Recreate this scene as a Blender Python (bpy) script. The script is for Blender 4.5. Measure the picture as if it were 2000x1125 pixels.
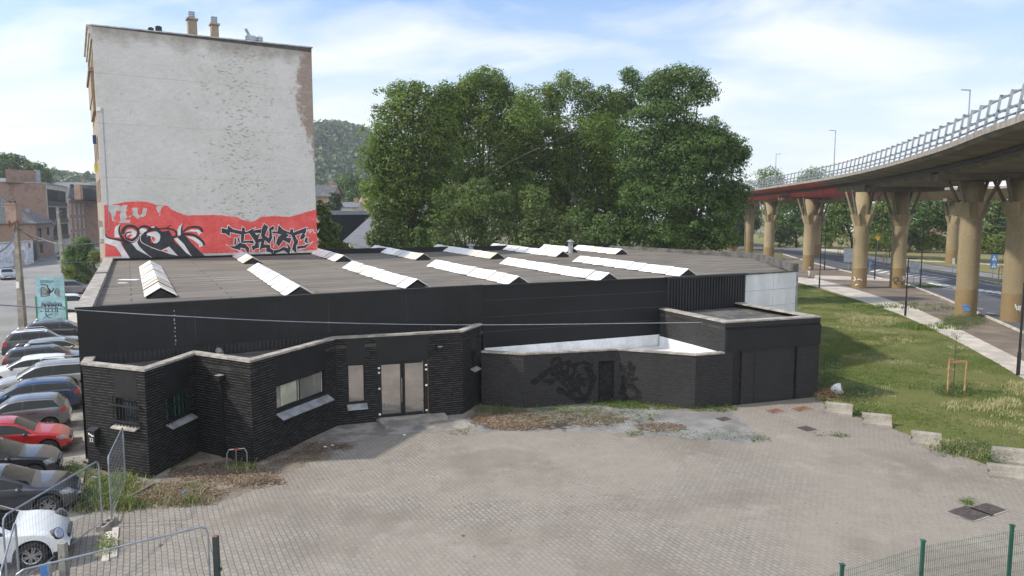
import bpy, math, random
import numpy as np
from mathutils import Vector, Matrix
S = bpy.context.scene
for o in list(bpy.data.objects): bpy.data.objects.remove(o)
R = math.radians
# ------------------------------------------------------------ camera, sky, sun, exposure
FPX, CY, CAMH = 1420.0, 562.5, 9.0
PITCH = math.atan(147/FPX)
cd = bpy.data.cameras.new('camera'); cam = bpy.data.objects.new('camera', cd)
S.collection.objects.link(cam); S.camera = cam
cam.location = (0, 0, CAMH); cam.rotation_euler = (R(90)-PITCH, 0, 0)
cd.sensor_width = 36; cd.lens = 36*FPX/2000; cd.clip_end = 6000; cd.clip_start = .1
S.view_settings.view_transform = 'Standard'; S.view_settings.look = 'None'
S.view_settings.exposure = 1.05; S.view_settings.gamma = 1
SUN = Vector((-1.1, -.16, 1.0)).normalized()          # towards the sun
el = math.asin(SUN.z); rot = math.atan2(SUN.x, SUN.y)
W = bpy.data.worlds.new('World'); S.world = W; W.use_nodes = True
nt = W.node_tree; nt.nodes.clear()
def N(nt, t, **k):
    n = nt.nodes.new(t)
    for a, b in k.items():
        if a == 'i':
            for p, v in b.items():
                if hasattr(v, 'is_output') or isinstance(v, bpy.types.NodeSocket): nt.links.new(v, n.inputs[p])
                else: n.inputs[p].default_value = v
        else: setattr(n, a, b)
    return n
def ramp(nt, fac, pts):
    r = N(nt, 'ShaderNodeValToRGB', i={'Fac': fac}); e = r.color_ramp.elements
    while len(e) < len(pts): e.new(.5)
    for k, (p, c) in enumerate(pts):
        e[k].position = p; e[k].color = (c, c, c, 1) if not hasattr(c, '__len__') else (*c, 1)
    return r.outputs[0]
def mixc(nt, f, a, b, mode='MIX'):
    m = N(nt, 'ShaderNodeMix', data_type='RGBA', blend_type=mode)
    for s, v in ((m.inputs[0], f), (m.inputs[6], a), (m.inputs[7], b)):
        if isinstance(v, bpy.types.NodeSocket): nt.links.new(v, s)
        else: s.default_value = v if not hasattr(v, '__len__') else ((*v, 1) if len(v) == 3 else v)
    return m.outputs[2]
def math_(nt, op, a, b=0, c=0, clamp=False):
    m = N(nt, 'ShaderNodeMath', operation=op, use_clamp=clamp)
    for k, v in enumerate((a, b, c)):
        if isinstance(v, bpy.types.NodeSocket): nt.links.new(v, m.inputs[k])
        elif k < len(m.inputs): m.inputs[k].default_value = v
    return m.outputs[0]
sky = N(nt, 'ShaderNodeTexSky', sky_type='NISHITA', sun_disc=False, sun_elevation=el, sun_rotation=rot,
        altitude=100, air_density=1.0, dust_density=1.6, ozone_density=1.6)
tc = N(nt, 'ShaderNodeTexCoord'); sx = N(nt, 'ShaderNodeSeparateXYZ', i={0: tc.outputs['Generated']})
zc = math_(nt, 'ADD', math_(nt, 'MAXIMUM', sx.outputs[2], 0), .22)
cu = N(nt, 'ShaderNodeCombineXYZ', i={0: math_(nt, 'DIVIDE', sx.outputs[0], zc), 1: math_(nt, 'DIVIDE', sx.outputs[1], zc), 2: 3.1})
mp = N(nt, 'ShaderNodeMapping', i={0: cu.outputs[0], 'Rotation': (0, 0, .5), 'Scale': (1, 1.5, 1), 'Location': (2.1, .4, 0)})
n1 = N(nt, 'ShaderNodeTexNoise', i={'Vector': mp.outputs[0], 'Scale': 1.5, 'Detail': 9, 'Roughness': .56, 'Distortion': .35})
cm = ramp(nt, n1.outputs[0], [(.46, 0), (.56, .4), (.70, .95)])
hz = ramp(nt, sx.outputs[2], [(0, 1), (.1, .7), (.3, 0)])
skyc = mixc(nt, hz, mixc(nt, 1.0, sky.outputs[0], (.72, .92, 1.12), 'MULTIPLY'), (4.9, 5.15, 5.3))
skyc = mixc(nt, math_(nt, 'MULTIPLY', cm, .8), skyc, (5.9, 5.85, 5.75))
# bright cloud added to the unseen sky behind the camera to light the facades
fill_cloud = ramp(nt, math_(nt, 'ADD', math_(nt, 'MULTIPLY', sx.outputs[1], -1), math_(nt, 'MULTIPLY', n1.outputs[0], .3)), [(.25, 0), (.6, .9)])
fill_cloud = math_(nt, 'MULTIPLY', fill_cloud, ramp(nt, sx.outputs[2], [(.0, .5), (.15, 1)]))
skyc = mixc(nt, fill_cloud, skyc, (8.6, 8.8, 9.0))
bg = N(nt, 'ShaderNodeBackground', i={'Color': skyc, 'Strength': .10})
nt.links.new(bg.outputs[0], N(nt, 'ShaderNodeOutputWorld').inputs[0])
sl = bpy.data.lights.new('sun', 'SUN'); sl.energy = 2.5; sl.angle = R(2.5); sl.color = (1, .92, .80)
so = bpy.data.objects.new('sun', sl); S.collection.objects.link(so)
so.rotation_euler = SUN.to_track_quat('Z', 'Y').to_euler(); so.location = (-60, 20, 60)
# ------------------------------------------------------------ helpers
rnd = random.Random(7)
ct, st = math.cos(PITCH), math.sin(PITCH)
def ray(px, py):
    u = (px-1000)/FPX; v = (CY-py)/FPX
    return Vector((u, ct+v*st, -st+v*ct))
def g(px, py, z=0.0):
    """Point of the place at height z that the photograph shows at this pixel."""
    d = ray(px, py); t = (z-CAMH)/d.z
    return Vector((d.x*t, d.y*t, z))
def pt(px, py, Y):
    d = ray(px, py); t = Y/d.y
    return Vector((d.x*t, Y, CAMH+d.z*t))
def gx(px, Y, z=0.0):
    """Point at distance Y and height z in the photograph's column px."""
    f = Y*ct-(z-CAMH)*st
    return Vector(((px-1000)/FPX*f, Y, z))
def tag(o, label=None, cat=None, group=None, kind=None):
    if label: o['label'] = label
    if cat: o['category'] = cat
    if group: o['group'] = group
    if kind: o['kind'] = kind
    return o
def thing(name, label, cat, loc=(0, 0, 0), rz=0, group=None):
    o = bpy.data.objects.new(name, None); S.collection.objects.link(o); o.empty_display_size = .3
    o.location = loc; o.rotation_euler = (0, 0, rz)
    return tag(o, label, cat, group)
def copy_tree(o, parent=None):
    c = o.copy(); S.collection.objects.link(c)
    if parent: c.parent = parent
    for ch in [x for x in bpy.data.objects if x.parent == o]: copy_tree(ch, c)
    return c
class MB:
    def __init__(s): s.v = []; s.f = []; s.m = []; s.c = []
    def face(s, pts, m=0, c=1.0):
        n = len(s.v); s.v += [tuple(p) for p in pts]; s.f.append(tuple(range(n, n+len(pts)))); s.m.append(m); s.c.append(c)
    def add(s, vs, fs, m=0, c=1.0):
        n = len(s.v); s.v += [tuple(p) for p in vs]
        for f in fs: s.f.append(tuple(n+i for i in f)); s.m.append(m); s.c.append(c)
    def hexa(s, b, t, m=0, c=1.0):
        k = len(b); fs = [tuple(reversed(range(k))), tuple(range(k, 2*k))]+[(i, (i+1) % k, k+(i+1) % k, k+i) for i in range(k)]
        s.add(list(b)+list(t), fs, m, c)
    def box(s, x0, y0, z0, x1, y1, z1, m=0, c=1.0):
        s.hexa([(x0, y0, z0), (x1, y0, z0), (x1, y1, z0), (x0, y1, z0)], [(x0, y0, z1), (x1, y0, z1), (x1, y1, z1), (x0, y1, z1)], m, c)
    def prism(s, poly, z0, z1, m=0, c=1.0):
        poly = [(p[0], p[1]) for p in poly]
        a = sum(poly[i][0]*poly[(i+1) % len(poly)][1]-poly[(i+1) % len(poly)][0]*poly[i][1] for i in range(len(poly)))
        if a < 0: poly = poly[::-1]
        s.hexa([(x, y, z0) for x, y in poly], [(x, y, z1) for x, y in poly], m, c)
    def beam(s, p, q, w, h, up=(0, 0, 1), m=0, c=1.0):
        p, q = Vector(p), Vector(q); d = (q-p).normalized(); u = Vector(up)
        sd = d.cross(u)
        if sd.length < 1e-4: sd = d.cross(Vector((1, 0, 0)))
        sd.normalize(); uu = sd.cross(d).normalized()
        a, b = sd*w/2, uu*h/2
        s.hexa([p-a-b, p+a-b, p+a+b, p-a+b], [q-a-b, q+a-b, q+a+b, q-a+b], m, c)
    def tube(s, p, q, r, n=8, r2=None, m=0, cap=True, c=1.0):
        p, q = Vector(p), Vector(q); r2 = r if r2 is None else r2
        d = (q-p).normalized(); a = d.orthogonal().normalized(); b = d.cross(a)
        vs = [p+(a*math.cos(2*math.pi*k/n)+b*math.sin(2*math.pi*k/n))*r for k in range(n)]+[q+(a*math.cos(2*math.pi*k/n)+b*math.sin(2*math.pi*k/n))*r2 for k in range(n)]
        fs = [(k, (k+1) % n, n+(k+1) % n, n+k) for k in range(n)]
        if cap: fs += [tuple(reversed(range(n))), tuple(range(n, 2*n))]
        s.add(vs, fs, m, c)
    def path(s, pts, r, n=6, m=0, c=1.0):
        pts = [Vector(p) for p in pts]; vs = []
        a = None
        for i, p in enumerate(pts):
            d = (pts[min(i+1, len(pts)-1)]-pts[max(i-1, 0)]).normalized()
            if a is None: a = d.orthogonal().normalized()
            a = (a-d*a.dot(d)).normalized(); b = d.cross(a)
            rr = r[i] if hasattr(r, '__len__') else r
            vs += [p+(a*math.cos(2*math.pi*k/n)+b*math.sin(2*math.pi*k/n))*rr for k in range(n)]
        fs = [(i*n+k, i*n+(k+1) % n, (i+1)*n+(k+1) % n, (i+1)*n+k) for i in range(len(pts)-1) for k in range(n)]
        fs += [tuple(reversed(range(n))), tuple(range(len(vs)-n, len(vs)))]
        s.add(vs, fs, m, c)
    def lathe(s, prof, cx=0, cy=0, n=20, m=0, c=1.0):
        vs = [(cx+r*math.cos(2*math.pi*k/n), cy+r*math.sin(2*math.pi*k/n), z) for r, z in prof for k in range(n)]
        fs = [(i*n+k, i*n+(k+1) % n, (i+1)*n+(k+1) % n, (i+1)*n+k) for i in range(len(prof)-1) for k in range(n)]
        s.add(vs, fs, m, c)
    def blob(s, cx, cy, cz, rx, ry, rz, n=10, k=6, jit=0, m=0, c=1.0):
        vs = []; 
        for i in range(k+1):
            th = math.pi*i/k
            for j in range(n):
                q = 1+rnd.uniform(-jit, jit); a = 2*math.pi*j/n
                vs.append((cx+rx*math.sin(th)*math.cos(a)*q, cy+ry*math.sin(th)*math.sin(a)*q, cz+rz*math.cos(th)*q))
        fs = [(i*n+j, (i+1)*n+j, (i+1)*n+(j+1) % n, i*n+(j+1) % n) for i in range(k) for j in range(n)]
        s.add(vs, fs, m, c)
    def build(s, name, mats, parent=None, smooth=False, world=False, merge=False):
        """world=True: the vertices are world positions and the parent stands unrotated at its own place"""
        me = bpy.data.meshes.new(name)
        v = s.v
        if world and parent is not None:
            o = Vector((0, 0, 0)); p = parent
            while p is not None: o += Vector(p.location); p = p.parent
            v = [(a-o.x, b-o.y, c-o.z) for a, b, c in v]
        me.from_pydata(v, [], s.f)
        if not isinstance(mats, (list, tuple)): mats = [mats]
        for m in mats: me.materials.append(m)
        if len(mats) > 1: me.polygons.foreach_set('material_index', s.m)
        if smooth: me.polygons.foreach_set('use_smooth', [True]*len(s.f))
        uv = me.uv_layers.new(name='uv'); W_ = s.v
        dat = np.zeros((len(me.loops), 2)); k = 0; col = np.ones((len(me.loops), 4))
        for fi, f in enumerate(s.f):
            p = [W_[i] for i in f]
            nx = ny = nz = 0
            for i in range(len(p)):
                a, b = p[i], p[(i+1) % len(p)]
                nx += (a[1]-b[1])*(a[2]+b[2]); ny += (a[2]-b[2])*(a[0]+b[0]); nz += (a[0]-b[0])*(a[1]+b[1])
            l = math.sqrt(nx*nx+ny*ny+nz*nz) or 1; h = math.hypot(nx, ny)
            for q in p:
                if abs(nz)/l > .75: dat[k] = (q[0], q[1])
                else: dat[k] = ((-ny*q[0]+nx*q[1])/(h or 1), q[2]*(l/(h or 1)) if abs(nz)/l > .2 else q[2])
                cc = s.c[fi]; col[k, :3] = cc; k += 1
        uv.data.foreach_set('uv', dat.ravel())
        if any(c is not 1.0 and c != 1.0 for c in s.c if not hasattr(c, '__len__')) or any(hasattr(c, '__len__') for c in s.c):
            ca = me.color_attributes.new('tone', 'FLOAT_COLOR', 'CORNER'); ca.data.foreach_set('color', col.ravel())
        me.update(); me.validate()
        o = bpy.data.objects.new(name, me); S.collection.objects.link(o)
        if parent is not None: o.parent = parent
        return o
def catmull(P, n=8):
    P = [Vector(p) for p in P]; out = []
    for i in range(len(P)-1):
        a, b, c, d = P[max(i-1, 0)], P[i], P[i+1], P[min(i+2, len(P)-1)]
        for k in range(n):
            t = k/n
            out.append(.5*((2*b)+(c-a)*t+(2*a-5*b+4*c-d)*t*t+(3*b-a-3*c+d)*t**3))
    return out+[P[-1]]
# ------------------------------------------------------------ materials
def newmat(name):
    m = bpy.data.materials.new(name); m.use_nodes = True; t = m.node_tree; t.nodes.clear()
    b = N(t, 'ShaderNodeBsdfPrincipled'); o = N(t, 'ShaderNodeOutputMaterial'); t.links.new(b.outputs[0], o.inputs[0])
    return m, t, b
def noise(t, vec, sc, det=4, ro=.55, dist=0):
    return N(t, 'ShaderNodeTexNoise', i={'Vector': vec, 'Scale': sc, 'Detail': det, 'Roughness': ro, 'Distortion': dist}).outputs[0]
def mul(c, k): return tuple(min(1, x*k) for x in c)
def mk(name, col, rough=.8, metal=0, var=.18, vs=1.2, fine=.12, fs=25, bump=0, bs=30, col2=None, lo=.42, hi=.6, spec=.5, tone=False, coat=0, stretch=(1, 1, 1)):
    m, t, b = newmat(name); tc = N(t, 'ShaderNodeTexCoord').outputs['Object']
    if stretch != (1, 1, 1): tc = N(t, 'ShaderNodeMapping', i={0: tc, 'Scale': stretch}).outputs[0]
    c = mixc(t, ramp(t, noise(t, tc, vs, 6), [(lo, 0), (hi, 1)]), mul(col, 1-var), col2 or mul(col, 1+var))
    c = mixc(t, ramp(t, noise(t, tc, fs, 3), [(.3, 0), (.7, 1)]), mixc(t, 1.0, c, (1-fine,)*3, 'MULTIPLY'), mixc(t, 1.0, c, (1+fine*.6,)*3, 'MULTIPLY'))
    if tone: c = mixc(t, 1.0, c, N(t, 'ShaderNodeVertexColor', layer_name='tone').outputs[0], 'MULTIPLY')
    t.links.new(c, b.inputs['Base Color'])
    b.inputs['Roughness'].default_value = rough; b.inputs['Metallic'].default_value = metal
    b.inputs['Specular IOR Level'].default_value = spec; b.inputs['Coat Weight'].default_value = coat; b.inputs['Coat Roughness'].default_value = .04
    if bump:
        bp = N(t, 'ShaderNodeBump', i={'Height': noise(t, tc, bs, 5), 'Strength': bump, 'Distance': .02}); t.links.new(bp.outputs[0], b.inputs['Normal'])
    return m
def brick(name, c1, c2, mortar, bw=.22, bh=.075, ms=.012, bump=.5, rough=.85, off=.5, dirt=None, dscale=.6, dlo=.5, dhi=.62, dist=.01, edge=None, rotz=0, warp=0, spec=.5):
    m, t, b = newmat(name); uv = N(t, 'ShaderNodeTexCoord').outputs['UV']
    v = N(t, 'ShaderNodeMapping', i={0: uv, 'Rotation': (0, 0, rotz)}).outputs[0]
    if warp:
        w = N(t, 'ShaderNodeTexNoise', i={'Vector': uv, 'Scale': .5}).outputs[1]
        v = N(t, 'ShaderNodeVectorMath', operation='MULTIPLY_ADD', i={0: w, 1: (warp, warp, 0), 2: v}).outputs[0]
    br = N(t, 'ShaderNodeTexBrick', offset=off, i={'Vector': v, 'Color1': (*c1, 1), 'Color2': (*c2, 1), 'Mortar': (*mortar, 1), 'Scale': 1, 'Mortar Size': ms, 'Mortar Smooth': .25, 'Bias': 0, 'Brick Width': bw, 'Row Height': bh})
    c = br.outputs[0]
    big = noise(t, uv, dscale, 7, .6)
    if dirt: c = mixc(t, ramp(t, big, [(dlo, 0), (dhi, .85)]), c, dirt)
    c = mixc(t, ramp(t, noise(t, uv, 9, 5), [(.3, 0), (.7, 1)]), mixc(t, 1.0, c, (.84,)*3, 'MULTIPLY'), mixc(t, 1.0, c, (1.1,)*3, 'MULTIPLY'))
    if edge:   # dust lying on the upper arris of each raked course
        sep = N(t, 'ShaderNodeSeparateXYZ', i={0: uv}).outputs[1]
        fr = math_(t, 'FRACT', math_(t, 'DIVIDE', sep, bh))
        band = ramp(t, fr, [(.0, 1), (.16, .6), (.3, 0), (.97, 0)])
        st_ = N(t, 'ShaderNodeMapping', i={0: uv, 'Scale': (2.2, 12, 1)}).outputs[0]
        e = math_(t, 'MULTIPLY', band, ramp(t, noise(t, st_, 1.6, 5, .7), [(.4, .08), (.68, .9)]))
        c = mixc(t, e, c, edge)
    t.links.new(c, b.inputs['Base Color']); b.inputs['Roughness'].default_value = rough
    b.inputs['Specular IOR Level'].default_value = spec
    hgt = math_(t, 'ADD', math_(t, 'MULTIPLY', br.outputs[1], -1), math_(t, 'MULTIPLY', noise(t, uv, 30, 4), .35))
    bp = N(t, 'ShaderNodeBump', i={'Height': hgt, 'Strength': bump, 'Distance': dist}); t.links.new(bp.outputs[0], b.inputs['Normal'])
    return m
def glassy(name, tint=(.02, .025, .03), rough=.03, spec=1.0, metal=0, bump=0):
    m, t, b = newmat(name); tc = N(t, 'ShaderNodeTexCoord').outputs['Object']
    c = mixc(t, noise(t, tc, .9, 3), mul(tint, .6), mul(tint, 1.5))
    t.links.new(c, b.inputs['Base Color']); b.inputs['Roughness'].default_value = rough; b.inputs['Specular IOR Level'].default_value = spec; b.inputs['Metallic'].default_value = metal
    if bump:
        bp = N(t, 'ShaderNodeBump', i={'Height': noise(t, tc, 1.2, 2), 'Strength': bump, 'Distance': .02}); t.links.new(bp.outputs[0], b.inputs['Normal'])
    return m
def leafmat(name, a, b_, trans=.45):
    m = bpy.data.materials.new(name); m.use_nodes = True; t = m.node_tree; t.nodes.clear()
    tc = N(t, 'ShaderNodeTexCoord').outputs['Object']
    c = mixc(t, ramp(t, noise(t, tc, .35, 4), [(.35, 0), (.68, 1)]), a, b_)
    c = mixc(t, 1.0, c, N(t, 'ShaderNodeVertexColor', layer_name='tone').outputs[0], 'MULTIPLY')
    d = N(t, 'ShaderNodeBsdfPrincipled', i={'Base Color': c, 'Roughness': .55, 'Specular IOR Level': .35})
    tr = N(t, 'ShaderNodeBsdfTranslucent', i={'Color': mixc(t, 1.0, c, (1.3, 1.5, .7), 'MULTIPLY')})
    mx = N(t, 'ShaderNodeMixShader', i={0: trans, 1: d.outputs[0], 2: tr.outputs[0]})
    t.links.new(mx.outputs[0], N(t, 'ShaderNodeOutputMaterial').inputs[0])
    return m
M = {}
M['black_brick'] = brick('black_brick', (.0062, .0062, .0068), (.0105, .0105, .0115), (.004, .004, .0045), .29, .098, .014, .9, .62, edge=(.24, .23, .215), dist=.03, spec=.18, dirt=(.016, .016, .0175), dscale=.7, dlo=.5, dhi=.8)
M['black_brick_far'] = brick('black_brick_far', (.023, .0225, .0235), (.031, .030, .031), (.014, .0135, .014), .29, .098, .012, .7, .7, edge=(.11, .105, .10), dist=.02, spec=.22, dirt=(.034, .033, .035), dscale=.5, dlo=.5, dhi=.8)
M['black_panel'] = mk('black_panel', (.0065, .0067, .008), .6, 0, .18, .8, .1, 12, .1, 8, spec=.3)
M['black_smooth'] = mk('black_smooth', (.0095, .0095, .0102), .6, 0, .2, 1.5, .1, 20, spec=.35)
M['black_cladding'] = mk('black_cladding', (.0065, .007, .009), .5, 0, .3, .6, .2, 6, .12, 3, stretch=(1, 1, .18), spec=.35)
M['grey_cladding'] = mk('grey_cladding', (.014, .014, .0165), .5, 0, .3, .35, .15, 6, .1, 3)
M['coping'] = mk('coping', (.30, .275, .245), .9, 0, .25, 2.5, .3, 18, .4, 25)
M['coping_dark'] = mk('coping_dark', (.09, .087, .082), .9, 0, .35, 1.5, .3, 18, .4, 25)
M['white_paint'] = mk('white_paint', (.62, .64, .67), .6, 0, .1, .7, .06, 9, .1, 6, stretch=(1, 1, .3))
M['white_flash'] = mk('white_flash', (.72, .73, .75), .5, 0, .12, .9, .1, 9)
M['metal_sill'] = mk('metal_sill', (.32, .33, .35), .45, .4, .2, 3, .15, 20)
M['steel'] = mk('steel', (.42, .43, .45), .35, .8, .1, 3, .1, 30)
M['galv'] = mk('galv', (.30, .33, .37), .42, .6, .12, 3, .12, 30)
M['dark_metal'] = mk('dark_metal', (.018, .019, .022), .45, .3, .15, 3)
M['rail_grey'] = mk('rail_grey', (.27, .29, .32), .5, .3, .12, 2)
M['rubber'] = mk('rubber', (.014, .014, .015), .8)
M['concrete'] = mk('concrete', (.25, .228, .195), .92, 0, .2, 2.0, .22, 22, .5, 30)
M['concrete_pale'] = mk('concrete_pale', (.46, .42, .37), .92, 0, .16, .6, .16, 12, .3, 30)
M['old_concrete'] = mk('old_concrete', (.22, .205, .185), .92, 0, .3, 1.2, .22, 22, .5, 30)
M['tan_concrete'] = mk('tan_concrete', (.25, .198, .115), .85, 0, .13, .5, .1, 8, .2, 12, stretch=(1, 1, .5))
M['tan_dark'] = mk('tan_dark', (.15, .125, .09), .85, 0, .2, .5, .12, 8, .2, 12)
M['red_paint'] = mk('red_paint', (.40, .04, .04), .6, 0, .2, .6)
M['wood'] = mk('wood', (.33, .2, .1), .8, 0, .2, 4, .2, 30)
M['bark'] = mk('bark', (.075, .06, .045), .9, 0, .3, 3, .3, 20, .6, 20)
M['rust'] = mk('rust', (.17, .075, .045), .85, 0, .3, 4, .2, 30)
M['iron'] = mk('iron', (.075, .06, .055), .75, .2, .25, 6, .25, 40)
M['plastic_white'] = mk('plastic_white', (.7, .71, .72), .4)
M['green_paint'] = mk('green_paint', (.012, .075, .052), .45)
M['green_bright'] = mk('green_bright', (.03, .2, .1), .5)
M['skylight'] = mk('skylight', (.84, .84, .83), .35, 0, .07, 3, .05, 20, tone=True)
M['glass_dark'] = glassy('glass_dark'); M['glass_mirror'] = glassy('glass_mirror', (.46, .43, .415), .035, .8, .85, .05)
M['glass_window'] = glassy('glass_window', (.35, .34, .32), .02, 1, .6, .05)
M['roof_tile'] = brick('roof_tile', (.085, .088, .095), (.13, .132, .14), (.03, .03, .034), .5, .45, .07, .8, .7, dist=.05, dirt=(.15, .15, .15), dlo=.55)
M['roof_slate'] = brick('roof_slate', (.12, .125, .14), (.16, .165, .18), (.09, .09, .1), .4, .3, .02, .4, .7)
M['roof_red'] = brick('roof_red', (.30, .17, .12), (.38, .22, .16), (.2, .12, .09), .3, .33, .03, .5, .8)
M['brick_red'] = brick('brick_red', (.26, .135, .09), (.36, .2, .145), (.3, .25, .2), dirt=(.22, .14, .105))
M['brick_dark'] = brick('brick_dark', (.24, .13, .09), (.32, .19, .14), (.28, .23, .19), dirt=(.19, .12, .09))
M['brick_tan'] = brick('brick_tan', (.25, .185, .125), (.32, .24, .165), (.28, .24, .2), dirt=(.22, .165, .115))
M['stone_light'] = mk('stone_light', (.45, .42, .37), .85)
M['white_frame'] = mk('white_frame', (.68, .68, .67), .5, 0, .06)
M['asphalt'] = mk('asphalt', (.195, .19, .182), .9, 0, .14, .16, .14, 14, .3, 40)
M['asphalt_new'] = mk('asphalt_new', (.075, .08, .092), .85, 0, .12, .3, .1, 14, .2, 40)
M['marking'] = mk('marking', (.7, .7, .68), .8)
M['gravel'] = mk('gravel', (.20, .195, .19), .95, 0, .2, .9, .45, 30, .8, 40)
M['dirt'] = mk('dirt', (.17, .137, .108), .97, 0, .25, .35, .3, 9, .8, 14, lo=.4, hi=.65)
M['dirt_dark'] = mk('dirt_dark', (.17, .14, .11), .97, 0, .3, .8, .3, 9, .6, 14)
def plant_ground(name, a, b_, c_, s1=.25, s2=3.0):
    m, t, b = newmat(name); tc = N(t, 'ShaderNodeTexCoord').outputs['Object']
    c = mixc(t, ramp(t, noise(t, tc, s1, 6, .65), [(.38, 0), (.56, 1)]), a, b_)
    c = mixc(t, ramp(t, noise(t, tc, s2, 6, .75), [(.5, 0), (.66, .8)]), c, c_)
    c = mixc(t, ramp(t, noise(t, tc, 16, 4), [(.3, 0), (.7, 1)]), mixc(t, 1.0, c, (.72,)*3, 'MULTIPLY'), mixc(t, 1.0, c, (1.2,)*3, 'MULTIPLY'))
    t.links.new(c, b.inputs['Base Color']); b.inputs['Roughness'].default_value = .95; b.inputs['Specular IOR Level'].default_value = .1
    bp = N(t, 'ShaderNodeBump', i={'Height': noise(t, tc, 8, 7, .7), 'Strength': 1, 'Distance': .12}); t.links.new(bp.outputs[0], b.inputs['Normal'])
    return m
M['lawn'] = plant_ground('lawn', (.115, .145, .04), (.165, .175, .058), (.16, .125, .08))
M['dry_grass'] = plant_ground('dry_grass', (.24, .205, .11), (.20, .185, .085), (.15, .165, .06))
M['far_land'] = plant_ground('far_land', (.1, .12, .05), (.16, .15, .09), (.2, .18, .14), .02, .3)
def pavers():
    m, t, b = newmat('pavers'); uv = N(t, 'ShaderNodeTexCoord').outputs['UV']
    v = N(t, 'ShaderNodeMapping', i={0: uv, 'Rotation': (0, 0, R(62.2))}).outputs[0]
    w = N(t, 'ShaderNodeTexNoise', i={'Vector': uv, 'Scale': .45, 'Detail': 3}).outputs[1]
    v = N(t, 'ShaderNodeVectorMath', operation='MULTIPLY_ADD', i={0: w, 1: (.12, .12, 0), 2: v}).outputs[0]
    br = N(t, 'ShaderNodeTexBrick', offset=.5, i={'Vector': v, 'Color1': (.205, .185, .16, 1), 'Color2': (.265, .24, .21, 1), 'Mortar': (.075, .067, .057, 1), 'Scale': 1, 'Mortar Size': .011, 'Mortar Smooth': .3, 'Brick Width': .23, 'Row Height': .15})
    # fade the joints where sand has filled them
    film = ramp(t, noise(t, uv, .11, 5, .6, .4), [(.36, .1), (.54, .97)])
    film2 = ramp(t, noise(t, uv, .9, 6, .7), [(.3, .45), (.6, 1)])
    ce = N(t, 'ShaderNodeVectorMath', operation='DISTANCE', i={0: uv, 1: (5, 23, 0)}).outputs['Value']   # the middle of the yard is silted up
    film = math_(t, 'MULTIPLY', film, ramp(t, math_(t, 'DIVIDE', ce, 30), [(.25, 1), (.55, .3)]))
    c = mixc(t, math_(t, 'MULTIPLY', film, film2), br.outputs[0], mixc(t, noise(t, uv, 1.7, 6, .7), (.195, .174, .148), (.285, .257, .222)))
    c = mixc(t, ramp(t, noise(t, uv, .22, 7, .62), [(.36, .7), (.5, 0)]), c, (.165, .143, .12))
    c = mixc(t, ramp(t, noise(t, uv, .5, 8, .7), [(.56, 0), (.74, .6)]), c, (.33, .305, .275))
    c = mixc(t, ramp(t, noise(t, uv, 18, 5, .7), [(.3, 0), (.7, 1)]), mixc(t, 1.0, c, (.82,)*3, 'MULTIPLY'), mixc(t, 1.0, c, (1.14,)*3, 'MULTIPLY'))
    sp = N(t, 'ShaderNodeTexVoronoi', i={'Vector': uv, 'Scale': 2.3}).outputs[0]
    c = mixc(t, ramp(t, sp, [(.035, .8), (.05, 0)]), c, (.08, .06, .045))
    t.links.new(c, b.inputs['Base Color']); b.inputs['Roughness'].default_value = .92; b.inputs['Specular IOR Level'].default_value = .25
    hgt = math_(t, 'ADD', math_(t, 'MULTIPLY', math_(t, 'MULTIPLY', br.outputs[1], -1), math_(t, 'SUBTRACT', 1, math_(t, 'MULTIPLY', film, .85))), math_(t, 'MULTIPLY', noise(t, uv, 12, 6, .7), .5))
    bp = N(t, 'ShaderNodeBump', i={'Height': hgt, 'Strength': .6, 'Distance': .015}); t.links.new(bp.outputs[0], b.inputs['Normal'])
    return m
M['pavers'] = pavers()
def roof_felt():
    m, t, b = newmat('roof_felt'); uv = N(t, 'ShaderNodeTexCoord').outputs['UV']
    v = N(t, 'ShaderNodeMapping', i={0: uv, 'Rotation': (0, 0, R(-27.8))}).outputs[0]
    br = N(t, 'ShaderNodeTexBrick', offset=.5, i={'Vector': v, 'Color1': (.125, .108, .088, 1), 'Color2': (.175, .154, .127, 1), 'Mortar': (.05, .045, .04, 1), 'Scale': 1, 'Mortar Size': .05, 'Mortar Smooth': .6, 'Brick Width': 7.5, 'Row Height': 1.0})
    c = br.outputs[0]
    sv = N(t, 'ShaderNodeMapping', i={0: v, 'Scale': (.25, 2.2, 1)}).outputs[0]
    c = mixc(t, ramp(t, noise(t, sv, 1.1, 7, .65), [(.36, .9), (.56, 0)]), c, (.062, .054, .047))
    c = mixc(t, ramp(t, noise(t, sv, .5, 7, .65), [(.52, 0), (.7, .7)]), c, (.27, .24, .20))
    c = mixc(t, ramp(t, noise(t, uv, 14, 4), [(.3, 0), (.7, 1)]), mixc(t, 1.0, c, (.85,)*3, 'MULTIPLY'), mixc(t, 1.0, c, (1.15,)*3, 'MULTIPLY'))
    t.links.new(c, b.inputs['Base Color']); b.inputs['Roughness'].default_value = .85
    bp = N(t, 'ShaderNodeBump', i={'Height': math_(t, 'ADD', br.outputs[1], noise(t, uv, 3, 5)), 'Strength': .35, 'Distance': .03}); t.links.new(bp.outputs[0], b.inputs['Normal'])
    return m
M['roof_felt'] = roof_felt()
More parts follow.
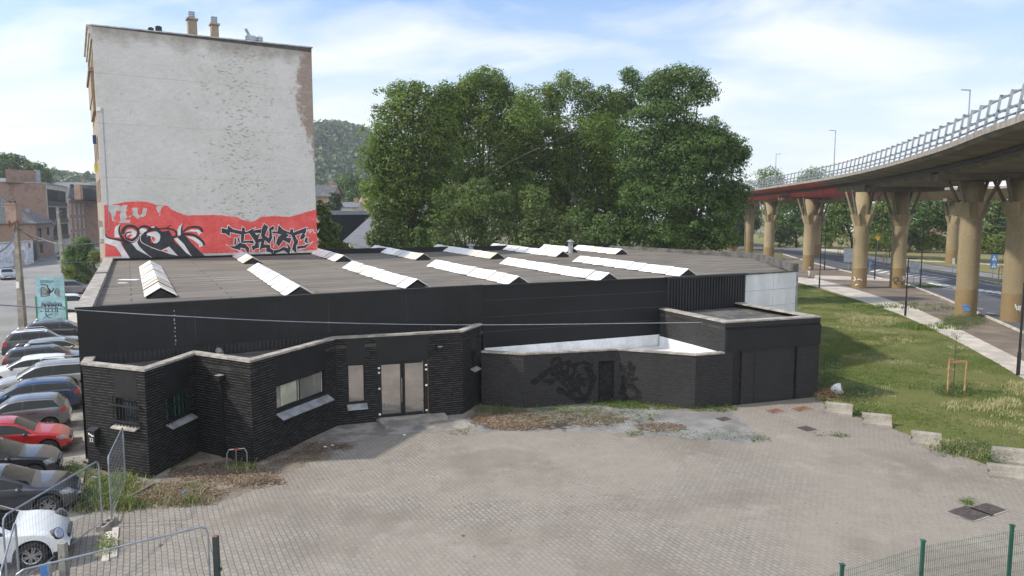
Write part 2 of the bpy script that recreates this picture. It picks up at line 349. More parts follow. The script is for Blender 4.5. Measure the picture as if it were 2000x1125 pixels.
def white_gable():
    """old white painted brick: bare dark bricks in patches, red brick at the upper right, grime at the top"""
    m, t, b = newmat('white_gable'); uv = N(t, 'ShaderNodeTexCoord').outputs['UV']
    ob = N(t, 'ShaderNodeSeparateXYZ', i={0: N(t, 'ShaderNodeTexCoord').outputs['Object']})
    X, Z = math_(t, 'ADD', ob.outputs[0], -27.9), ob.outputs[2]          # X: world x along the wall, Z: height
    br = N(t, 'ShaderNodeTexBrick', offset=.5, i={'Vector': uv, 'Color1': (.58, .565, .545, 1), 'Color2': (.67, .655, .635, 1), 'Mortar': (.40, .385, .365, 1), 'Scale': 1, 'Mortar Size': .011, 'Mortar Smooth': .4, 'Brick Width': .22, 'Row Height': .078})
    cell = N(t, 'ShaderNodeTexBrick', offset=.5, i={'Vector': uv, 'Color1': (0, 0, 0, 1), 'Color2': (1, 1, 1, 1), 'Mortar': (0, 0, 0, 1), 'Scale': 1, 'Mortar Size': .004, 'Brick Width': .22, 'Row Height': .078, 'Bias': -.1}).outputs[0]
    c = mixc(t, ramp(t, noise(t, uv, .35, 6, .6), [(.35, 0), (.65, 1)]), mixc(t, 1.0, br.outputs[0], (.88, .88, .87), 'MULTIPLY'), br.outputs[0])
    c = mixc(t, ramp(t, noise(t, uv, 2.4, 6, .7), [(.4, 0), (.7, .25)]), c, (.68, .67, .655))
    # vertical band of flaked bricks near the middle
    band = math_(t, 'SUBTRACT', 1, math_(t, 'DIVIDE', math_(t, 'ABSOLUTE', math_(t, 'SUBTRACT', X, -20.2)), 3.6), clamp=True)
    flake = math_(t, 'MULTIPLY', ramp(t, cell, [(.62, 0), (.7, 1)]), ramp(t, math_(t, 'ADD', noise(t, uv, 2.2, 7, .8), math_(t, 'MULTIPLY', band, .12)), [(.55, 0), (.65, .8)]))
    c = mixc(t, flake, c, (.24, .21, .18))
    # grimy top courses
    top = math_(t, 'ADD', math_(t, 'MULTIPLY', math_(t, 'SUBTRACT', Z, 20.0), .34), noise(t, uv, .8, 6, .7))
    c = mixc(t, ramp(t, top, [(.55, 0), (.95, .75)]), c, (.21, .19, .16))
    # bare red brick at the right edge
    rt = math_(t, 'ADD', math_(t, 'MULTIPLY', math_(t, 'SUBTRACT', X, -17.3), .36), math_(t, 'MULTIPLY', math_(t, 'ABSOLUTE', math_(t, 'SUBTRACT', Z, 18.3)), -.075))
    rt = math_(t, 'ADD', rt, noise(t, uv, 1.3, 7, .75))
    c = mixc(t, math_(t, 'MULTIPLY', ramp(t, rt, [(.68, 0), (.8, .85)]), ramp(t, Z, [(.0, 0), (1, 1)])), c, mixc(t, cell, (.27, .2, .165), (.2, .12, .09)))
    t.links.new(c, b.inputs['Base Color']); b.inputs['Roughness'].default_value = .85
    bp = N(t, 'ShaderNodeBump', i={'Height': math_(t, 'ADD', math_(t, 'MULTIPLY', br.outputs[1], -1), noise(t, uv, 20, 4)), 'Strength': .6, 'Distance': .02}); t.links.new(bp.outputs[0], b.inputs['Normal'])
    return m
M['white_gable'] = white_gable()
M['gr_red'] = brick('gr_red', (.66, .075, .07), (.74, .105, .095), (.52, .06, .055), .22, .078, .010, .5, .75, dirt=(.76, .16, .14), dscale=1.2, dlo=.45, dhi=.75)
M['gr_black'] = mk('gr_black', (.018, .02, .027), .6, 0, .3, 3)
M['gr_white'] = mk('gr_white', (.66, .66, .66), .6, 0, .1, 3)
M['gr_grey'] = mk('gr_grey', (.47, .47, .45), .8, 0, .1, 3)
M['gr_blue'] = mk('gr_blue', (.06, .2, .5), .6)
M['leaf_a'] = leafmat('leaf_a', (.09, .14, .03), (.152, .205, .045))
M['leaf_b'] = leafmat('leaf_b', (.062, .113, .031), (.108, .165, .048))
M['leaf_c'] = leafmat('leaf_c', (.095, .135, .05), (.14, .185, .07))
M['leaf_d'] = leafmat('leaf_d', (.022, .042, .017), (.038, .062, .022), .15)
M['leaf_y'] = leafmat('leaf_y', (.12, .16, .03), (.17, .2, .045))
M['leaf_dry'] = leafmat('leaf_dry', (.15, .105, .07), (.25, .185, .125), .1)
M['leaf_straw'] = leafmat('leaf_straw', (.30, .28, .14), (.40, .37, .21), .1)
M['leaf_weed'] = leafmat('leaf_weed', (.085, .135, .025), (.14, .19, .04))
# ------------------------------------------------------------ setting: ground sheets
def sheet(name, pts, z, m, kind='structure', label=None, rag=0):
    if rag:
        o_ = []; pts = [(p[0], p[1]) for p in pts]
        for i in range(len(pts)):
            a, b_ = pts[i], pts[(i+1) % len(pts)]; L = math.hypot(b_[0]-a[0], b_[1]-a[1]); n = max(1, int(L/.28))
            for k in range(n): t = k/n; o_.append((a[0]+(b_[0]-a[0])*t+rnd.gauss(0, rag), a[1]+(b_[1]-a[1])*t+rnd.gauss(0, rag)))
        pts = o_
    b = MB(); b.face([(p[0], p[1], z) for p in pts]); o = b.build(name, m)
    if o.data.polygons[0].normal.z < 0: o.data.flip_normals()
    return tag(o, kind=kind, label=label)
def px2(l, z=0): return [g(x, y, z) for x, y in l]
sheet('ground', [(-700, -60), (700, -60), (700, 900), (-700, 900)], -.03, M['far_land'])
sheet('street', [(-60, -20), (-10.5, -20), (-11.4, 20), (-12.6, 24), (-14, 30), (-30, 52), (-75, 140), (-110, 214), (-124, 212), (-92, 138), (-86, 100), (-78, 60), (-74, 20)], -.012, M['asphalt'])
sheet('pavement', [(-33, 46), (-28.5, 49.5), (-36, 64), (-62, 118), (-70, 134), (-74, 132), (-54, 90), (-36, 55)], .06, M['concrete_pale'])
sheet('parking_lot', [(-33, 47), (-30, 54), (-13, 27), (-11.5, 23.6), (-12.5, 20.3), (-24, 21)], -.006, M['old_concrete'])
yard = [(-13.5, 10), (-13.8, 18), (-12.4, 21.8), (-11.2, 24), (-8.5, 27), (-7, 33), (16, 38)] + px2([(1612, 792), (1668, 812), (1740, 836), (1835, 872), (1945, 915), (2000, 935)]) + [(22, 22), (24, 10)]
sheet('yard', yard, 0, M['pavers'])
k = MB()
for a, b_ in (((213, 1040), (205, 1098)), ((226, 1032), (222, 1090))):
    p, q = g(*a), g(*b_); k.beam(p+Vector((0, 0, .012)), q+Vector((0, 0, .012)), .16, .05)
tag(k.build('kerb_strip', M['concrete_pale']), kind='structure')
# right side: lawn, path, bare earth, road, verge, pavement, field
path_l = px2([(1552, 551), (1600, 562), (1640, 575), (1700, 594), (1760, 615), (1800, 633), (1850, 657), (1900, 683), (1950, 711), (2000, 741)])+[(27, 30), (24, 10)]
path_r = px2([(1556, 541), (1600, 546), (1640, 556), (1700, 574), (1750, 590), (1790, 603), (1840, 626), (1890, 651), (1940, 676), (2000, 706)])+[(30.5, 30), (28, 10)]
lawn_l = px2([(1590, 780), (1612, 792), (1668, 812), (1740, 836), (1835, 872), (1945, 915), (2000, 935)])+[(23, 20), (23.4, 10)]
sheet('lawn', [(19.5, 62), (21.5, 92), (37, 92)]+path_l+[tuple(p) for p in reversed(lawn_l)]+[(15, 35), (17, 43)], -.004, M['lawn'])
sheet('footpath', path_l+[tuple(p) for p in reversed(path_r)], .012, M['concrete_pale'])
road_n = px2([(1530, 497), (1600, 517), (1660, 532), (1755, 552), (1830, 578), (1880, 600), (1940, 625), (2000, 652)])+[(47, 35), (47, 0)]
road_f = px2([(1530, 489), (1600, 495), (1660, 502), (1740, 516), (1800, 527), (1860, 537), (1910, 547), (1960, 557), (2000, 566)])+[(72, 60), (75, 0)]
sheet('bare_earth', path_r+[tuple(p) for p in reversed(road_n)], -.008, M['dirt'])
sheet('road', road_n+[tuple(p) for p in reversed(road_f)], .004, M['asphalt_new'])
sheet('side_path', px2([(1590, 545), (1592, 538), (1660, 540), (1740, 545), (1742, 549), (1660, 547)]), .016, M['concrete_pale'])
walk_n = px2([(1440, 486), (1530, 487), (1640, 495), (1700, 507), (1780, 521), (1866, 533), (1960, 546), (2000, 551)])+[(80, 60), (90, 0)]
walk_f = px2([(1440, 482), (1530, 482), (1640, 488), (1700, 500), (1780, 511), (1866, 524), (1960, 538), (2000, 542)])+[(86, 60), (96, 0)]
sheet('verge', [p for p in road_f]+[tuple(p) for p in reversed(walk_n[1:])], -.006, M['dry_grass'])
sheet('pavement', walk_n+[tuple(p) for p in reversed(walk_f)], .012, M['concrete_pale'])
sheet('field', [tuple(p) for p in walk_f]+[(200, 60), (200, 300), (60, 300)], -.01, M['dry_grass'])
k = MB(); pts = catmull([p+Vector((0, 0, .07)) for p in road_n[:8]], 5)
for a, b_ in zip(pts, pts[1:]): k.beam(a, b_, .18, .16)
pts = catmull([p+Vector((0, 0, .07)) for p in road_f[:9]], 5)
for a, b_ in zip(pts, pts[1:]): k.beam(a, b_, .18, .16)
tag(k.build('road_kerb', M['concrete_pale']), kind='structure')
k = MB(); pts = catmull([(x.x, x.y, .06) for x in px2([(1690, 505), (1730, 505), (1800, 510), (1880, 514), (2000, 520)])], 5)
for a, b_ in zip(pts, pts[1:]): k.beam(a, b_, .3, .16)
tag(k.build('field_kerb', M['concrete_pale']), kind='structure')
k = MB()                                     # painted markings of the road
def strip(a, b_, w, z=.010):
    a, b_ = Vector(a), Vector(b_); a.z = b_.z = z; d = (b_-a).normalized(); n = Vector((-d.y, d.x, 0))*w/2
    k.face([a-n, b_-n, b_+n, a+n])
top = [g(1813, 552), g(1965, 575)]; bot = [g(1866, 563), g(1968, 583)]
for i in range(9):
    t0 = i/9; a = g(1813+150*t0, 552.5+19*t0); b_ = g(1845+112*t0+12, 562+14*t0); strip(a, b_, .55)
strip(g(1815, 552), g(1966, 571), .14); strip(g(1840, 563), g(1968, 579), .14)
for i in range(7):
    a = g(1700+i*42, 520+i*6.5); strip(a, a+Vector((1.4, -3.2, 0)), .13)
for i in range(5):
    a = g(1790+i*46, 572+i*13); strip(a, a+Vector((.5, -2.2, 0)), .13)
strip(g(1700, 513.5), g(1960, 561), .13)
tag(k.build('road_marking', M['marking']), kind='structure')
sheet('crossing_area', px2([(1700, 530), (1722, 524), (1860, 546), (1828, 553), (1740, 548)]), .006, M['asphalt'])
k = MB()                                     # stripes of the zebra crossing
for i in range(8):
    a = g(1700+i*17, 531+i*2.2); b_ = g(1722+i*18, 526+i*2.6)
    d = (b_-a).normalized(); strip(a, b_, .5, .011)
tag(k.build('zebra_crossing', M['marking']), kind='structure')
sheet('earth_strip', px2([(560, 893), (640, 850), (700, 838), (735, 836), (700, 862), (600, 905), (480, 965), (400, 990), (250, 995), (150, 1000), (165, 900), (300, 945), (395, 880), (497, 915)]), .005, M['dirt_dark'], rag=.07)
sheet('gravel_patch', px2([(905, 822), (945, 792), (1022, 800), (1190, 788), (1355, 805), (1420, 800), (1468, 835), (1495, 862), (1440, 866), (1300, 852), (1180, 846), (1060, 840), (930, 842)]), .005, M['gravel'], rag=.09)
sheet('concrete_apron', px2([(640, 870), (600, 880), (655, 835), (740, 822), (905, 818), (935, 834), (880, 842), (760, 850), (700, 862)]), .009, M['old_concrete'], rag=.04)
# ------------------------------------------------------------ warehouse
M['overpaint'] = mk('overpaint', (.0115, .0115, .0125), .75, 0, .45, 5, spec=.2)
UF = Vector((-.4655, .885, 0)).normalized(); EF = Vector((.885, .4655, 0)).normalized()
WH = thing('warehouse', 'large black painted single storey warehouse with folded brick front and white rooflights', 'warehouse', (0, 38, 0))
A, B_, C_, D_, E_ = Vector((-15.66, 25.92, 0)), Vector((-1.4, 34.15, 0)), Vector((8.2, 38.28, 0)), Vector((13.2, 40.9, 0)), Vector((17.0, 43.12, 0))
F_, G_, H_, I_ = Vector((18.64, 55.7, 0)), Vector((9.2, 68.8, 0)), Vector((-15.5, 57.8, 0)), Vector((-27.9, 49.8, 0))
def hit(p, q, px, py):
    """where the line of sight meets the upright plane through p, q: distance along it, height"""
    p, q = Vector(p), Vector(q); d = (q-p); d.z = 0; L = d.length; d /= L; n = Vector((d.y, -d.x, 0))
    r = ray(px, py); o = Vector((0, 0, CAMH)); t = (p-o).dot(n)/r.dot(n); w = o+r*t
    return (w-p).dot(d), w.z
def along(p, q, s, z=0, out=0):
    p, q = Vector(p), Vector(q); d = (q-p); d.z = 0; d.normalize(); n = Vector((d.y, -d.x, 0))
    w = p+d*s+n*out; w.z = z; return w
def wall_mb(b, p, q, z0, z1, holes=(), depth=.2, m=0):
    L = (Vector((q[0], q[1]))-Vector((p[0], p[1]))).length
    S_ = sorted({0, L}|{h[0] for h in holes}|{h[1] for h in holes}); Z_ = sorted({z0, z1}|{h[2] for h in holes}|{h[3] for h in holes})
    for i in range(len(S_)-1):
        for j in range(len(Z_)-1):
            cs, cz = (S_[i]+S_[i+1])/2, (Z_[j]+Z_[j+1])/2
            if any(h[0] < cs < h[1] and h[2] < cz < h[3] for h in holes): continue
            b.face([along(p, q, S_[i], Z_[j]), along(p, q, S_[i+1], Z_[j]), along(p, q, S_[i+1], Z_[j+1]), along(p, q, S_[i], Z_[j+1])], m)
    for s0, s1, za, zb in holes:
        f = lambda s, z, o: along(p, q, s, z, o)
        b.face([f(s0, za, 0), f(s0, zb, 0), f(s0, zb, -depth), f(s0, za, -depth)], m)
        b.face([f(s1, zb, 0), f(s1, za, 0), f(s1, za, -depth), f(s1, zb, -depth)], m)
        b.face([f(s0, zb, 0), f(s1, zb, 0), f(s1, zb, -depth), f(s0, zb, -depth)], m)
        b.face([f(s1, za, 0), f(s0, za, 0), f(s0, za, -depth), f(s1, za, -depth)], m)
def obox(b, p, q, s0, s1, z0, z1, o0, o1, m=0, c=1.0):
    """box in wall coordinates: s along, z up, o outwards"""
    f = lambda s, o, z: along(p, q, s, z, o)
    b.hexa([f(s0, o1, z0), f(s1, o1, z0), f(s1, o0, z0), f(s0, o0, z0)], [f(s0, o1, z1), f(s1, o1, z1), f(s1, o0, z1), f(s0, o0, z1)], m, c)
def W_(b, name, m, parent=WH, smooth=False): return b.build(name, m, parent, smooth=smooth, world=True)
def coping(b, pts, z, w=.36, h=.09, over=.05, m=0, closed=False):
    """mitred coping along the polyline of outer wall faces"""
    P = [Vector((p[0], p[1], 0)) for p in pts]; out, inn = [], []
    for i, p in enumerate(P):
        d0 = (p-P[i-1]).normalized() if i else (P[1]-P[0]).normalized()
        d1 = (P[i+1]-p).normalized() if i < len(P)-1 else d0
        n0, n1 = Vector((d0.y, -d0.x, 0)), Vector((d1.y, -d1.x, 0)); mm = (n0+n1).normalized(); kx = 1/max(.35, mm.dot(n0))
        out.append(p+mm*over*kx); inn.append(p-mm*(w-over)*kx)
    for i in range(len(P)-1):
        q = [out[i], out[i+1], inn[i+1], inn[i]]
        b.hexa([(v.x, v.y, z) for v in q], [(v.x, v.y, z+h) for v in q], m)
# left wing
ZL = 3.72
W0, c1, c2, c3, c4, c6, c7 = [Vector((*p, 0)) for p in ((-15.02, 25.0), (-12.3, 23.9), (-11.87, 26.8), (-9.28, 25.35), (-7.4, 30.15), (-2.2, 31.95), (-1.45, 34.0))]
def hole(p, q, x0, y0, x1, y1):
    s0, za = hit(p, q, x0, y1); s1, _ = hit(p, q, x1, (y0+y1)/2); zb = hit(p, q, x0, y0)[1]; return (s0, s1, za, zb)
h1 = hole(W0, c1, 228, 776, 268, 826)
h2 = hole(c1, c2, 326, 779, 371, 826)
h3 = hole(c3, c4, 541, 757, 637, 800); h3 = (h3[0], h3[1], h3[2]-.1, h3[3]+.08)
h4 = hole(c4, c6, 680, 713, 713, 788)
hd = hole(c4, c6, 739, 707, 835, 812); hd = (hd[0], hd[1], .17, hd[3])
h6 = hole(c6, c7, 920, 686, 930, 718)
b = MB()
for p, q, hs in ((W0, c1, [h1]), (c1, c2, [h2]), (c2, c3, []), (c3, c4, [h3]), (c4, c6, [h4, hd]), (c6, c7, [h6])): wall_mb(b, p, q, -.05, ZL, hs)
W_(b, 'wall', M['black_brick'])
b = MB(); coping(b, [(A.x+.2, A.y+.1), W0, c1, c2, c3, c4, c6, c7], ZL, .34, .08); W_(b, 'coping', M['coping'])
b = MB(); b.prism([W0+Vector((.3, .4, 0)), c1, c2, c3, c4, c6, c7, B_, A+Vector((.2, .3, 0))], 3.3, 3.42); W_(b, 'low_roof', M['coping_dark'])
# smooth panels over the windows
for p, q, h in ((W0, c1, h1), (c1, c2, h2), (c3, c4, h3), (c4, c6, h4), (c4, c6, hd), (c6, c7, h6)):
    b = MB(); obox(b, p, q, h[0]-.03, h[1]+.03, h[3]-.0, ZL-.02, -.1, .006); W_(b, 'lintel_panel', M['black_smooth'])
# windows
def window(p, q, h, mulls=(), frame='black_smooth', glass='glass_dark', fw=.06, dz=.0, back=.16, name='window', fr2=None):
    s0, s1, za, zb = h; b = MB()
    for a, c, d, e in ((s0, s0+fw, za, zb), (s1-fw, s1, za, zb), (s0+fw, s1-fw, za, za+fw), (s0+fw, s1-fw, zb-fw, zb)): obox(b, p, q, a, c, d, e, -back-.05, -back+.03)
    for mm in mulls: obox(b, p, q, mm-fw/2, mm+fw/2, za+fw, zb-fw, -back-.05, -back+.03)
    f = W_(b, name, M[frame]); gl = MB()
    gl.face([along(p, q, s0+.01, za+.01, -back), along(p, q, s1-.01, za+.01, -back), along(p, q, s1-.01, zb-.01, -back), along(p, q, s0+.01, zb-.01, -back)])
    o = gl.build('pane', M[glass]); o.parent = f; o.matrix_parent_inverse = Matrix.Translation(-Vector(WH.location))
    return f
def sill(p, q, h, out=.3, drop=.22, m='metal_sill', zo=0):
    b = MB(); s0, s1, za = h[0]-.05, h[1]+.07, h[2]+zo; f = lambda s, o, z: along(p, q, s, z, o)
    b.hexa([f(s0, -.1, za-.04), f(s1, -.1, za-.04), f(s1, out, za-drop-.04), f(s0, out, za-drop-.04)], [f(s0, -.1, za), f(s1, -.1, za), f(s1, out, za-drop), f(s0, out, za-drop)])
    W_(b, 'window_sill', M[m])
window(W0, c1, h1); sill(W0, c1, h1, .22, .1, 'coping')
window(c1, c2, h2, [(h2[0]+h2[1])/2]); sill(c1, c2, h2, .26, .18)
mid = h3[0]+(h3[1]-h3[0])*.49
window(c3, c4, h3, [mid], glass='glass_window', fw=.09); sill(c3, c4, (h3[0], h3[1]+.05, h3[2], 0), .32, .24)
window(c4, c6, h4, fw=.05, glass='glass_mirror', back=.1); sill(c4, c6, h4, .3, .2)
window(c6, c7, h6, fw=.05); sill(c6, c7, h6, .22, .16)
b = MB()                                     # blind standing behind the wide window, and a pale reflection strip
s_a = h3[0]+(h3[1]-h3[0])*.13; obox(b, c3, c4, s_a, mid-.16, h3[2]+.12, h3[3]-.1, -.145, -.14)
W_(b, 'blind', mk('blind', (.36, .37, .29), .8))
b = MB(); obox(b, c3, c4, mid-.07, mid-.045, h3[2]+.1, h3[3]-.08, -.14, -.12); obox(b, c3, c4, h3[1]-.13, h3[1]-.1, h3[2]+.1, h3[3]-.08, -.14, -.12); W_(b, 'reflection_strip', M['stone_light'])  # pale strips modelled as reflections beside the frame
def bars(p, q, h, n, col='dark_metal'):
    s0, s1, za, zb = h; b = MB()
    for i in range(n):
        s = s0-.04+(s1-s0+.08)*i/(n-1); obox(b, p, q, s-.012, s+.012, za-.05, zb+.05, .07, .095)
    for z in (za+.08, zb-.28): obox(b, p, q, s0-.22, s1+.2, z, z+.07, .096, .115)
    for s in (s0-.2, s1+.16):
        for z in (za+.1, zb-.26): obox(b, p, q, s, s+.03, z, z+.03, 0, .096)
    W_(b, 'window_bars', M[col])
bars(W0, c1, h1, 8); bars(c1, c2, h2, 9)
b = MB()
for i in range(6):
    s = h2[0]+.1+(h2[1]-h2[0]-.2)*i/5; obox(b, c1, c2, s-.012, s+.012, h2[2]+.05, h2[3]-.03, -.06, -.04)
W_(b, 'inner_bars', M['green_bright'])
# glazed double door
s0, s1, za, zb = hd; mid = (s0+s1)/2; b = MB(); fw = .12
for a, c, d, e in ((s0, s0+fw, za, zb), (s1-fw, s1, za, zb), (s0+fw, s1-fw, zb-.07, zb)): obox(b, c4, c6, a, c, d, e, -.1, -.01)
W_(b, 'door_frame', M['black_smooth'])
for a, c in ((s0+fw+.01, mid-.012), (mid+.012, s1-fw-.01)):
    b = MB(); fd = .09
    for a2, c2_, d, e in ((a, a+.04, za+.02, zb-.08), (c-fd, c, za+.02, zb-.08) if a < mid-.5 else (c-.04, c, za+.02, zb-.08), (a+.04, c-fd, za+.02, za+.13), (a+.04, c-fd, zb-.15, zb-.08)): obox(b, c4, c6, a2, c2_, d, e, -.09, -.03)
    if a > mid: obox(b, c4, c6, a+.04, a+fd, za+.13, zb-.15, -.09, -.03)
    dr = W_(b, 'door', M['black_smooth']); gl = MB()
    gl.face([along(c4, c6, a+.02, za+.05, -.06), along(c4, c6, c-.02, za+.05, -.06), along(c4, c6, c-.02, zb-.1, -.06), along(c4, c6, a+.02, zb-.1, -.06)])
    o = gl.build('pane', M['glass_mirror']); o.parent = dr; o.matrix_parent_inverse = Matrix.Translation(-Vector(WH.location))
    hb = MB()
    if a < mid-.5:
        sx_ = mid-.06; hb.tube(along(c4, c6, sx_, za+.62, .05), along(c4, c6, sx_, za+1.7, .05), .018, 8)
        for z in (za+.75, za+1.15, za+1.6): hb.tube(along(c4, c6, sx_, z, -.03), along(c4, c6, sx_, z, .05), .01, 6)
        o = hb.build('door_handle', M['steel']); o.parent = dr; o.matrix_parent_inverse = Matrix.Translation(-Vector(WH.location))
    for z in (.12, 1.25, 1.95, 2.15):
        e = s0+.02 if a < mid-.5 else s1-.1
        hh = MB(); obox(hh, c4, c6, e, e+.09, za+z, za+z+.07, -.01, .03); o = hh.build('hinge', M['plastic_white']); o.parent = dr; o.matrix_parent_inverse = Matrix.Translation(-Vector(WH.location))
b = MB(); obox(b, c4, c6, s1+.01, s1+.035, za, zb-.02, -.02, .012); W_(b, 'rusty_edge_strip', M['rust'])
b = MB(); f = lambda s, o: along(c4, c6, s, 0, o); b.prism([f(s0-.1, .0), f(s1+.75, .0), f(s1+.75, .75), f(s0+.1, 1.25)], -.02, .14); b.prism([f(s0, .0), f(s1+.1, .0), f(s1+.1, .3), f(s0, .3)], .14, .17); W_(b, 'door_step', M['old_concrete'])
# security light, vent grille, drainpipe, spout
lp = hit(c4, c6, 857, 677); b = MB(); obox(b, c4, c6, lp[0]-.12, lp[0]+.12, lp[1]-.05, lp[1]+.08, .02, .22); obox(b, c4, c6, lp[0]-.04, lp[0]+.04, lp[1]-.2, lp[1]-.05, .02, .14)
LT = W_(b, 'security_light', M['dark_metal']); b = MB(); obox(b, c4, c6, lp[0]-.1, lp[0]+.1, lp[1]+.02, lp[1]+.06, .221, .225); o = b.build('lamp_glass', M['metal_sill']); o.parent = LT; o.matrix_parent_inverse = Matrix.Translation(-Vector(WH.location))
s_, z_ = hit(c2, c3, 434, 735); b = MB(); obox(b, c2, c3, s_-.05, s_+.05, .05, z_-.12, .03, .13); obox(b, c2, c3, s_-.12, s_+.12, z_-.14, z_+.06, .02, .22); W_(b, 'drainpipe', M['black_smooth'])
b = MB(); obox(b, c2, c3, s_-.13, s_+.13, z_+.061, z_+.075, .02, .23); W_(b, 'hopper_rim', M['coping'])
s_, z_ = hit(W0, c1, 276, 918); b = MB(); obox(b, W0, c1, s_-.1, s_+.1, z_-.08, z_+.08, .0, .012); W_(b, 'air_brick', M['rubber'])
s_, z_ = hit(A, B_, 426, 686); q = along(A, B_, s_, z_+.05, .1); e = along(A, B_, s_+.05, z_-.05, .55); b = MB(); b.tube(q, e, .13, 12, cap=False); b.tube(q, e, .1, 12); W_(b, 'overflow_pipe', M['metal_sill'])
# facade above: cladding sheet on the left, concrete panels, ribbed sheet, white panels
ZR = 5.51
b = MB(); L = (B_-A).length; n = 14
obox(b, A, B_, 0, L, 3.85, ZR, -.1, .05)
for i in range(1, n): obox(b, A, B_, L*i/n-.006, L*i/n+.006, 3.9, ZR-.1, .05, .056)
W_(b, 'cladding_sheet', M['black_cladding'])
s_, z_ = hit(A, B_, 341, 640); b = MB(); [obox(b, A, B_, s_-.012+.01*math.sin(k*2.1), s_+.012+.01*math.sin(k*2.1)+.01, 5.3-k*.16, 5.3-k*.16-.1*(.4+.6*((k*7)%5)/5), .051, .0535) for k in range(9)]; W_(b, 'paint_drip', M['metal_sill'])
b = MB(); [obox(b, A, B_, x, x+.008, 3.95, 5.4, .051, .0525) for x in (3.9, 9.1, 12.6)]; W_(b, 'sheet_seam', M['coping_dark'])
b = MB(); obox(b, A, B_, -.05, L+.02, ZR-.0, ZR+.11, -.2, .09); obox(b, A, B_, 0, L, ZR-.14, ZR-.005, .05, .062); W_(b, 'roof_edge_flashing', M['black_smooth'])
b = MB()
k = 0
while k*.16 < L-.1:
    s = k*.16; obox(b, A, B_, s, s+.08, 3.3, 3.86, -.05, .03+.012*math.sin(k*1.7)); k += 1
obox(b, A, B_, 0, L, 3.2, 3.85, -.12, -.02); W_(b, 'corrugated_strip', M['grey_cladding'])
b = MB(); L2 = (C_-B_).length
obox(b, B_, C_, 0, L2, -.05, ZR, -.2, 0)
W_(b, 'panel_wall', M['black_panel'])
b = MB()
for z in (3.35, 4.05, 4.85):
    obox(b, B_, C_, .05, L2-.05, z, z+.012, 0, .008)
W_(b, 'panel_joint', mk('joint', (.06, .06, .06), .8))
b = MB(); obox(b, B_, C_, 0, L2, ZR-.02, ZR+.08, -.2, .04); obox(b, B_, C_, 0, .04, 2.2, ZR-.02, 0, .03); W_(b, 'roof_edge_flashing', M['black_panel'])
b = MB(); obox(b, B_, C_, .1, L2-.05, 1.98, 2.58, .0, .012); W_(b, 'white_upstand', M['white_flash'])
b = MB(); L3 = (D_-C_).length; k = 0
obox(b, C_, D_, 0, L3, -.05, ZR, -.2, 0)
while k*.2 < L3-.1:
    s = k*.2; f = lambda s, o, z: along(C_, D_, s, z, o)
    b.hexa([f(s+.03, .09, 3.6), f(s+.1, .09, 3.6), f(s+.13, .0, 3.6), f(s, .0, 3.6)], [f(s+.03, .09, ZR), f(s+.1, .09, ZR), f(s+.13, .0, ZR), f(s, .0, ZR)]); k += 1
obox(b, C_, D_, -.02, L3+.02, ZR, ZR+.1, -.2, .12)
W_(b, 'ribbed_cladding', M['grey_cladding'])
b = MB(); L4 = (E_-D_).length; wall_mb(b, D_, E_, -.05, ZR+.02); b.face([along(D_, E_, 0, -.05, -.2), along(D_, E_, 0, ZR, -.2), along(D_, E_, 0, ZR, 0), along(D_, E_, 0, -.05, 0)])
W_(b, 'white_panel_wall', M['white_paint'])
b = MB(); [obox(b, D_, E_, 0, L4, z, z+.03, 0, .004) for z in (3.6, 4.55)]; obox(b, D_, E_, L4*.52, L4*.52+.02, .1, ZR, 0, .004); W_(b, 'panel_joint', mk('joint2', (.42, .42, .4), .8))
b = MB(); obox(b, D_, E_, L4-.12, L4+.03, -.05, ZR-.02, .005, .03); W_(b, 'corner_trim', M['metal_sill'])
b = MB()
for p, q in ((E_, F_), (F_, G_), (G_, H_), (H_, I_), (I_, A)): wall_mb(b, p, q, -.05, ZR)
W_(b, 'rear_wall', M['concrete'])
b = MB(); roofp = [A, B_, C_, D_, E_, F_, G_, H_, I_]; b.face([(p.x, p.y, 5.4+max(0, .0115*(p-A).dot(Vector((-.466, .885, 0))))) for p in roofp]); W_(b, 'roof', M['roof_felt'])
b = MB()
def para(b, p, q, z0, z1, w, over=.04, m=0):
    L = (q-p).length; obox(b, p, q, 0, L, z0, z1, -w, over, m)
b.hexa([along(I_, A, s, z, o) for s, z, o in ((0, 5.4, .04), ((A-I_).length, 5.4, .04), ((A-I_).length, 5.4, -.5), (0, 5.4, -.5))], [along(I_, A, s, z, o) for s, z, o in ((0, 5.93, .04), ((A-I_).length, 5.62, .04), ((A-I_).length, 5.62, -.5), (0, 5.93, -.5))]); W_(b, 'left_parapet', M['coping'])
b = MB(); obox(b, I_, A, 12, 12.7, 5.7, 5.82, -.52, .06); W_(b, 'felt_patch', M['coping_dark'])
b = MB(); para(b, E_, F_, ZR-.02, 5.98, .28); para(b, F_, G_, ZR-.02, 5.92, .28); W_(b, 'right_parapet', M['coping_dark'])
b = MB(); obox(b, G_, H_, 0, (H_-G_).length, ZR-.02, 6.12, -.28, .04); obox(b, H_, I_, .1, (H_-I_).length, ZR-.05, 5.86, -.1, .02); W_(b, 'rear_parapet', M['black_panel'])
b = MB(); obox(b, D_, E_, 0, L4, ZR-.0, ZR+.07, -.2, .04); W_(b, 'roof_edge_flashing', M['coping_dark'])
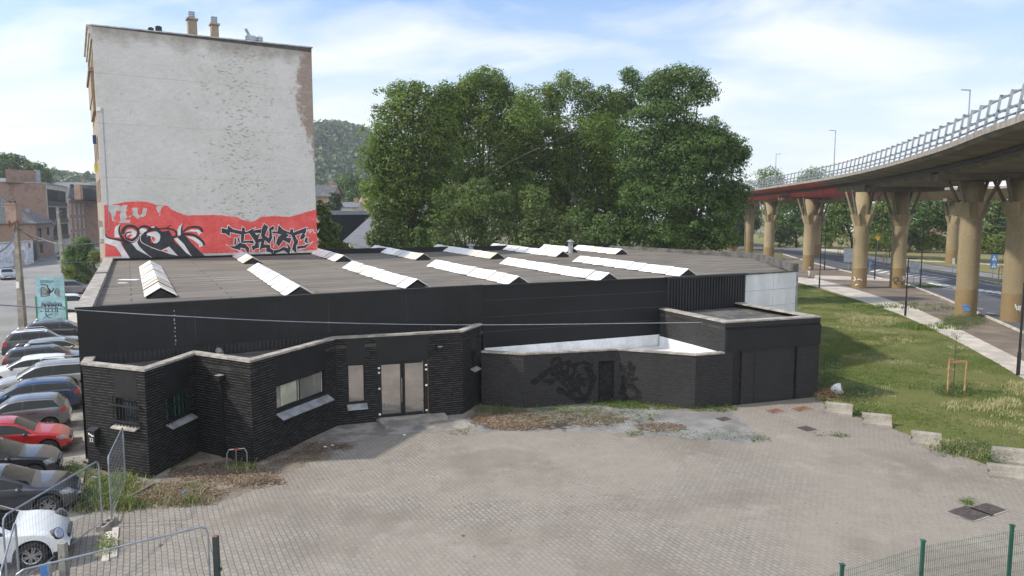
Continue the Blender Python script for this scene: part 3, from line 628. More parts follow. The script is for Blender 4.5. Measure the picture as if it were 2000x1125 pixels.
# low white-lined roof and its wall, with the door in it
ZM = 2.5
R0, c8, c9, c10, J_ = [Vector((*p, 0)) for p in ((-1.44, 33.5), (.55, 32.9), (4.98, 34.08), (8.4, 32.72), (9.85, 33.22))]
c13 = Vector((15.0, 35.0, 0)); K_ = Vector((7.8, 38.0, 0)); N_ = Vector((12.9, 40.6, 0))
hk = hole(c8, c9, 1168, 706, 1200, 786); hk = (hk[0], min(hk[1], (c9-c8).length-.12), .02, hk[3])
b = MB()
for p, q, hs in ((R0, c8, []), (c8, c9, [hk]), (c9, c10, []), (c10, J_, [])): wall_mb(b, p, q, -.05, ZM, hs, .14)
W_(b, 'yard_wall', M['black_brick_far'])
b = MB(); coping(b, [R0, c8, c9, c10, J_], ZM, .34, .07, .04); W_(b, 'yard_wall_coping', M['coping'])
b = MB(); obox(b, c8, c9, hk[0], hk[1], hk[2], hk[3], -.16, -.12); bd = W_(b, 'steel_door', M['overpaint']); b = MB(); obox(b, c8, c9, hk[0]+.1, hk[0]+.16, 1.0, 1.1, -.12, -.05); o = b.build('door_handle', M['dark_metal']); o.parent = bd; o.matrix_parent_inverse = Matrix.Translation(-Vector(WH.location))
b = MB(); b.prism([R0+Vector((.1, .25, 0)), c8+Vector((0, .25, 0)), c9+Vector((0, .3, 0)), c10+Vector((-.05, .3, 0)), J_, K_, B_], 1.9, 1.99); W_(b, 'white_low_roof', M['white_flash'])
# painted-over spray lettering, only a little darker and glossier than the wall
OV = [([(1038, 750), (1055, 735), (1075, 722), (1090, 740), (1108, 755), (1122, 775)], 7, 5), ([(1080, 735), (1078, 705), (1092, 700), (1096, 720), (1082, 735)], 5, 5), ([(1105, 735), (1112, 712), (1124, 722), (1112, 745), (1126, 765)], 6, 6), ([(1132, 728), (1128, 755), (1140, 775), (1152, 760), (1150, 730), (1140, 715)], 6, 5), ([(1150, 715), (1160, 740), (1150, 770), (1142, 783)], 6, 4), ([(1060, 745), (1100, 740), (1140, 742), (1166, 735)], 5, 6)]
OV += [([(1045, 748), (1070, 728), (1090, 712), (1115, 708)], 5, 7), ([(1088, 760), (1110, 770), (1130, 782), (1150, 776)], 8, 8), ([(1095, 725), (1120, 745), (1145, 750)], 9, 6), ([(1118, 715), (1138, 708), (1158, 715)], 5, 5), ([(1070, 750), (1090, 735), (1085, 718)], 6, 4)]
OV2 = [([(1214, 735), (1230, 742), (1246, 738)], 7, 5), ([(1222, 718), (1238, 715), (1234, 735)], 5, 6), ([(1214, 782), (1236, 778), (1254, 776)], 6, 5), ([(1212, 712), (1222, 730), (1216, 760), (1226, 782)], 6, 7), ([(1229, 705), (1232, 725), (1222, 745), (1240, 760), (1250, 772)], 5, 8), ([(1210, 770), (1232, 752), (1246, 765)], 6, 5)]
def lay_over(p, q, sets):
    b = MB()
    for k_, (pts, w0, w1) in enumerate(sets):
        qs = []; P_ = catmull([(x, y, 0) for x, y in pts], 4)
        for i in range(len(P_)-1):
            d = P_[i+1]-P_[i]; d = Vector((-d.y, d.x, 0)).normalized(); w = (w0+(w1-w0)*i/len(P_))/2*(1.35+.3*math.sin(i*1.9))
            b.face([along(p, q, *hit(p, q, v.x, v.y), .003+k_*.0006) for v in (P_[i]+d*w, P_[i+1]+d*w, P_[i+1]-d*w, P_[i]-d*w)])
    W_(b, 'painted_over_lettering', M['overpaint'])
lay_over(c8, c9, OV); lay_over(c9, c10, OV2)
# garage wing
ZG = 3.93; Lg = (c13-c10).length; sJ = (J_-c10).length
hs_ = hole(c10, c13, 1470, 684, 1556, 786); hs_ = (hs_[0], hs_[1], .0, 2.62)
hp = hole(c10, c13, 1428, 690, 1448, 796); hp = (hp[0], hp[1], .0, 2.55)
b = MB(); wall_mb(b, J_, c13, -.05, ZG, [(h[0]-sJ, h[1]-sJ, h[2], h[3]) for h in (hp, hs_)], .14)
wall_mb(b, c13, N_, -.05, ZG); wall_mb(b, K_, J_, 1.95, ZG)
W_(b, 'garage_wall', M['black_brick_far'])
b = MB(); obox(b, c10, c13, sJ+.02, Lg-.02, 2.63, 3.62, .01, .09); W_(b, 'fascia_board', M['black_smooth'])
b = MB(); z = hs_[2]
while z < hs_[3]-.02: obox(b, c10, c13, hs_[0], hs_[1], z, z+.062, -.15, -.09); z += .082
obox(b, c10, c13, hs_[0], hs_[1], hs_[2], hs_[3], -.2, -.14); W_(b, 'roller_shutter', mk('shutter_grey', (.02, .02, .022), .55)); b = MB(); obox(b, c10, c13, hs_[0]-.0, hs_[0]+.06, 0, hs_[3], -.088, -.02); obox(b, c10, c13, hs_[1]-.06, hs_[1], 0, hs_[3], -.088, -.02); W_(b, 'shutter_guide', M['overpaint'])
b = MB(); obox(b, c10, c13, hp[0], hp[1], hp[2], hp[3], -.16, -.1); bd = W_(b, 'side_door', M['black_smooth']); b = MB(); obox(b, c10, c13, hp[1]-.16, hp[1]-.1, 1.1, 1.2, -.1, -.04); o = b.build('door_handle', M['dark_metal']); o.parent = bd; o.matrix_parent_inverse = Matrix.Translation(-Vector(WH.location))
b = MB(); coping(b, [K_, J_, c13, N_], ZG, .5, .07, .05); W_(b, 'garage_coping', M['coping'])
b = MB(); b.prism([K_, J_, c13, N_], 3.6, 3.72); W_(b, 'garage_roof', M['coping_dark'])
b = MB(); d = (J_-K_).normalized(); obox(b, K_, J_, .02, (J_-K_).length-.1, 1.98, 2.52, 0, .012); W_(b, 'white_upstand', M['white_flash'])
b = MB(); obox(b, c10, c13, sJ+.05, Lg-.05, 3.64, 3.72, .0, .03); W_(b, 'fascia_batten', M['black_panel'])
# rooflights
def skylight(near, far, half=.6, hgt=.42, pl=1.35, seed=0, US=Vector((-.441, .8975, 0))):
    rr = random.Random(seed); z0 = 5.4; a = g(*near, z0+hgt); a.z = z0; s_in = (a-A).dot(Vector((.466, -.885, 0)))*-1; a.z = z0+.0115*s_in; L = next(l for l in [k*.1 for k in range(10, 400)] if 1000+FPX*(a+US*l).x/((a+US*l).y*ct-(z0+hgt-CAMH)*st) <= far); US3 = US+Vector((0, 0, .0115)); a.z -= .02; n = max(3, round(L/pl)); W2 = Vector((US.y, -US.x, 0))*half
    b = MB(); st_ = L/n
    for i in range(n):
        tn = rr.choice([(1, 1, 1)]*4+[(.93, .92, .9)]*2+[(.86, .86, .86), (.74, .68, .57), (.66, .68, .74)]); sh = rr.uniform(.96, 1.03); tn = tuple(min(1, x*sh) for x in tn)
        s0, s1 = i*st_+.008, (i+1)*st_-(.075 if seed == 3 else .03); lift = rr.uniform(0, .035); tl = rr.uniform(.01, .05)
        for sg in (-1, 1):
            lo = W2*sg*1.03; f = lambda s, k, zz: a+US3*s+lo*k+Vector((0, 0, zz))
            b.hexa([f(s0, 1, .05+tl), f(s1, 1, .05), f(s1, 0, hgt+lift), f(s0, 0, hgt+lift+tl)][::sg], [f(s0, 1, .08+tl), f(s1, 1, .08), f(s1, 0, hgt+.03+lift), f(s0, 0, hgt+.03+lift+tl)][::sg], c=tn)
    sk = W_(b, 'skylight', M['skylight'])
    b = MB(); f = lambda s, k, zz: a+US3*s+W2*k+Vector((0, 0, zz))
    b.face([f(.06, -.93, 0), f(.06, .93, 0), f(.06, 0, hgt-.02)]); b.face([f(L-.06, .93, 0), f(L-.06, -.93, 0), f(L-.06, 0, hgt-.02)])
    b.face([f(.05, -.93, .02), f(.05, 0, hgt-.03), f(L-.05, 0, hgt-.03), f(L-.05, -.93, .02)]); b.face([f(.05, 0, hgt-.03), f(.05, .93, .02), f(L-.05, .93, .02), f(L-.05, 0, hgt-.03)])
    o = b.build('skylight_frame', M['rubber']); o.parent = sk; o.matrix_parent_inverse = Matrix.Translation(-Vector(WH.location))
for i, (nr, fr) in enumerate([((314, 565), 293), ((586, 561.5), 504), ((816, 549), 688), ((1014, 541), 851), ((1190.6, 534.4), 992), ((1345, 526.5), 1133), ((494, 510), 449), ((672, 506), 594), ((828, 503), 733), ((972, 500.5), 854), ((1100, 497), 964), ((1215, 492.5), 1129), ((1118, 489.5), 1062)]):
    if i == 0: skylight(nr, fr, seed=3, pl=1.35, US=UF)
    else: skylight(nr, fr, seed=i+3)
for px_, py_ in ((920, 497), (1114, 498)):
    p = g(px_, py_, 5.5); b = MB(); hh = .62 if px_ < 1000 else .98; b.lathe([(.001, 5.45), (.2, 5.45), (.2, 5.5+hh), (.17, 5.5+hh), (.17, 5.5+hh+.12), (.34, 5.5+hh+.13), (.12, 5.5+hh+.28), (.001, 5.5+hh+.3)], p.x, p.y, 14)
    W_(b, 'roof_vent', M['metal_sill'], smooth=False)
for x, y in ((252, 548), (240, 554)): p = g(x, y, 5.5); b = MB(); k = .5 if x > 245 else .22; b.box(p.x-k, p.y-k*.4, 5.5, p.x+k, p.y+k*.4, 5.56); W_(b, 'roof_debris', M['white_flash'])
# ------------------------------------------------------------ tall apartment building with painted gable
e_ = (H_-I_).normalized(); b_n = Vector((-.515, .857, 0)); GI = I_+e_*0+Vector((0, 0, 0)); GH = H_
AP = thing('apartment_building', 'tall brick apartment building whose blank whitewashed gable carries red band and graffiti', 'apartment building', (GI.x, GI.y, 0))
def Wa(b, name, m, **k): return b.build(name, m, AP, world=True, **k)
LG = (GH-GI).length; ZT = 21.35
b = MB(); wall_mb(b, GI, GH, -.05, ZT); b.face([along(GI, GH, 0, ZT), along(GI, GH, LG, ZT), along(GI, GH, LG, ZT+.32), along(GI, GH, 0, ZT+.02)]); Wa(b, 'gable_wall', M['white_gable'])
b = MB(); BI, BH = GI+b_n*11, GH+b_n*11
wins = []
for fl in range(7):
    for k_ in range(3): wins.append((1.2+k_*3.3, 3.1+k_*3.3, .9+fl*2.95, 2.5+fl*2.95))
wall_mb(b, BI, GI, -.05, ZT, wins, .2); wall_mb(b, GH, BH, -.05, ZT); wall_mb(b, BH, BI, -.05, ZT); Wa(b, 'brick_wall', M['brick_tan'])
for h in wins:
    b = MB(); s0, s1, za, zb = h
    for a, c, d, e in ((s0, s0+.07, za, zb), (s1-.07, s1, za, zb), (s0+.07, s1-.07, za, za+.07), (s0+.07, s1-.07, zb-.07, zb)): obox(b, BI, GI, a, c, d, e, -.2, -.12)
    wf = Wa(b, 'window', M['white_frame']); b = MB(); obox(b, BI, GI, s0, s1, za, zb, -.19, -.17); o = b.build('pane', M['glass_dark']); o.parent = wf; o.matrix_parent_inverse = Matrix.Translation(-Vector(AP.location))
b = MB(); b.hexa([(p.x, p.y, ZT-.02) for p in (GI, GH, BH, BI)], [(p.x, p.y, ZT+z) for p, z in ((GI, .02), (GH, .3), (BH, .3), (BI, .02))]); Wa(b, 'flat_roof', M['coping_dark'])
b = MB(); f = lambda s, o, z: along(GI, GH, s, z, o)
b.hexa([f(-.1, .06, ZT+.02), f(LG+.1, .06, ZT+.32), f(LG+.1, -.3, ZT+.32), f(-.1, -.3, ZT+.02)], [f(-.1, .06, ZT+.1), f(LG+.1, .06, ZT+.4), f(LG+.1, -.3, ZT+.4), f(-.1, -.3, ZT+.1)]); Wa(b, 'roof_coping', M['metal_sill'])
b = MB()
for z in (18.3, 15.0, 11.4): obox(b, GI, GH, .0, LG, z, z+.022, 0, .008)
Wa(b, 'floor_band', mk('band', (.46, .43, .385), .85))
b = MB(); obox(b, BI, GI, 0, 11, ZT-.85, ZT-.5, .0, .12); obox(b, BI, GI, 0, 11, ZT-.5, ZT-.1, 0, .22); obox(b, BI, GI, 0, 11, ZT-.1, ZT+.06, 0, .34); Wa(b, 'cornice', M['stone_light'])
b = MB(); obox(b, BI, GI, 2, 9.6, 16.9, 18.6, 0, .2); obox(b, BI, GI, 1.9, 9.7, 18.6, 18.9, 0, .32); obox(b, BI, GI, 2, 9.6, 16.0, 16.9, 0, .14); Wa(b, 'balcony', M['brick_tan'])
for x, top, w in ((377, 40, .9), (420, 50, .8)):
    s = hit(GI, GH, x, 80)[0]*1.03; p = along(GI, GH, s, 0, -1.2); b = MB(); zt = CAMH+(562.5-top)/FPX*0; zt = pt(x, top, p.y).z
    obox(b, GI, GH, s-w/2+.15, s+w/2-.15, ZT, zt, -1.5, -.95); obox(b, GI, GH, s-w/2+.07, s+w/2-.07, zt, zt+.12, -1.6, -.85)
    ch = Wa(b, 'chimney', M['brick_tan']); b = MB()
    for i in range(4): obox(b, GI, GH, s-.2, s+.2, zt+.12+i*.14, zt+.2+i*.14, -1.42, -1.03)
    obox(b, GI, GH, s-.13, s+.13, zt+.12, zt+.6, -1.35, -1.1); o = b.build('chimney_cowl', M['galv']); o.parent = ch; o.matrix_parent_inverse = Matrix.Translation(-Vector(AP.location))
for x, top, w, mm in ((297, 57, .35, 'dark_metal'), (312, 55, .4, 'dark_metal'), (490, 70, .75, 'galv'), (507, 74, .42, 'galv')):
    s = hit(GI, GH, x, 90)[0]*1.02; p = along(GI, GH, s, 0, -.8); zt = max(pt(x, top, p.y).z, ZT+.45); b = MB(); i = 0; z = ZT+.05
    while z < zt: obox(b, GI, GH, s-w/2, s+w/2, z, z+.1, -1, -.6); obox(b, GI, GH, s-w/2+.07, s+w/2-.07, z+.1, z+.16, -.95, -.65); z += .16
    if x == 490: b.tube(along(GI, GH, s-.1, z, -.8), along(GI, GH, s-.35, z+.45, -.8), .1, 8)
    Wa(b, 'roof_vent', M[mm])
s_, z_ = hit(GI, GH, 195, 449); b = MB(); obox(b, BI, GI, 10.3, 10.75, 7.2, 8.0, 0, .2); Wa(b, 'meter_box', M['white_frame'])
b = MB(); b.path([along(GI, GH, .35, z, .03) for z in (16, 12, 8.6, 8.0)]+[along(GI, GH, .15, 7.6, .03)], .02, 5); Wa(b, 'cable_duct', M['galv'])
b = MB(); obox(b, GI, GH, -.0, .22, 15.8, 16.05, 0, .12); Wa(b, 'junction_box', M['white_frame'])
# signs sticking out over the street
def sign_on(name, label, z0, z1, sx0, o0, o1, mat_):
    b = MB(); obox(b, BI, GI, sx0, sx0+.12, z0, z1, o0, o1); return W_tag(b, name, label, mat_)
b = MB(); obox(b, BI, GI, 9.8, 9.86, 13.7, 14.3, .08, .3); Wa(b, 'blue_sign_board', mk('navy', (.02, .03, .12), .5))
b = MB(); obox(b, BI, GI, 9.6, 9.66, 11.8, 12.4, .08, .3); Wa(b, 'yellow_sign_board', mk('yellow', (.6, .5, .04), .6))
# paint on the gable: red band, pale patches, two graffiti pieces
def paint(name, mat_, polys, out, parent=AP):
    b = MB()
    for P_ in polys: b.face([along(GI, GH, *hit(GI, GH, *p), out) for p in P_])
    return b.build(name, mat_, parent, world=True)
def stroke(polys, pts, w0, w1=None):
    """tapering brush stroke through pixel points"""
    w1 = w0 if w1 is None else w1; P_ = catmull([(x, y, 0) for x, y in pts], 5); L_, R_ = [], []
    for i, p in enumerate(P_):
        d = (P_[min(i+1, len(P_)-1)]-P_[max(i-1, 0)]); d = Vector((-d.y, d.x, 0)).normalized(); t = i/(len(P_)-1)
        w = (w0+(w1-w0)*t)/2; L_.append(p+d*w); R_.append(p-d*w)
    for i in range(len(P_)-1): polys.append([(q.x, q.y) for q in (L_[i], L_[i+1], R_[i+1], R_[i])])
def rag(pts, amp=.5, n=5):
    out = []
    for i, (a, b_) in enumerate(zip(pts, pts[1:])):
        for k_ in range(n): t = k_/n; out.append((a[0]+(b_[0]-a[0])*t, a[1]+(b_[1]-a[1])*t+rnd.uniform(-amp, amp)))
    return out+[pts[-1]]
top = [(203.5, 400), (214.5, 400.5), (226, 398.4), (249, 394), (272, 393.3), (295, 396), (306.5, 401), (327, 402), (336.4, 409.9), (350, 416), (364, 420.8), (385, 420.6), (410, 419.8), (430, 420.5), (444.5, 421.8), (463, 424), (471, 428), (479, 431), (488, 433), (497.4, 431.7), (509, 424), (522, 422.5), (536.5, 422), (553, 423.4), (568.7, 423), (585, 418), (600, 413.5), (618, 409.2)]
LR = (hit(GI, GH, 203, 500), )
paint('red_paint_band', M['gr_red'], [rag(top)+[(619.3, 489.8), (205.6, 503)]], .004)
paint('grey_plinth_band', M['gr_grey'], [[(205.6, 501.5), (619.3, 488.5), (619.6, 495), (205.8, 508)]], .008)
cv = lambda l: [(200+x/9.524, 390+y/9.524) for x, y in l]
patches = [cv([(95, 110), (150, 95), (300, 105), (350, 125), (400, 95), (470, 100), (440, 170), (465, 185), (430, 230), (450, 300), (470, 320), (420, 370), (530, 380), (500, 430), (290, 430), (340, 390), (320, 290), (350, 215), (260, 205), (245, 290), (210, 320), (215, 370), (260, 405), (180, 395), (165, 280), (140, 230), (100, 190)]),
    cv([(540, 180), (570, 150), (640, 150), (670, 175), (650, 215), (660, 260), (700, 300), (740, 255), (745, 200), (770, 145), (800, 170), (830, 150), (820, 235), (800, 300), (740, 325), (700, 310), (670, 360), (640, 350), (600, 310), (555, 285), (575, 220)]),
    cv([(995, 150), (1020, 120), (1100, 110), (1150, 120), (1090, 150), (1100, 190), (1060, 200), (1090, 240), (1050, 245), (1020, 210)]), cv([(1050, 270), (1080, 265), (1070, 300), (1050, 290)]), cv([(480, 320), (520, 290), (540, 310), (510, 330)]), cv([(100, 230), (120, 260), (130, 320), (105, 280)])]
[paint('bare_patch', M['gr_grey'], [q], .009) for q in patches]
wh = [cv([(35, 640), (60, 600), (55, 680), (110, 720), (330, 780), (360, 850), (420, 950), (520, 1100), (380, 1100), (330, 990), (240, 870), (35, 800)]),
      cv([(345, 445), (310, 500), (305, 600), (340, 700), (225, 700), (225, 560), (245, 500)]), cv([(500, 800), (560, 790), (700, 640), (730, 640), (640, 790), (680, 870), (860, 1040), (960, 1100), (860, 1045), (640, 930)]),
      cv([(1400, 660), (1395, 560), (1430, 490), (1520, 425), (1490, 500), (1465, 560), (1480, 680)]), cv([(1080, 950), (1240, 870), (1405, 1045), (1250, 1010)]), cv([(820, 690), (830, 620), (1000, 590), (1080, 640), (1080, 740), (1030, 810), (960, 810), (900, 720)]),
      cv([(1330, 720), (1400, 710), (1520, 830), (1600, 960), (1660, 1050), (1560, 990), (1440, 860)]), cv([(1530, 600), (1660, 555), (1780, 560), (1860, 610), (1790, 660), (1760, 600), (1650, 590)]), cv([(1560, 680), (1700, 690), (1830, 770), (1890, 850), (1800, 890), (1790, 830), (1700, 760)]),
      cv([(410, 640), (470, 560), (560, 550), (640, 600), (620, 680), (540, 720), (450, 700)]), cv([(680, 560), (730, 530), (800, 540), (830, 570), (740, 620), (700, 620)]), cv([(905, 510), (960, 490), (990, 530), (930, 545)])]
paint('graffiti_pale_fill', M['gr_white'], wh, .013)
paint('graffiti_red_gaps', M['gr_red'], [cv([(910, 680), (960, 690), (985, 740), (960, 785), (920, 740)]), cv([(455, 670), (540, 635), (555, 660), (500, 715), (465, 700)]), cv([(1120, 945), (1190, 920), (1225, 975)]), cv([(1315, 740), (1400, 800), (1440, 860), (1360, 800)])], .017)
bk = [cv([(520, 1100), (350, 800), (480, 790), (560, 830), (640, 930), (860, 1045), (960, 1100)]), cv([(650, 800), (700, 670), (760, 640), (900, 680), (900, 900), (1090, 950), (1250, 1010), (1405, 1045), (1240, 870), (1330, 740), (1440, 860), (1560, 990), (1660, 1055), (1560, 1095), (960, 1100), (860, 1040), (680, 880)]),
      cv([(1080, 600), (1240, 570), (1330, 740), (1240, 870), (1090, 940), (900, 880), (1000, 820), (1090, 740)]), cv([(1470, 640), (1560, 680), (1640, 790), (1800, 950), (1950, 1080), (1680, 1095), (1660, 1050), (1520, 830), (1390, 700)])]
paint('graffiti_black_fill', M['gr_black'], bk, .015)
st2 = []
for pts, w0, w1 in (([(115, 583), (65, 620), (70, 680), (150, 720), (300, 745), (450, 790), (540, 790), (620, 740), (680, 660)], 1.2, 6), ([(355, 445), (315, 510), (320, 620), (390, 740), (500, 830)], .8, 8), ([(380, 640), (390, 560), (450, 500), (540, 490), (620, 520), (670, 590), (650, 680), (560, 750), (470, 730), (430, 680), (450, 620), (540, 600)], 7, 2.5),
        ([(660, 560), (720, 505), (800, 495), (880, 530), (900, 560)], 4, 5), ([(780, 800), (770, 700), (810, 610), (900, 560), (1000, 555), (1090, 620), (1110, 700), (1080, 800), (1000, 850), (880, 830), (820, 760)], 5, 9), ([(970, 500), (1050, 540), (1180, 535), (1290, 550), (1370, 600), (1370, 680), (1300, 700)], 2.5, 4.5), ([(1290, 472), (1230, 500), (1200, 540)], .6, 3.5), ([(1525, 420), (1480, 500), (1475, 600), (1490, 680)], .8, 6),
        ([(1500, 600), (1600, 525), (1720, 505), (1820, 530), (1860, 600)], 3, 5.5), ([(1500, 640), (1600, 640), (1700, 660), (1800, 720), (1880, 800), (1885, 850)], 5, 4.5), ([(1215, 570), (1250, 640), (1300, 710), (1350, 690), (1370, 650)], 1.5, 2)):
    stroke(st2, cv(pts), w0, w1)
paint('graffiti_black_strokes', M['gr_black'], st2, .019)
st3 = []
for pts, w0, w1 in (([(700, 660), (640, 730), (560, 785), (500, 770)], 1.4, .8), ([(830, 570), (760, 610), (710, 680), (720, 780), (830, 850), (1000, 920), (1090, 950)], 1.6, .9), ([(830, 690), (880, 630), (980, 600)], .8, .5), ([(640, 800), (700, 890), (860, 1040), (970, 1105)], .8, 1.0)): stroke(st3, cv(pts), w0, w1)
paint('graffiti_white_strokes', M['gr_white'], st3, .023)
# second piece: angular black letters with a white edge
ct_ = lambda l: [(425+x/10, 425+y/10) for x, y in l]
TR = [[(80, 200), (185, 230), (205, 150), (300, 225), (470, 262), (480, 180), (535, 210), (530, 270), (560, 280), (730, 200), (700, 245), (610, 305), (520, 325), (510, 460), (450, 480), (460, 330), (240, 285), (235, 370), (150, 310), (75, 305)],
      [(325, 530), (330, 400), (362, 400), (360, 530)], [(385, 420), (415, 380), (435, 470), (415, 490)], [(190, 540), (330, 560), (400, 510), (520, 455), (690, 445), (710, 510), (600, 490), (440, 500), (540, 515), (620, 600), (600, 715), (530, 600), (440, 590), (450, 640), (300, 600)],
      [(615, 290), (700, 250), (860, 220), (840, 300), (730, 300), (760, 340), (830, 310), (790, 420), (870, 400), (920, 450), (900, 520), (1020, 530), (1030, 600), (1085, 630), (1080, 720), (1030, 680), (945, 660), (950, 590), (870, 600), (820, 650), (850, 470), (800, 490), (810, 590), (730, 610), (690, 655), (660, 560), (720, 540), (740, 480), (690, 400), (640, 340)],
      [(870, 190), (910, 120), (990, 180), (920, 350), (1000, 400), (1010, 290), (1000, 220), (1080, 160), (1110, 190), (1080, 250), (1050, 240), (1065, 400), (1010, 510), (900, 430), (845, 360)],
      [(1065, 270), (1170, 270), (1190, 140), (1270, 230), (1410, 290), (1420, 230), (1470, 225), (1480, 290), (1740, 190), (1720, 290), (1690, 330), (1720, 330), (1690, 400), (1620, 440), (1610, 380), (1660, 300), (1510, 350), (1580, 470), (1530, 560), (1540, 700), (1450, 620), (1490, 480), (1440, 340), (1330, 300), (1390, 340), (1340, 390), (1440, 400), (1410, 510), (1280, 440), (1190, 570), (1140, 500), (1180, 380), (1240, 330), (1140, 310), (1070, 310)],
      [(1090, 720), (1090, 640), (1200, 620), (1290, 570), (1380, 600), (1330, 480), (1430, 590), (1400, 720), (1290, 640), (1180, 680)], [(1550, 560), (1700, 540), (1820, 490), (1720, 590), (1550, 610)], [(1690, 470), (1720, 390), (1765, 390), (1730, 490)], [(1725, 500), (1755, 455), (1780, 490)], [(1090, 350), (1130, 370), (1110, 520), (1095, 560)]]
def grow(P_, d):
    n = len(P_); a = sum(P_[i][0]*P_[(i+1) % n][1]-P_[(i+1) % n][0]*P_[i][1] for i in range(n)); sg = 1 if a > 0 else -1; out = []
    for i in range(n):
        p0, p, p1 = Vector(P_[i-1]), Vector(P_[i]), Vector(P_[(i+1) % n]); u, v = (p-p0).normalized(), (p1-p).normalized()
        n0, n1 = Vector((u.y, -u.x)), Vector((v.y, -v.x)); mm = n0+n1
        mm = mm.normalized() if mm.length > .05 else n0; kk = min(2.6, 1/max(.2, mm.dot(n0))); q = p+mm*d*sg*kk; out.append((q.x, q.y))
    return out
TP = [ct_(p) for p in TR]
for i, p in enumerate(TP): paint('graffiti_white_outline', M['gr_white'], [grow(p, 1.15)], .010+i*.0008) if i == 0 else None
paint('graffiti_white_outline', M['gr_white'], [grow(p, 1.1) for p in TP[1:]], .0125)
paint('graffiti_black_letters', M['gr_black'], TP, .022)
st4 = []
for pts in ([(160, 520), (300, 600), (480, 665)], [(1580, 635), (1740, 570), (1870, 460)]): stroke(st4, ct_(pts), .9, 1.1)
paint('graffiti_white_flick', M['gr_white'], st4, .02)
paint('graffiti_small_tag', M['gr_black'], (lambda q: [stroke(q, ct_(p), .5) for p in ([(235, 440), (290, 430), (240, 520), (290, 515)], [(250, 470), (290, 480)], [(740, 700), (850, 670)], [(760, 670), (820, 715)], [(1800, 600), (1860, 605)], [(1840, 590), (1850, 620)])] and q)([]), .02)
def letters(name, txt, size, mat_, loc, rotm, parent, ext=.002):
    cu_ = bpy.data.curves.new(name, 'FONT'); cu_.body = txt; cu_.size = size; cu_.extrude = ext; cu_.align_x = 'CENTER'; cu_.align_y = 'CENTER'
    t_ = bpy.data.objects.new(name, cu_); S.collection.objects.link(t_); dg = bpy.context.evaluated_depsgraph_get(); me = bpy.data.meshes.new_from_object(t_.evaluated_get(dg)); bpy.data.objects.remove(t_)
    me.materials.clear(); me.materials.append(mat_); o = bpy.data.objects.new(name, me); S.collection.objects.link(o)
    o.matrix_world = Matrix.Translation(Vector(loc)) @ rotm.to_4x4()
    if parent:
        o.parent = parent; off = Vector((0, 0, 0)); p = parent
        while p: off += Vector(p.location); p = p.parent
        o.matrix_parent_inverse = Matrix.Translation(-off)
    return o
def wallrot(p, q):
    d = (Vector(q)-Vector(p)); d.z = 0; d.normalize(); n = Vector((d.y, -d.x, 0)); return Matrix((d, Vector((0, 0, 1)), n)).transposed()
s_, z_ = hit(GI, GH, 609, 452); letters('graffiti_signature', 'MPLV', .48, M['gr_white'], along(GI, GH, s_+.05, z_, .012), wallrot(GI, GH), AP)
# house number box
MB0 = along(W0, c1, hit(W0, c1, 187, 850)[0], 0, 0); s_, z_ = hit(W0, c1, 188, 850)
mbx = thing('mailbox', 'black wall mailbox with white number 32 on the left black brick wall', 'mailbox', (MB0.x, MB0.y, z_))
b = MB(); obox(b, W0, c1, s_-.17, s_+.17, z_-.3, z_+.2, .01, .2); f = lambda s, o, z: along(W0, c1, s, z, o)
b.build('box_body', M['black_smooth'], mbx, world=True)
b = MB(); b.hexa([f(s_-.19, .23, z_+.2), f(s_+.19, .23, z_+.2), f(s_+.19, .0, z_+.2), f(s_-.19, .0, z_+.2)], [f(s_-.19, .23, z_+.22), f(s_+.19, .23, z_+.22), f(s_+.19, .0, z_+.3), f(s_-.19, .0, z_+.3)]); b.build('lid', M['dark_metal'], mbx, world=True)
letters('house_number', '32', .2, M['white_frame'], along(W0, c1, s_, z_-.12, .202), wallrot(W0, c1), mbx)
b = MB(); obox(b, W0, c1, s_-.13, s_-.06, z_+.06, z_+.13, .2, .204); obox(b, W0, c1, s_-.04, s_+.02, z_+.05, z_+.1, .2, .204); obox(b, W0, c1, s_-.0, s_+.13, z_+.02, z_+.06, .2, .204); b.build('name_sticker', M['white_frame'], mbx, world=True)
# ------------------------------------------------------------ foliage
rg = np.random.default_rng(5)
def leaves_mesh(name, P, Nn, size, tone, mat_, parent=None, asp=.62, kind=None, off=None):
    """one small leaf-like quad per point P, facing roughly Nn"""
    n = len(P); Nn = Nn+rg.normal(0, .42, (n, 3)); Nn /= np.linalg.norm(Nn, axis=1)[:, None]+1e-9
    r = rg.normal(0, 1, (n, 3)); a = np.cross(Nn, r); a /= np.linalg.norm(a, axis=1)[:, None]+1e-9; b = np.cross(Nn, a)
    s = (size*rg.uniform(.6, 1.35, n))[:, None] if np.isscalar(size) else size[:, None]
    a = a*s*.5; b = b*s*.5*asp
    V = np.stack([P-a, P+b*1.0-a*.1, P+a, P-b-a*.1], 1).reshape(-1, 3)
    if off is not None: V = V-np.array(off)
    me = bpy.data.meshes.new(name); me.vertices.add(4*n); me.vertices.foreach_set('co', V.astype(np.float32).ravel())
    me.loops.add(4*n); me.loops.foreach_set('vertex_index', np.arange(4*n, dtype=np.int32))
    me.polygons.add(n); me.polygons.foreach_set('loop_start', np.arange(0, 4*n, 4, dtype=np.int32)); me.polygons.foreach_set('loop_total', np.full(n, 4, dtype=np.int32))
    me.materials.append(mat_); ca = me.color_attributes.new('tone', 'FLOAT_COLOR', 'CORNER')
    t = np.ones((4*n, 4), dtype=np.float32); t[:, :3] = np.repeat(tone, 4, 0) if tone.ndim == 2 else np.repeat(tone, 4)[:, None]; ca.data.foreach_set('color', t.ravel())
    me.update(); me.validate(); o = bpy.data.objects.new(name, me); S.collection.objects.link(o)
    if parent: o.parent = parent
    return o
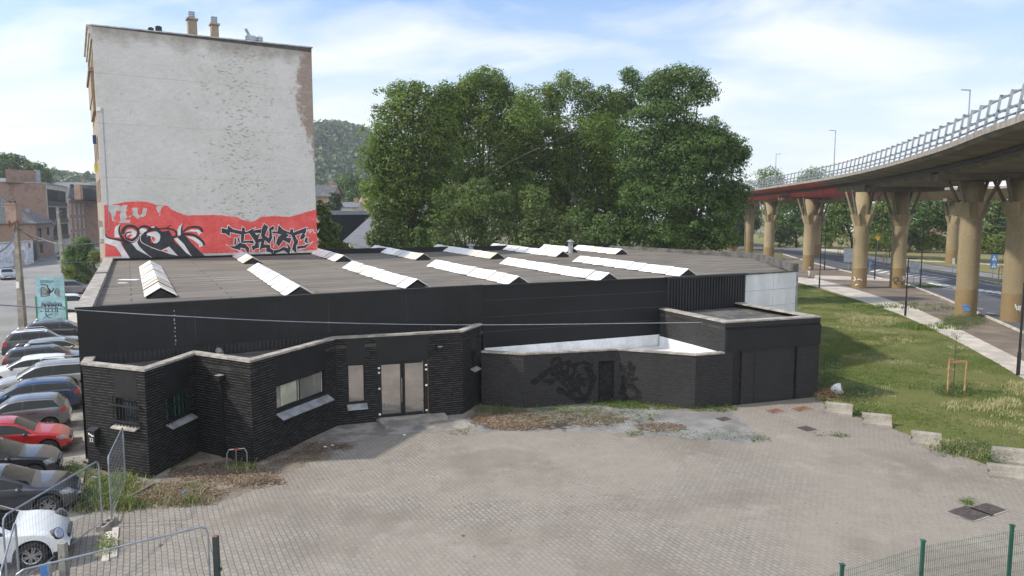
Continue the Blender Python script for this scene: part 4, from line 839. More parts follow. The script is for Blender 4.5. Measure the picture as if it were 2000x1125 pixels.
def clump_points(C, Rr, n, flat=.8, shell=.72):
    """leaf points in and on bumpy clumps; C (k,3), Rr (k,)"""
    k = len(C); w = Rr**2; idx = rg.choice(k, n, p=w/w.sum()); d = rg.normal(0, 1, (n, 3)); d[:, 2] += .25; d /= np.linalg.norm(d, axis=1)[:, None]
    ph = rg.uniform(0, 6.28, (k, 3)); b = 1+.16*np.sin(5*d[:, 0]+ph[idx, 0])*np.sin(5*d[:, 1]+ph[idx, 1])+.12*np.sin(9*d[:, 2]+ph[idx, 2]+4*d[:, 0])
    rr = Rr[idx]*(shell+(1.08-shell)*rg.random(n)**.8)*b
    rr *= np.where(rg.random(n) < .06, 1.18, 1)
    P = C[idx]+d*rr[:, None]*np.array([1, 1, flat]); return P, d, idx
def clumps_in(lobes, Y, rc=1.3, dens=1.0, depth=.8):
    """lobes (px, py, rx, ry) seen in the photograph -> clump centres spread over ellipsoids at distance Y"""
    C, Rr = [], []
    for lb in lobes:
        px_, py_, rx, ry = lb[:4]; yo = lb[4] if len(lb) > 4 else 0
        c = pt(px_, py_, Y+yo); ax = rx/FPX*(Y+yo); az = ry/FPX*(Y+yo); ay = ax*depth
        n = max(4, int(dens*(ax*az*3.2)/(rc*rc)))
        for i in range(n):
            d = rg.normal(0, 1, 3); d /= np.linalg.norm(d); d[1] = -abs(d[1]) if rg.random() < .72 else d[1]
            r0 = rc*rg.uniform(.65, 1.3); q = rg.uniform(.62, 1.0)
            C.append([c.x+d[0]*max(.3, ax-r0*.35)*q, c.y+d[1]*max(.2, ay-r0*.7)*q, c.z+d[2]*max(.3, az-r0*.3)*q]); Rr.append(r0)
        for i in range(int(n*.7)):
            d = rg.normal(0, 1, 3); d /= np.linalg.norm(d); d[1] = -abs(d[1])*.8; d /= np.linalg.norm(d); q = rg.uniform(.98, 1.16)
            C.append([c.x+d[0]*ax*q, c.y+d[1]*ay*q, c.z+d[2]*az*q]); Rr.append(rc*rg.uniform(.25, .5))
    return np.array(C), np.array(Rr)
def tree(name, label, cat, px_, Y, lobes, mat_, n=9000, size=.34, rc=1.3, dens=1.0, trunk=.32, group=None, zb=0, top=None, flat=.78, depth=.8, tint=None, nolimb=False):
    base = gx(px_, Y, zb); t = thing(name, label, cat, base, 0, group)
    C, Rr = clumps_in(lobes, Y, rc, dens, depth); C[:, 2] = np.maximum(C[:, 2], zb+Rr*.6)
    P, d, idx = clump_points(C, Rr, n, flat); ct2 = rg.uniform(.62, 1.35, len(C))
    tone = ct2[idx]*rg.uniform(.8, 1.2, n); tn = np.stack([tone*(1+rg.normal(0, .06, n)), tone, tone*rg.uniform(.75, 1.1, n)], 1)
    leaves_mesh('crown', P, d*1.0+np.array([0, 0, .35]), size, tn, mat_, t, off=base)
    b = MB(); tz = C[:, 2].max()-zb; hi = Vector((C[:, 0].mean()-base.x, C[:, 1].mean()-base.y, tz*.7))
    b.path(catmull([(0, 0, -.1), (hi.x*.15, hi.y*.15, tz*.2), (hi.x*.5, hi.y*.5, tz*.45), hi], 4), [trunk*(1-.8*i/12) for i in range(13)], 9)
    if not nolimb:
        for j in rg.choice(len(C), min(16, len(C)), replace=False):
            e = Vector((C[j, 0]-base.x, C[j, 1]-base.y, C[j, 2]-zb)); s0 = min(.9, max(.18, (e.z/tz)*.55)); q = Vector((hi.x*s0, hi.y*s0, tz*.7*s0*1.05))
            m_ = (q+e)/2+Vector((0, 0, .05*tz)); b.path(catmull([q, m_, e], 3), [trunk*.32*(1-.8*i/6) for i in range(7)], 6)
    b.build('trunk', M['bark'], t, smooth=True); return t
GT = 'big trees behind the warehouse'
tree('maple_tree', 'tall loose green tree at the left end of the big tree group', 'tree', 792, 76, [(790, 250, 78, 72), (862, 200, 22, 34), (850, 260, 40, 50), (1030, 220, 30, 40), (1175, 260, 34, 46), (872, 178, 8, 12), (860, 235, 26, 50), (862, 330, 40, 70), (730, 380, 22, 40), (800, 370, 60, 60), (768, 330, 62, 90), (835, 300, 45, 80), (800, 215, 45, 45), (778, 180, 14, 16), (815, 178, 18, 14), (845, 190, 12, 20), (740, 300, 30, 40), (790, 420, 60, 60), (762, 395, 40, 60)], M['leaf_a'], 58000, .25, 1.1, 1.15, .4, GT)
tree('maple_tree', 'bushy tree with highest rounded top, second from left in the big tree group', 'tree', 945, 80, [(945, 190, 52, 52), (1015, 250, 40, 60), (885, 290, 40, 60), (890, 205, 26, 34), (900, 235, 45, 60), (985, 240, 50, 60), (940, 300, 80, 80), (890, 370, 60, 60), (990, 380, 60, 60), (925, 165, 16, 22), (957, 155, 20, 20), (905, 185, 12, 18), (972, 165, 12, 16), (985, 185, 12, 18)], M['leaf_a'], 64000, .25, 1.25, 1.1, .45, GT)
tree('beech_tree', 'airy topped tree in the middle of the big tree group', 'tree', 1085, 84, [(1060, 215, 40, 40), (1165, 240, 30, 50), (1030, 200, 18, 26), (1180, 185, 10, 16), (1200, 210, 16, 20), (1170, 330, 45, 70), (1030, 300, 40, 60), (1185, 215, 18, 26), (1100, 185, 36, 36), (1140, 200, 26, 30), (1085, 270, 75, 60), (1065, 350, 75, 80), (1150, 300, 50, 80), (1120, 400, 80, 60), (1104, 158, 9, 14), (1140, 172, 9, 16), (1068, 178, 12, 14), (1160, 195, 8, 14)], M['leaf_a'], 60000, .25, 1.1, 1.15, .4, GT)
tree('spruce_tree', 'narrow pointed tree top rising left of the big clumped maple', 'tree', 1228, 86, [(1234, 160, 10, 16), (1228, 190, 24, 24), (1215, 235, 36, 40), (1205, 200, 14, 20), (1255, 180, 14, 24), (1228, 148, 7, 12), (1205, 310, 50, 70), (1220, 400, 50, 70), (1180, 240, 26, 40)], M['leaf_b'], 32000, .25, 1.0, 1.15, .3, GT)
tree('maple_tree', 'broad maple with heavy rounded leaf clumps at right end of the group', 'tree', 1350, 73, [(1315, 180, 55, 42), (1340, 300, 80, 60), (1270, 200, 30, 34), (1420, 300, 36, 36), (1385, 265, 45, 30), (1420, 400, 30, 40), (1290, 235, 65, 50), (1360, 250, 60, 50), (1405, 290, 42, 42), (1300, 310, 85, 60), (1395, 345, 58, 45), (1300, 390, 85, 60), (1380, 420, 55, 60), (1430, 300, 18, 16), (1240, 280, 45, 40), (1250, 350, 45, 50), (1325, 150, 20, 18), (1300, 155, 12, 16), (1352, 155, 14, 16), (1372, 185, 14, 20), (1345, 460, 85, 45), (1410, 455, 25, 38), (1438, 372, 20, 22)], M['leaf_b'], 96000, .235, 1.45, 1.1, .5, GT, flat=.62)
GB = 'bushes along the back of the warehouse'
tree('willow_tree', 'grey green low tree standing before the tall ones behind the rooflights', 'tree', 905, 71, [(920, 400, 72, 42), (890, 450, 55, 45), (960, 440, 50, 50), (935, 370, 26, 22), (980, 395, 26, 26)], M['leaf_c'], 16000, .22, .75, 1.2, .2, GB)
tree('young_maple', 'small bright maple between willow and dark beech', 'tree', 1048, 70, [(1045, 400, 28, 36), (1055, 440, 34, 40), (1030, 465, 34, 30)], M['leaf_c'], 7000, .26, .7, 1.3, .15, GB)
tree('bush', 'pale olive bush beside the taller roof vent', 'bush', 1090, 69.5, [(1105, 445, 26, 22), (1080, 468, 36, 24), (1035, 480, 40, 16), (1130, 478, 30, 18)], M['leaf_c'], 7000, .22, .6, 1.3, .1, GB)
tree('ivy_tree', 'dark hanging ivy clad tree stump at the left foot of the tree group', 'tree', 748, 71, [(748, 430, 22, 45), (742, 470, 24, 26), (775, 465, 22, 30)], M['leaf_c'], 6000, .26, .6, 1.3, .2, GB)
tree('bush', 'dark thicket filling the foot of the middle trees', 'bush', 1180, 74, [(1000, 380, 60, 60, 14), (820, 330, 60, 60, 12), (930, 400, 70, 60, 12), (1060, 430, 60, 50, 12), (1300, 350, 60, 60, 12), (900, 260, 40, 50, 12), (1090, 300, 50, 60, 12), (1120, 370, 70, 70, 14), (1220, 380, 50, 60, 12), (880, 380, 50, 60, 14), (1290, 440, 60, 50, 14), (1380, 440, 60, 50, 10), (1010, 300, 50, 60, 14), (1180, 290, 40, 50, 12),(1130, 450, 60, 40, 2), (1190, 460, 50, 40), (1250, 455, 55, 45), (1300, 470, 50, 30), (1020, 430, 40, 50, 6), (850, 455, 50, 45, 3), (820, 480, 50, 30)], M['leaf_b'], 80000, .3, 1.1, 1.2, .2, GB, nolimb=True)
tree('bush', 'bright yellow green clipped bush right of the painted gable', 'bush', 655, 64, [(650, 484, 27, 13), (636, 487, 14, 11), (672, 488, 16, 10)], M['leaf_y'], 5000, .18, .45, 1.6, .08, None)
tree('fruit_tree', 'thin light leaved tree rising beside the red band of the gable', 'tree', 632, 67, [(632, 430, 16, 24), (640, 458, 22, 22), (628, 405, 9, 14), (650, 448, 16, 12)], M['leaf_c'], 3600, .26, .55, 1.1, .1, None)
tree('conifer', 'dense dark green round conifer at the street corner left of the gable', 'tree', 160, 92, [(160, 530, 30, 26), (160, 500, 29, 26), (160, 485, 20, 20), (180, 540, 16, 16), (140, 520, 14, 26)], M['leaf_b'], 15000, .24, .7, 1.5, .15, None)
tree('bush', 'yellow green bush at the foot of the round conifer', 'bush', 190, 88, [(188, 505, 10, 18), (135, 532, 8, 12)], M['leaf_y'], 2500, .2, .5, 1.5, .08, None)
tree('lime_tree', 'wide open crowned tree behind the brick houses at far left', 'tree', 20, 235, [(30, 325, 34, 20), (70, 330, 24, 18), (-5, 330, 40, 24), (45, 343, 40, 12), (85, 345, 10, 12), (15, 312, 24, 9)], M['leaf_b'], 11000, .8, 2.2, 1.3, .6, None, flat=.6)
GC = 'trees across the road beyond the viaduct'
fars = [(1452, 200, [(1455, 430, 26, 40), (1440, 450, 22, 30), (1470, 400, 20, 22)], 'leaf_b', 'bushy tree beyond the leftmost viaduct pier'),
        (1500, 225, [(1500, 350, 32, 22), (1480, 372, 26, 26), (1520, 385, 34, 30), (1500, 420, 34, 40)], 'leaf_a', 'light green tree showing above the viaduct railing, left one'),
        (1555, 190, [(1545, 430, 40, 46), (1560, 400, 34, 34), (1530, 465, 26, 20)], 'leaf_b', 'dark round tree between first two viaduct piers'),
        (1600, 235, [(1590, 345, 30, 20), (1580, 370, 40, 30), (1610, 420, 36, 50)], 'leaf_a', 'light green tree showing above the railing further right'),
        (1665, 185, [(1640, 430, 40, 44), (1650, 395, 30, 28), (1620, 455, 24, 24)], 'leaf_a', 'pale tree left of the third viaduct pier'),
        (1715, 175, [(1720, 430, 36, 40), (1735, 405, 34, 30), (1712, 450, 22, 22)], 'leaf_a', 'sunlit tree between the middle viaduct piers'),
        (1772, 165, [(1790, 425, 52, 36), (1815, 405, 50, 30), (1770, 455, 36, 26), (1840, 440, 30, 26)], 'leaf_b', 'broad dark maple on a stout trunk beyond the crossing'),
        (1950, 160, [(1935, 420, 26, 36), (1945, 400, 26, 26), (1930, 455, 22, 22), (1955, 440, 20, 34)], 'leaf_c', 'weeping grey green willow near the right edge'),
        (1990, 175, [(2010, 420, 40, 50), (1995, 395, 24, 24)], 'leaf_b', 'dark tree cut by the right edge of the picture')]
for px_, Y, lobes, mm, lab in fars: tree('roadside_tree', lab, 'tree', px_, Y, lobes, M[mm], 8500, .55, 1.8, 1.3, .38, GC)
# hedge
hg = thing('hedge', 'long bright green hedge beyond the field behind the viaduct', 'hedge', gx(1850, 158), 0)
C = [];
for i in range(95): 
    q = i/94; p = gx(1690+360*q, 172-20*q, 0); C.append([p.x, p.y+rg.uniform(-.6, .6), rg.uniform(1.0, 3.2)])
C = np.array(C); Rr = rg.uniform(1.2, 2.0, len(C)); P, d, idx = clump_points(C, Rr, 22000, .9); tn = rg.uniform(.75, 1.2, len(C))[idx]*rg.uniform(.8, 1.2, 22000)
leaves_mesh('foliage', P, d, .42, tn, M['leaf_y'], hg, off=hg.location)
# ------------------------------------------------------------ hills
def hill(name, pxs, tops, Y, depth, seed, bump=5, res=110):
    """wooded ridge: crest heights read along columns pxs, falling away to front and back"""
    X0 = (pxs[0]-1000)/FPX*Y; X1 = (pxs[-1]-1000)/FPX*Y; nx = res; ny = 60; r = np.random.default_rng(seed)
    xs = np.linspace(X0, X1, nx); zs = np.interp(xs, [(p-1000)/FPX*Y for p in pxs], [CAMH+(415-t)/FPX*Y for t in tops])
    V = []
    for j in range(ny+1):
        q = j/ny; y = Y-depth+q*depth*1.6; k_ = math.sin(min(1, q/.625)*math.pi/2)**1.0 if q < .625 else math.cos((q-.625)/.375*math.pi/2)
        for i in range(nx): V.append([xs[i], y, max(-5, zs[i]*k_)])
    V = np.array(V); V[:, 2] += r.uniform(-bump, bump, len(V))*.5; V[:, 0] += r.uniform(-1, 1, len(V))*bump*.5
    f = [(j*nx+i, j*nx+i+1, (j+1)*nx+i+1, (j+1)*nx+i) for j in range(ny) for i in range(nx-1)]
    me = bpy.data.meshes.new(name); me.from_pydata(V.tolist(), [], f); me.materials.append(M['forest']); me.polygons.foreach_set('use_smooth', [True]*len(f)); o = bpy.data.objects.new(name, me); S.collection.objects.link(o)
    tag(o, kind='structure')
    # tree crowns of the wood
    n = 3600; ii = r.integers(0, nx-1, n); jj = r.integers(2, int(ny*.63), n); c = V[jj*nx+ii]; Rr = r.uniform(4.5, 8.5, n)
    m2 = 52000; idx = r.integers(0, n, m2); d = r.normal(0, 1, (m2, 3)); d[:, 2] = abs(d[:, 2]); d /= np.linalg.norm(d, axis=1)[:, None]
    P = c[idx]+d*Rr[idx][:, None]*.9; tn = (r.uniform(.75, 1.2, n)[idx]*r.uniform(.85, 1.15, m2))
    w = leaves_mesh('wood', P, d, 3.2, tn, M['leaf_hill'], asp=.9); tag(w, 'distant wood covering the hill', 'wood', kind='stuff')
M['forest'] = mk('forest', (.035, .055, .018), .95, 0, .3, .02, .3, .3)
M['leaf_hill'] = leafmat('leaf_hill', (.05, .075, .028), (.085, .115, .04), .1)
hill('hill', [560, 620, 650, 690, 720, 760, 820], [300, 288, 274, 262, 266, 300, 340], 820, 420, 3, 6)
hill('hill', [40, 85, 110, 128, 150, 180, 200, 230], [380, 368, 362, 352, 360, 364, 360, 370], 520, 120, 4, 4, 60)
GD = 'wooded rise behind the small houses'
tree('lime_tree', 'round green tree below the hill left of the big trees', 'tree', 680, 235, [(680, 360, 22, 22), (690, 385, 34, 26), (662, 388, 18, 24), (712, 370, 24, 26), (725, 395, 22, 22), (740, 370, 24, 26)], M['leaf_b'], 11000, .75, 2.4, 1.2, .5, None)
tree('conifer', 'dark small conifer beside the arched brick house', 'tree', 652, 150, [(650, 400, 14, 12), (655, 388, 9, 12), (645, 410, 14, 8)], M['leaf_d'], 3000, .4, 1.0, 1.5, .2, None)
# ------------------------------------------------------------ houses
def house(name, label, cat, P4, z0, zt, wallm, loc=None, group=None):
    """P4: ground corners in order front-left, front-right, back-right, back-left"""
    c = sum((Vector(p) for p in P4), Vector((0, 0, 0)))/4; c.z = 0
    t = thing(name, label, cat, c, 0, group); return t
def front_windows(t, p, q, rows, frame='white_frame', pane='glass_dark', mull=1, fw=.08, d=.15):
    for s0, s1, za, zb in rows:
        b = MB()
        for a, c, d_, e in ((s0, s0+fw, za, zb), (s1-fw, s1, za, zb), (s0+fw, s1-fw, za, za+fw), (s0+fw, s1-fw, zb-fw, zb)): obox(b, p, q, a, c, d_, e, -d, -d+.08)
        for k_ in range(mull): s = s0+(s1-s0)*(k_+1)/(mull+1); obox(b, p, q, s-fw/2, s+fw/2, za+fw, zb-fw, -d, -d+.06)
        w = b.build('window', M[frame], t, world=True); b = MB(); obox(b, p, q, s0, s1, za, zb, -d-.03, -d+.01); o = b.build('pane', M[pane]); o.parent = w; o.matrix_parent_inverse = Matrix.Translation(-Vector(t.location))
def hip_roof(b, P4, z, ridge_h, over=.4, hip=.5, t=.15):
    P = [Vector(p) for p in P4]; c = sum(P, Vector((0, 0, 0)))/4
    P = [p+(p-c).normalized()*over for p in P]; l = (P[1]-P[0]); w = (P[3]-P[0])
    if l.length >= w.length: r0 = (P[0]+P[3])/2+l.normalized()*w.length*hip; r1 = (P[1]+P[2])/2-l.normalized()*w.length*hip; order = (0, 1, 2, 3)
    else: r0 = (P[0]+P[1])/2+w.normalized()*l.length*hip; r1 = (P[3]+P[2])/2-w.normalized()*l.length*hip; order = (1, 2, 3, 0)
    Z = lambda v, zz: (v.x, v.y, zz); A_, B2, C2, D2 = [P[i] for i in order]
    b.face([Z(A_, z), Z(B2, z), Z(r1, z+ridge_h), Z(r0, z+ridge_h)]); b.face([Z(C2, z), Z(D2, z), Z(r0, z+ridge_h), Z(r1, z+ridge_h)])
    b.face([Z(B2, z), Z(C2, z), Z(r1, z+ridge_h)]); b.face([Z(D2, z), Z(A_, z), Z(r0, z+ridge_h)]); b.face([Z(v, z) for v in (D2, C2, B2, A_)])
    b.hexa([Z(v, z-t) for v in (A_, B2, C2, D2)], [Z(v, z-.002) for v in (A_, B2, C2, D2)])
# corner brick house with grey tiled hip roof
a0 = gx(-190, 131); a1 = gx(73, 143); a2 = gx(107, 156); a3 = a2+(a0-a1)
hs = house('corner_house', 'low brick corner house under a grey tiled hip roof with a chimney', 'house', (a0, a1, a2, a3), 0, 6.8, None)
b = MB(); wall_mb(b, a0, a1, 0, 6.9); r1w = [(1.6, 4.4, 4.0, 6.0), (8.6, 10.6, 4.4, 6.0), (2.0, 4.6, .9, 3.0)]
wall_mb(b, a1, a2, 0, 6.9, r1w, .15); wall_mb(b, a2, a3, 0, 6.9); wall_mb(b, a3, a0, 0, 6.9); b.build('wall', M['brick_dark'], hs, world=True)
front_windows(hs, a1, a2, r1w, 'dark_metal')
b = MB(); obox(b, a1, a2, .8, 5.2, 3.35, 3.6, 0, .5); obox(b, a1, a2, 1.4, 4.6, 3.8, 3.95, 0, .2); b.build('balcony_ledge', M['stone_light'], hs, world=True)
b = MB(); hip_roof(b, (a0, a1, a2, a3), 6.95, 5.0, .6, .5); rf = b.build('roof', M['roof_tile'], hs, world=True)
p = gx(33, 137); b = MB(); b.box(p.x-1, p.y-.8, 7.0, p.x+1, p.y+.8, 10.6); b.box(p.x-1.15, p.y-.95, 10.6, p.x+1.15, p.y+.95, 10.8); o = b.build('chimney', M['brick_red']); o.parent = rf; o.matrix_parent_inverse = Matrix.Translation(-Vector(hs.location))
b = MB(); b.tube((p.x-.5, p.y, 10.8), (p.x-.5, p.y, 11.2), .2, 8); b.tube((p.x+.4, p.y, 10.8), (p.x+.4, p.y, 11.2), .2, 8); o = b.build('chimney_pot', M['dark_metal']); o.parent = rf; o.matrix_parent_inverse = Matrix.Translation(-Vector(hs.location))
q0, q1 = pt(63, 410, 146), pt(76, 412, 149)
b = MB(); obox(b, a1, a2, 5.2, 6.4, 8.4, 9.8, -2.7, -2.3); o = b.build('roof_window', M['galv']); o.parent = rf; o.matrix_parent_inverse = Matrix.Translation(-Vector(hs.location))
# white garage block beside it
g0 = gx(-60, 112); g1 = gx(56, 127); g2 = g1+Vector((-2, 4.5, 0)); g3 = g0+Vector((-2, 4.5, 0))
gr = house('garage_block', 'low white rendered garage with pale and dark doors at the street corner', 'garage', (g0, g1, g2, g3), 0, 4.2, None)
b = MB(); b.prism([g0, g1, g2, g3], 0, 3.9); b.build('wall', mk('render_white', (.62, .64, .68), .8), gr, world=True)
L = (g1-g0).length; b = MB(); obox(b, g0, g1, L-4.2, L-1.2, 0, 2.6, .0, .05); b.build('door', M['stone_light'], gr, world=True)
b = MB(); b.prism([g0+Vector((-.1, -.2, 0)), g1+Vector((.2, -.1, 0)), g2, g3], 3.9, 4.05); b.build('roof', M['galv'], gr, world=True)
g4 = gx(57.5, 131); g5 = gx(74, 141.5)
gd = thing('garage_gate', 'dark garage gate between white garage and brick corner house', 'gate', (g4.x, g4.y, 0))
b = MB(); obox(b, g4, g5, 0, (g5-g4).length, 0, 3.4, -.2, 0); b.build('gate_panel', M['dark_metal'], gd, world=True); b = MB(); obox(b, g4, g5, -.2, (g5-g4).length+.2, 3.4, 3.9, -.3, .06); b.build('lintel', M['brick_dark'], gd, world=True)
# flat roofed apartment block
a0 = gx(-60, 148); a1 = gx(98, 159); a2 = gx(138, 184); a3 = a2+(a0-a1)
ab = house('brick_apartment_block', 'flat roofed brick apartment block with long window strips on its street front', 'apartment building', (a0, a1, a2, a3), 0, 15, None)
L = (a2-a1).length; rows = []
for fl in range(3): rows += [(L*.04+(0 if fl == 2 else 0), L*(.94 if fl == 2 else .42), 3.6+fl*3.9, 6.4+fl*3.9)]+([] if fl == 2 else [(L*.52, L*.96, 3.6+fl*3.9, 6.4+fl*3.9)])
b = MB(); wall_mb(b, a0, a1, 0, 15.3); wall_mb(b, a2, a3, 0, 15.3); wall_mb(b, a3, a0, 0, 15.3); b.face([(v.x, v.y, 15.3) for v in (a0, a1, a2, a3)]); b.build('wall', M['brick_dark'], ab, world=True)
b = MB(); wall_mb(b, a1, a2, 0, 15.3, rows, .3); b.build('street_front', M['stone_light'], ab, world=True)
for r_ in rows: front_windows(ab, a1, a2, [r_], 'dark_metal', mull=max(3, int((r_[1]-r_[0])/1.2)), d=.3, fw=.22)
b = MB(); [obox(b, a1, a2, r_[0], r_[1], r_[2]-.9, r_[2]+.1, 0, .12) for r_ in rows]; b.build('balcony_panel', M['dark_metal'], ab, world=True)
b = MB(); obox(b, a0, a1, -.1, (a1-a0).length+.1, 15.3, 15.5, -.4, .12); obox(b, a1, a2, 0, L, 15.3, 15.5, -.4, .2); b.build('roof_edge', M['galv'], ab, world=True)
p0 = gx(22, 152); p1 = gx(88, 159.5); p2 = p1+Vector((-3, 5, 0)); p3 = p0+Vector((-3, 5, 0)); b = MB(); b.prism([p0, p1, p2, p3], 15.3, 18.0); b.build('stair_tower', M['brick_dark'], ab, world=True)
b = MB(); obox(b, p0, p1, (p1-p0).length-.9, (p1-p0).length+.02, 15.32, 18.2, -.5, .04); b.build('metal_flue', M['galv'], ab, world=True)
# row house with white windows
a0 = gx(139, 188); a1 = gx(186, 214); a2 = a1+Vector((9, 6, 0)); a3 = a0+Vector((-8, 12, 0))
rh = house('row_house', 'dark brick row house with two rows of narrow white windows behind the round conifer', 'house', (a0, a1, a2, a3), 0, 12, None)
L = (a1-a0).length; rows = [(L*(k_+.14)/6, L*(k_+.58)/6, z, z+2.7) for k_ in range(6) for z in (1.2, 4.8, 8.6)]
b = MB(); wall_mb(b, a0, a1, 0, 12.2, rows, .2); wall_mb(b, a1, a2, 0, 12.2); wall_mb(b, a2, a3, 0, 12.2); wall_mb(b, a3, a0, 0, 12.2); b.build('wall', M['brick_red'], rh, world=True); front_windows(rh, a0, a1, rows, d=.2, fw=.22)
b = MB(); obox(b, a0, a1, -.3, L+.3, 12.2, 12.5, -.3, .35); b.build('gutter', M['stone_light'], rh, world=True)
b = MB(); hip_roof(b, (a0, a1, a2, a3), 12.5, 4.2, .2, .35); rf = b.build('roof', M['roof_tile'], rh, world=True)
p = a0+Vector((1, 3, 0)); b = MB(); b.box(p.x-.8, p.y-.6, 12.4, p.x+.8, p.y+.6, 16.3); o = b.build('chimney', M['brick_red']); o.parent = rf; o.matrix_parent_inverse = Matrix.Translation(-Vector(rh.location))
# roofs further back
def gable_house(name, label, px0, px1, Y, zt_py, ze_py, depth, wm, rm, z_win=True, tilt=0, group=None):
    a0 = gx(px0, Y); a1 = gx(px1, Y+tilt); d = (a1-a0).normalized(); n = Vector((-d.y, d.x, 0)); a2 = a1+n*depth; a3 = a0+n*depth
    ze = pt((px0+px1)/2, ze_py, Y).z; zt = pt((px0+px1)/2, zt_py, Y+depth/2).z; t = house(name, label, 'house', (a0, a1, a2, a3), 0, ze, None, group=group)
    rows = []; L = (a1-a0).length; nw = max(2, int(L/3.5))
    if z_win: rows = [(L*(k_+.3)/nw, L*(k_+.3)/nw+1.2, z, z+1.5) for k_ in range(nw) for z in ((ze-2.6, ze-5.4) if ze > 7 else (ze-2.2,)) if z > .4]
    b = MB(); wall_mb(b, a0, a1, 0, ze, rows, .15); wall_mb(b, a1, a2, 0, ze); wall_mb(b, a2, a3, 0, ze); wall_mb(b, a3, a0, 0, ze)
    m0, m1 = (a0+a3)/2, (a1+a2)/2; Z = lambda v, z: Vector((v.x, v.y, z)); b.face([Z(a1, ze), Z(a2, ze), Z(m1, zt-.05)]); b.face([Z(a3, ze), Z(a0, ze), Z(m0, zt-.05)]); b.build('wall', M[wm], t, world=True)
    if rows: front_windows(t, a0, a1, rows, d=.15)
    b = MB(); o_ = d*.3; f = (a0-a3).normalized()*.35
    for e0, e1, s in ((a0, a1, 1), (a3, a2, -1)):
        q = [Z(e0-o_+f*s, ze-.1), Z(e1+o_+f*s, ze-.1), Z(m1+o_, zt), Z(m0-o_, zt)]; b.hexa(q, [v+Vector((0, 0, .16)) for v in q])
    rf = b.build('roof', M[rm], t, world=True)
    c = (m0+m1)/2+d*L*.2; b = MB(); b.box(c.x-.5, c.y-.4, zt-.8, c.x+.5, c.y+.4, zt+1.1); o = b.build('chimney', M['brick_red']); o.parent = rf; o.matrix_parent_inverse = Matrix.Translation(-Vector(t.location))
    return t
gable_house('slate_house', 'wide grey slate roof behind the apartment block', 92, 168, 235, 357, 378, 14, 'brick_red', 'roof_slate')
gable_house('slate_house', 'dark slate roof between the row house and the tall gable', 163, 200, 225, 359, 392, 12, 'brick_dark', 'roof_tile')
gable_house('slate_house', 'pale grey roof end at the far left behind the apartment block', -40, 24, 190, 349, 362, 12, 'brick_red', 'roof_slate')
gable_house('villa', 'brick villa with a pale arched gable right of the tall white gable', 612, 650, 175, 362, 384, 12, 'brick_red', 'roof_tile')
gable_house('pink_roof_house', 'small house with a faded pink tiled roof left of the big trees', 701, 738, 190, 387, 402, 10, 'stone_light', 'roof_red')
gable_house('pink_roof_house', 'low pink tiled roof just behind the black shed', 716, 745, 150, 402, 412, 8, 'stone_light', 'roof_red')
gable_house('grey_shed', 'low shed with a light grey roof behind the black shed', 668, 700, 165, 396, 405, 8, 'stone_light', 'roof_slate', z_win=False)
# black clad hall and its slate annexe
k0, k1 = gx(648, 96), gx(742, 104); n_ = Vector((-.1, 1, 0)).normalized(); zt = pt(650, 409, 96).z
sh = thing('black_hall', 'flat roofed hall clad in black sheet between the gable and the trees', 'hall', ((k0+k1)/2).to_tuple())
b = MB(); b.prism([k0, k1, k1+n_*14, k0+n_*14], 0, zt-.7); b.build('wall', M['black_cladding'], sh, world=True)
b = MB(); b.prism([k0+Vector((-.2, -.3, 0)), k1+Vector((.2, -.3, 0)), k1+n_*14, k0+n_*14], zt-.7, zt-.15); b.build('fascia', M['galv'], sh, world=True)
b = MB(); obox(b, k0, k1, -2.2, 0, 0, zt-.75, -1, .3); b.build('brick_pier', M['brick_tan'], sh, world=True)
e0, e1 = pt(670, 473, 84), pt(721, 487, 80); zr = pt(735, 416, 93); r0, r1 = Vector(pt(733, 416, 94)), Vector(pt(790, 430, 88))
an = thing('slate_annexe', 'lean building with a steep grey slate roof and white wall below the black hall', 'outbuilding', (e1.x, e1.y+4, 0))
b = MB(); q = [e0, e1, r1, r0]; b.hexa(q, [v+Vector((0, 0, .15)) for v in q]); b.build('roof', M['roof_slate'], an, world=True)
b = MB(); i0, i1 = e0+Vector((.5, .7, 0)), e1+Vector((-.2, .7, 0)); b.hexa([(v.x, v.y, 0) for v in (i0, i1, r1, r0)], [(i0.x, i0.y, e0.z+.1), (i1.x, i1.y, e1.z+.1), (r1.x, r1.y, r1.z-.3), (r0.x, r0.y, r0.z-.3)]); b.build('wall', M['white_frame'], an, world=True)
b = MB()
for k_ in range(4): q = i0+(i1-i0)*(k_+.5)/4; b.box(q.x-.08, q.y-.06, 0, q.x+.08, q.y-.02, e1.z)
b.build('wall_post', M['stone_light'], an, world=True)
# low buildings and pale ground far beyond the hedge
for px0, px1, Y, top, lab, wm, rm in ((1690, 1780, 330, 405, 'long pale hall far beyond the hedge, left one', 'stone_light', 'roof_slate'), (1860, 1960, 300, 402, 'reddish far building behind the hedge near the willow', 'brick_red', 'roof_red'), (1440, 1530, 330, 425, 'low far pale hall seen between left viaduct piers', 'stone_light', 'roof_slate')):
    gable_house('far_hall', lab, px0, px1, Y, top-8, top+6, 20, wm, rm)
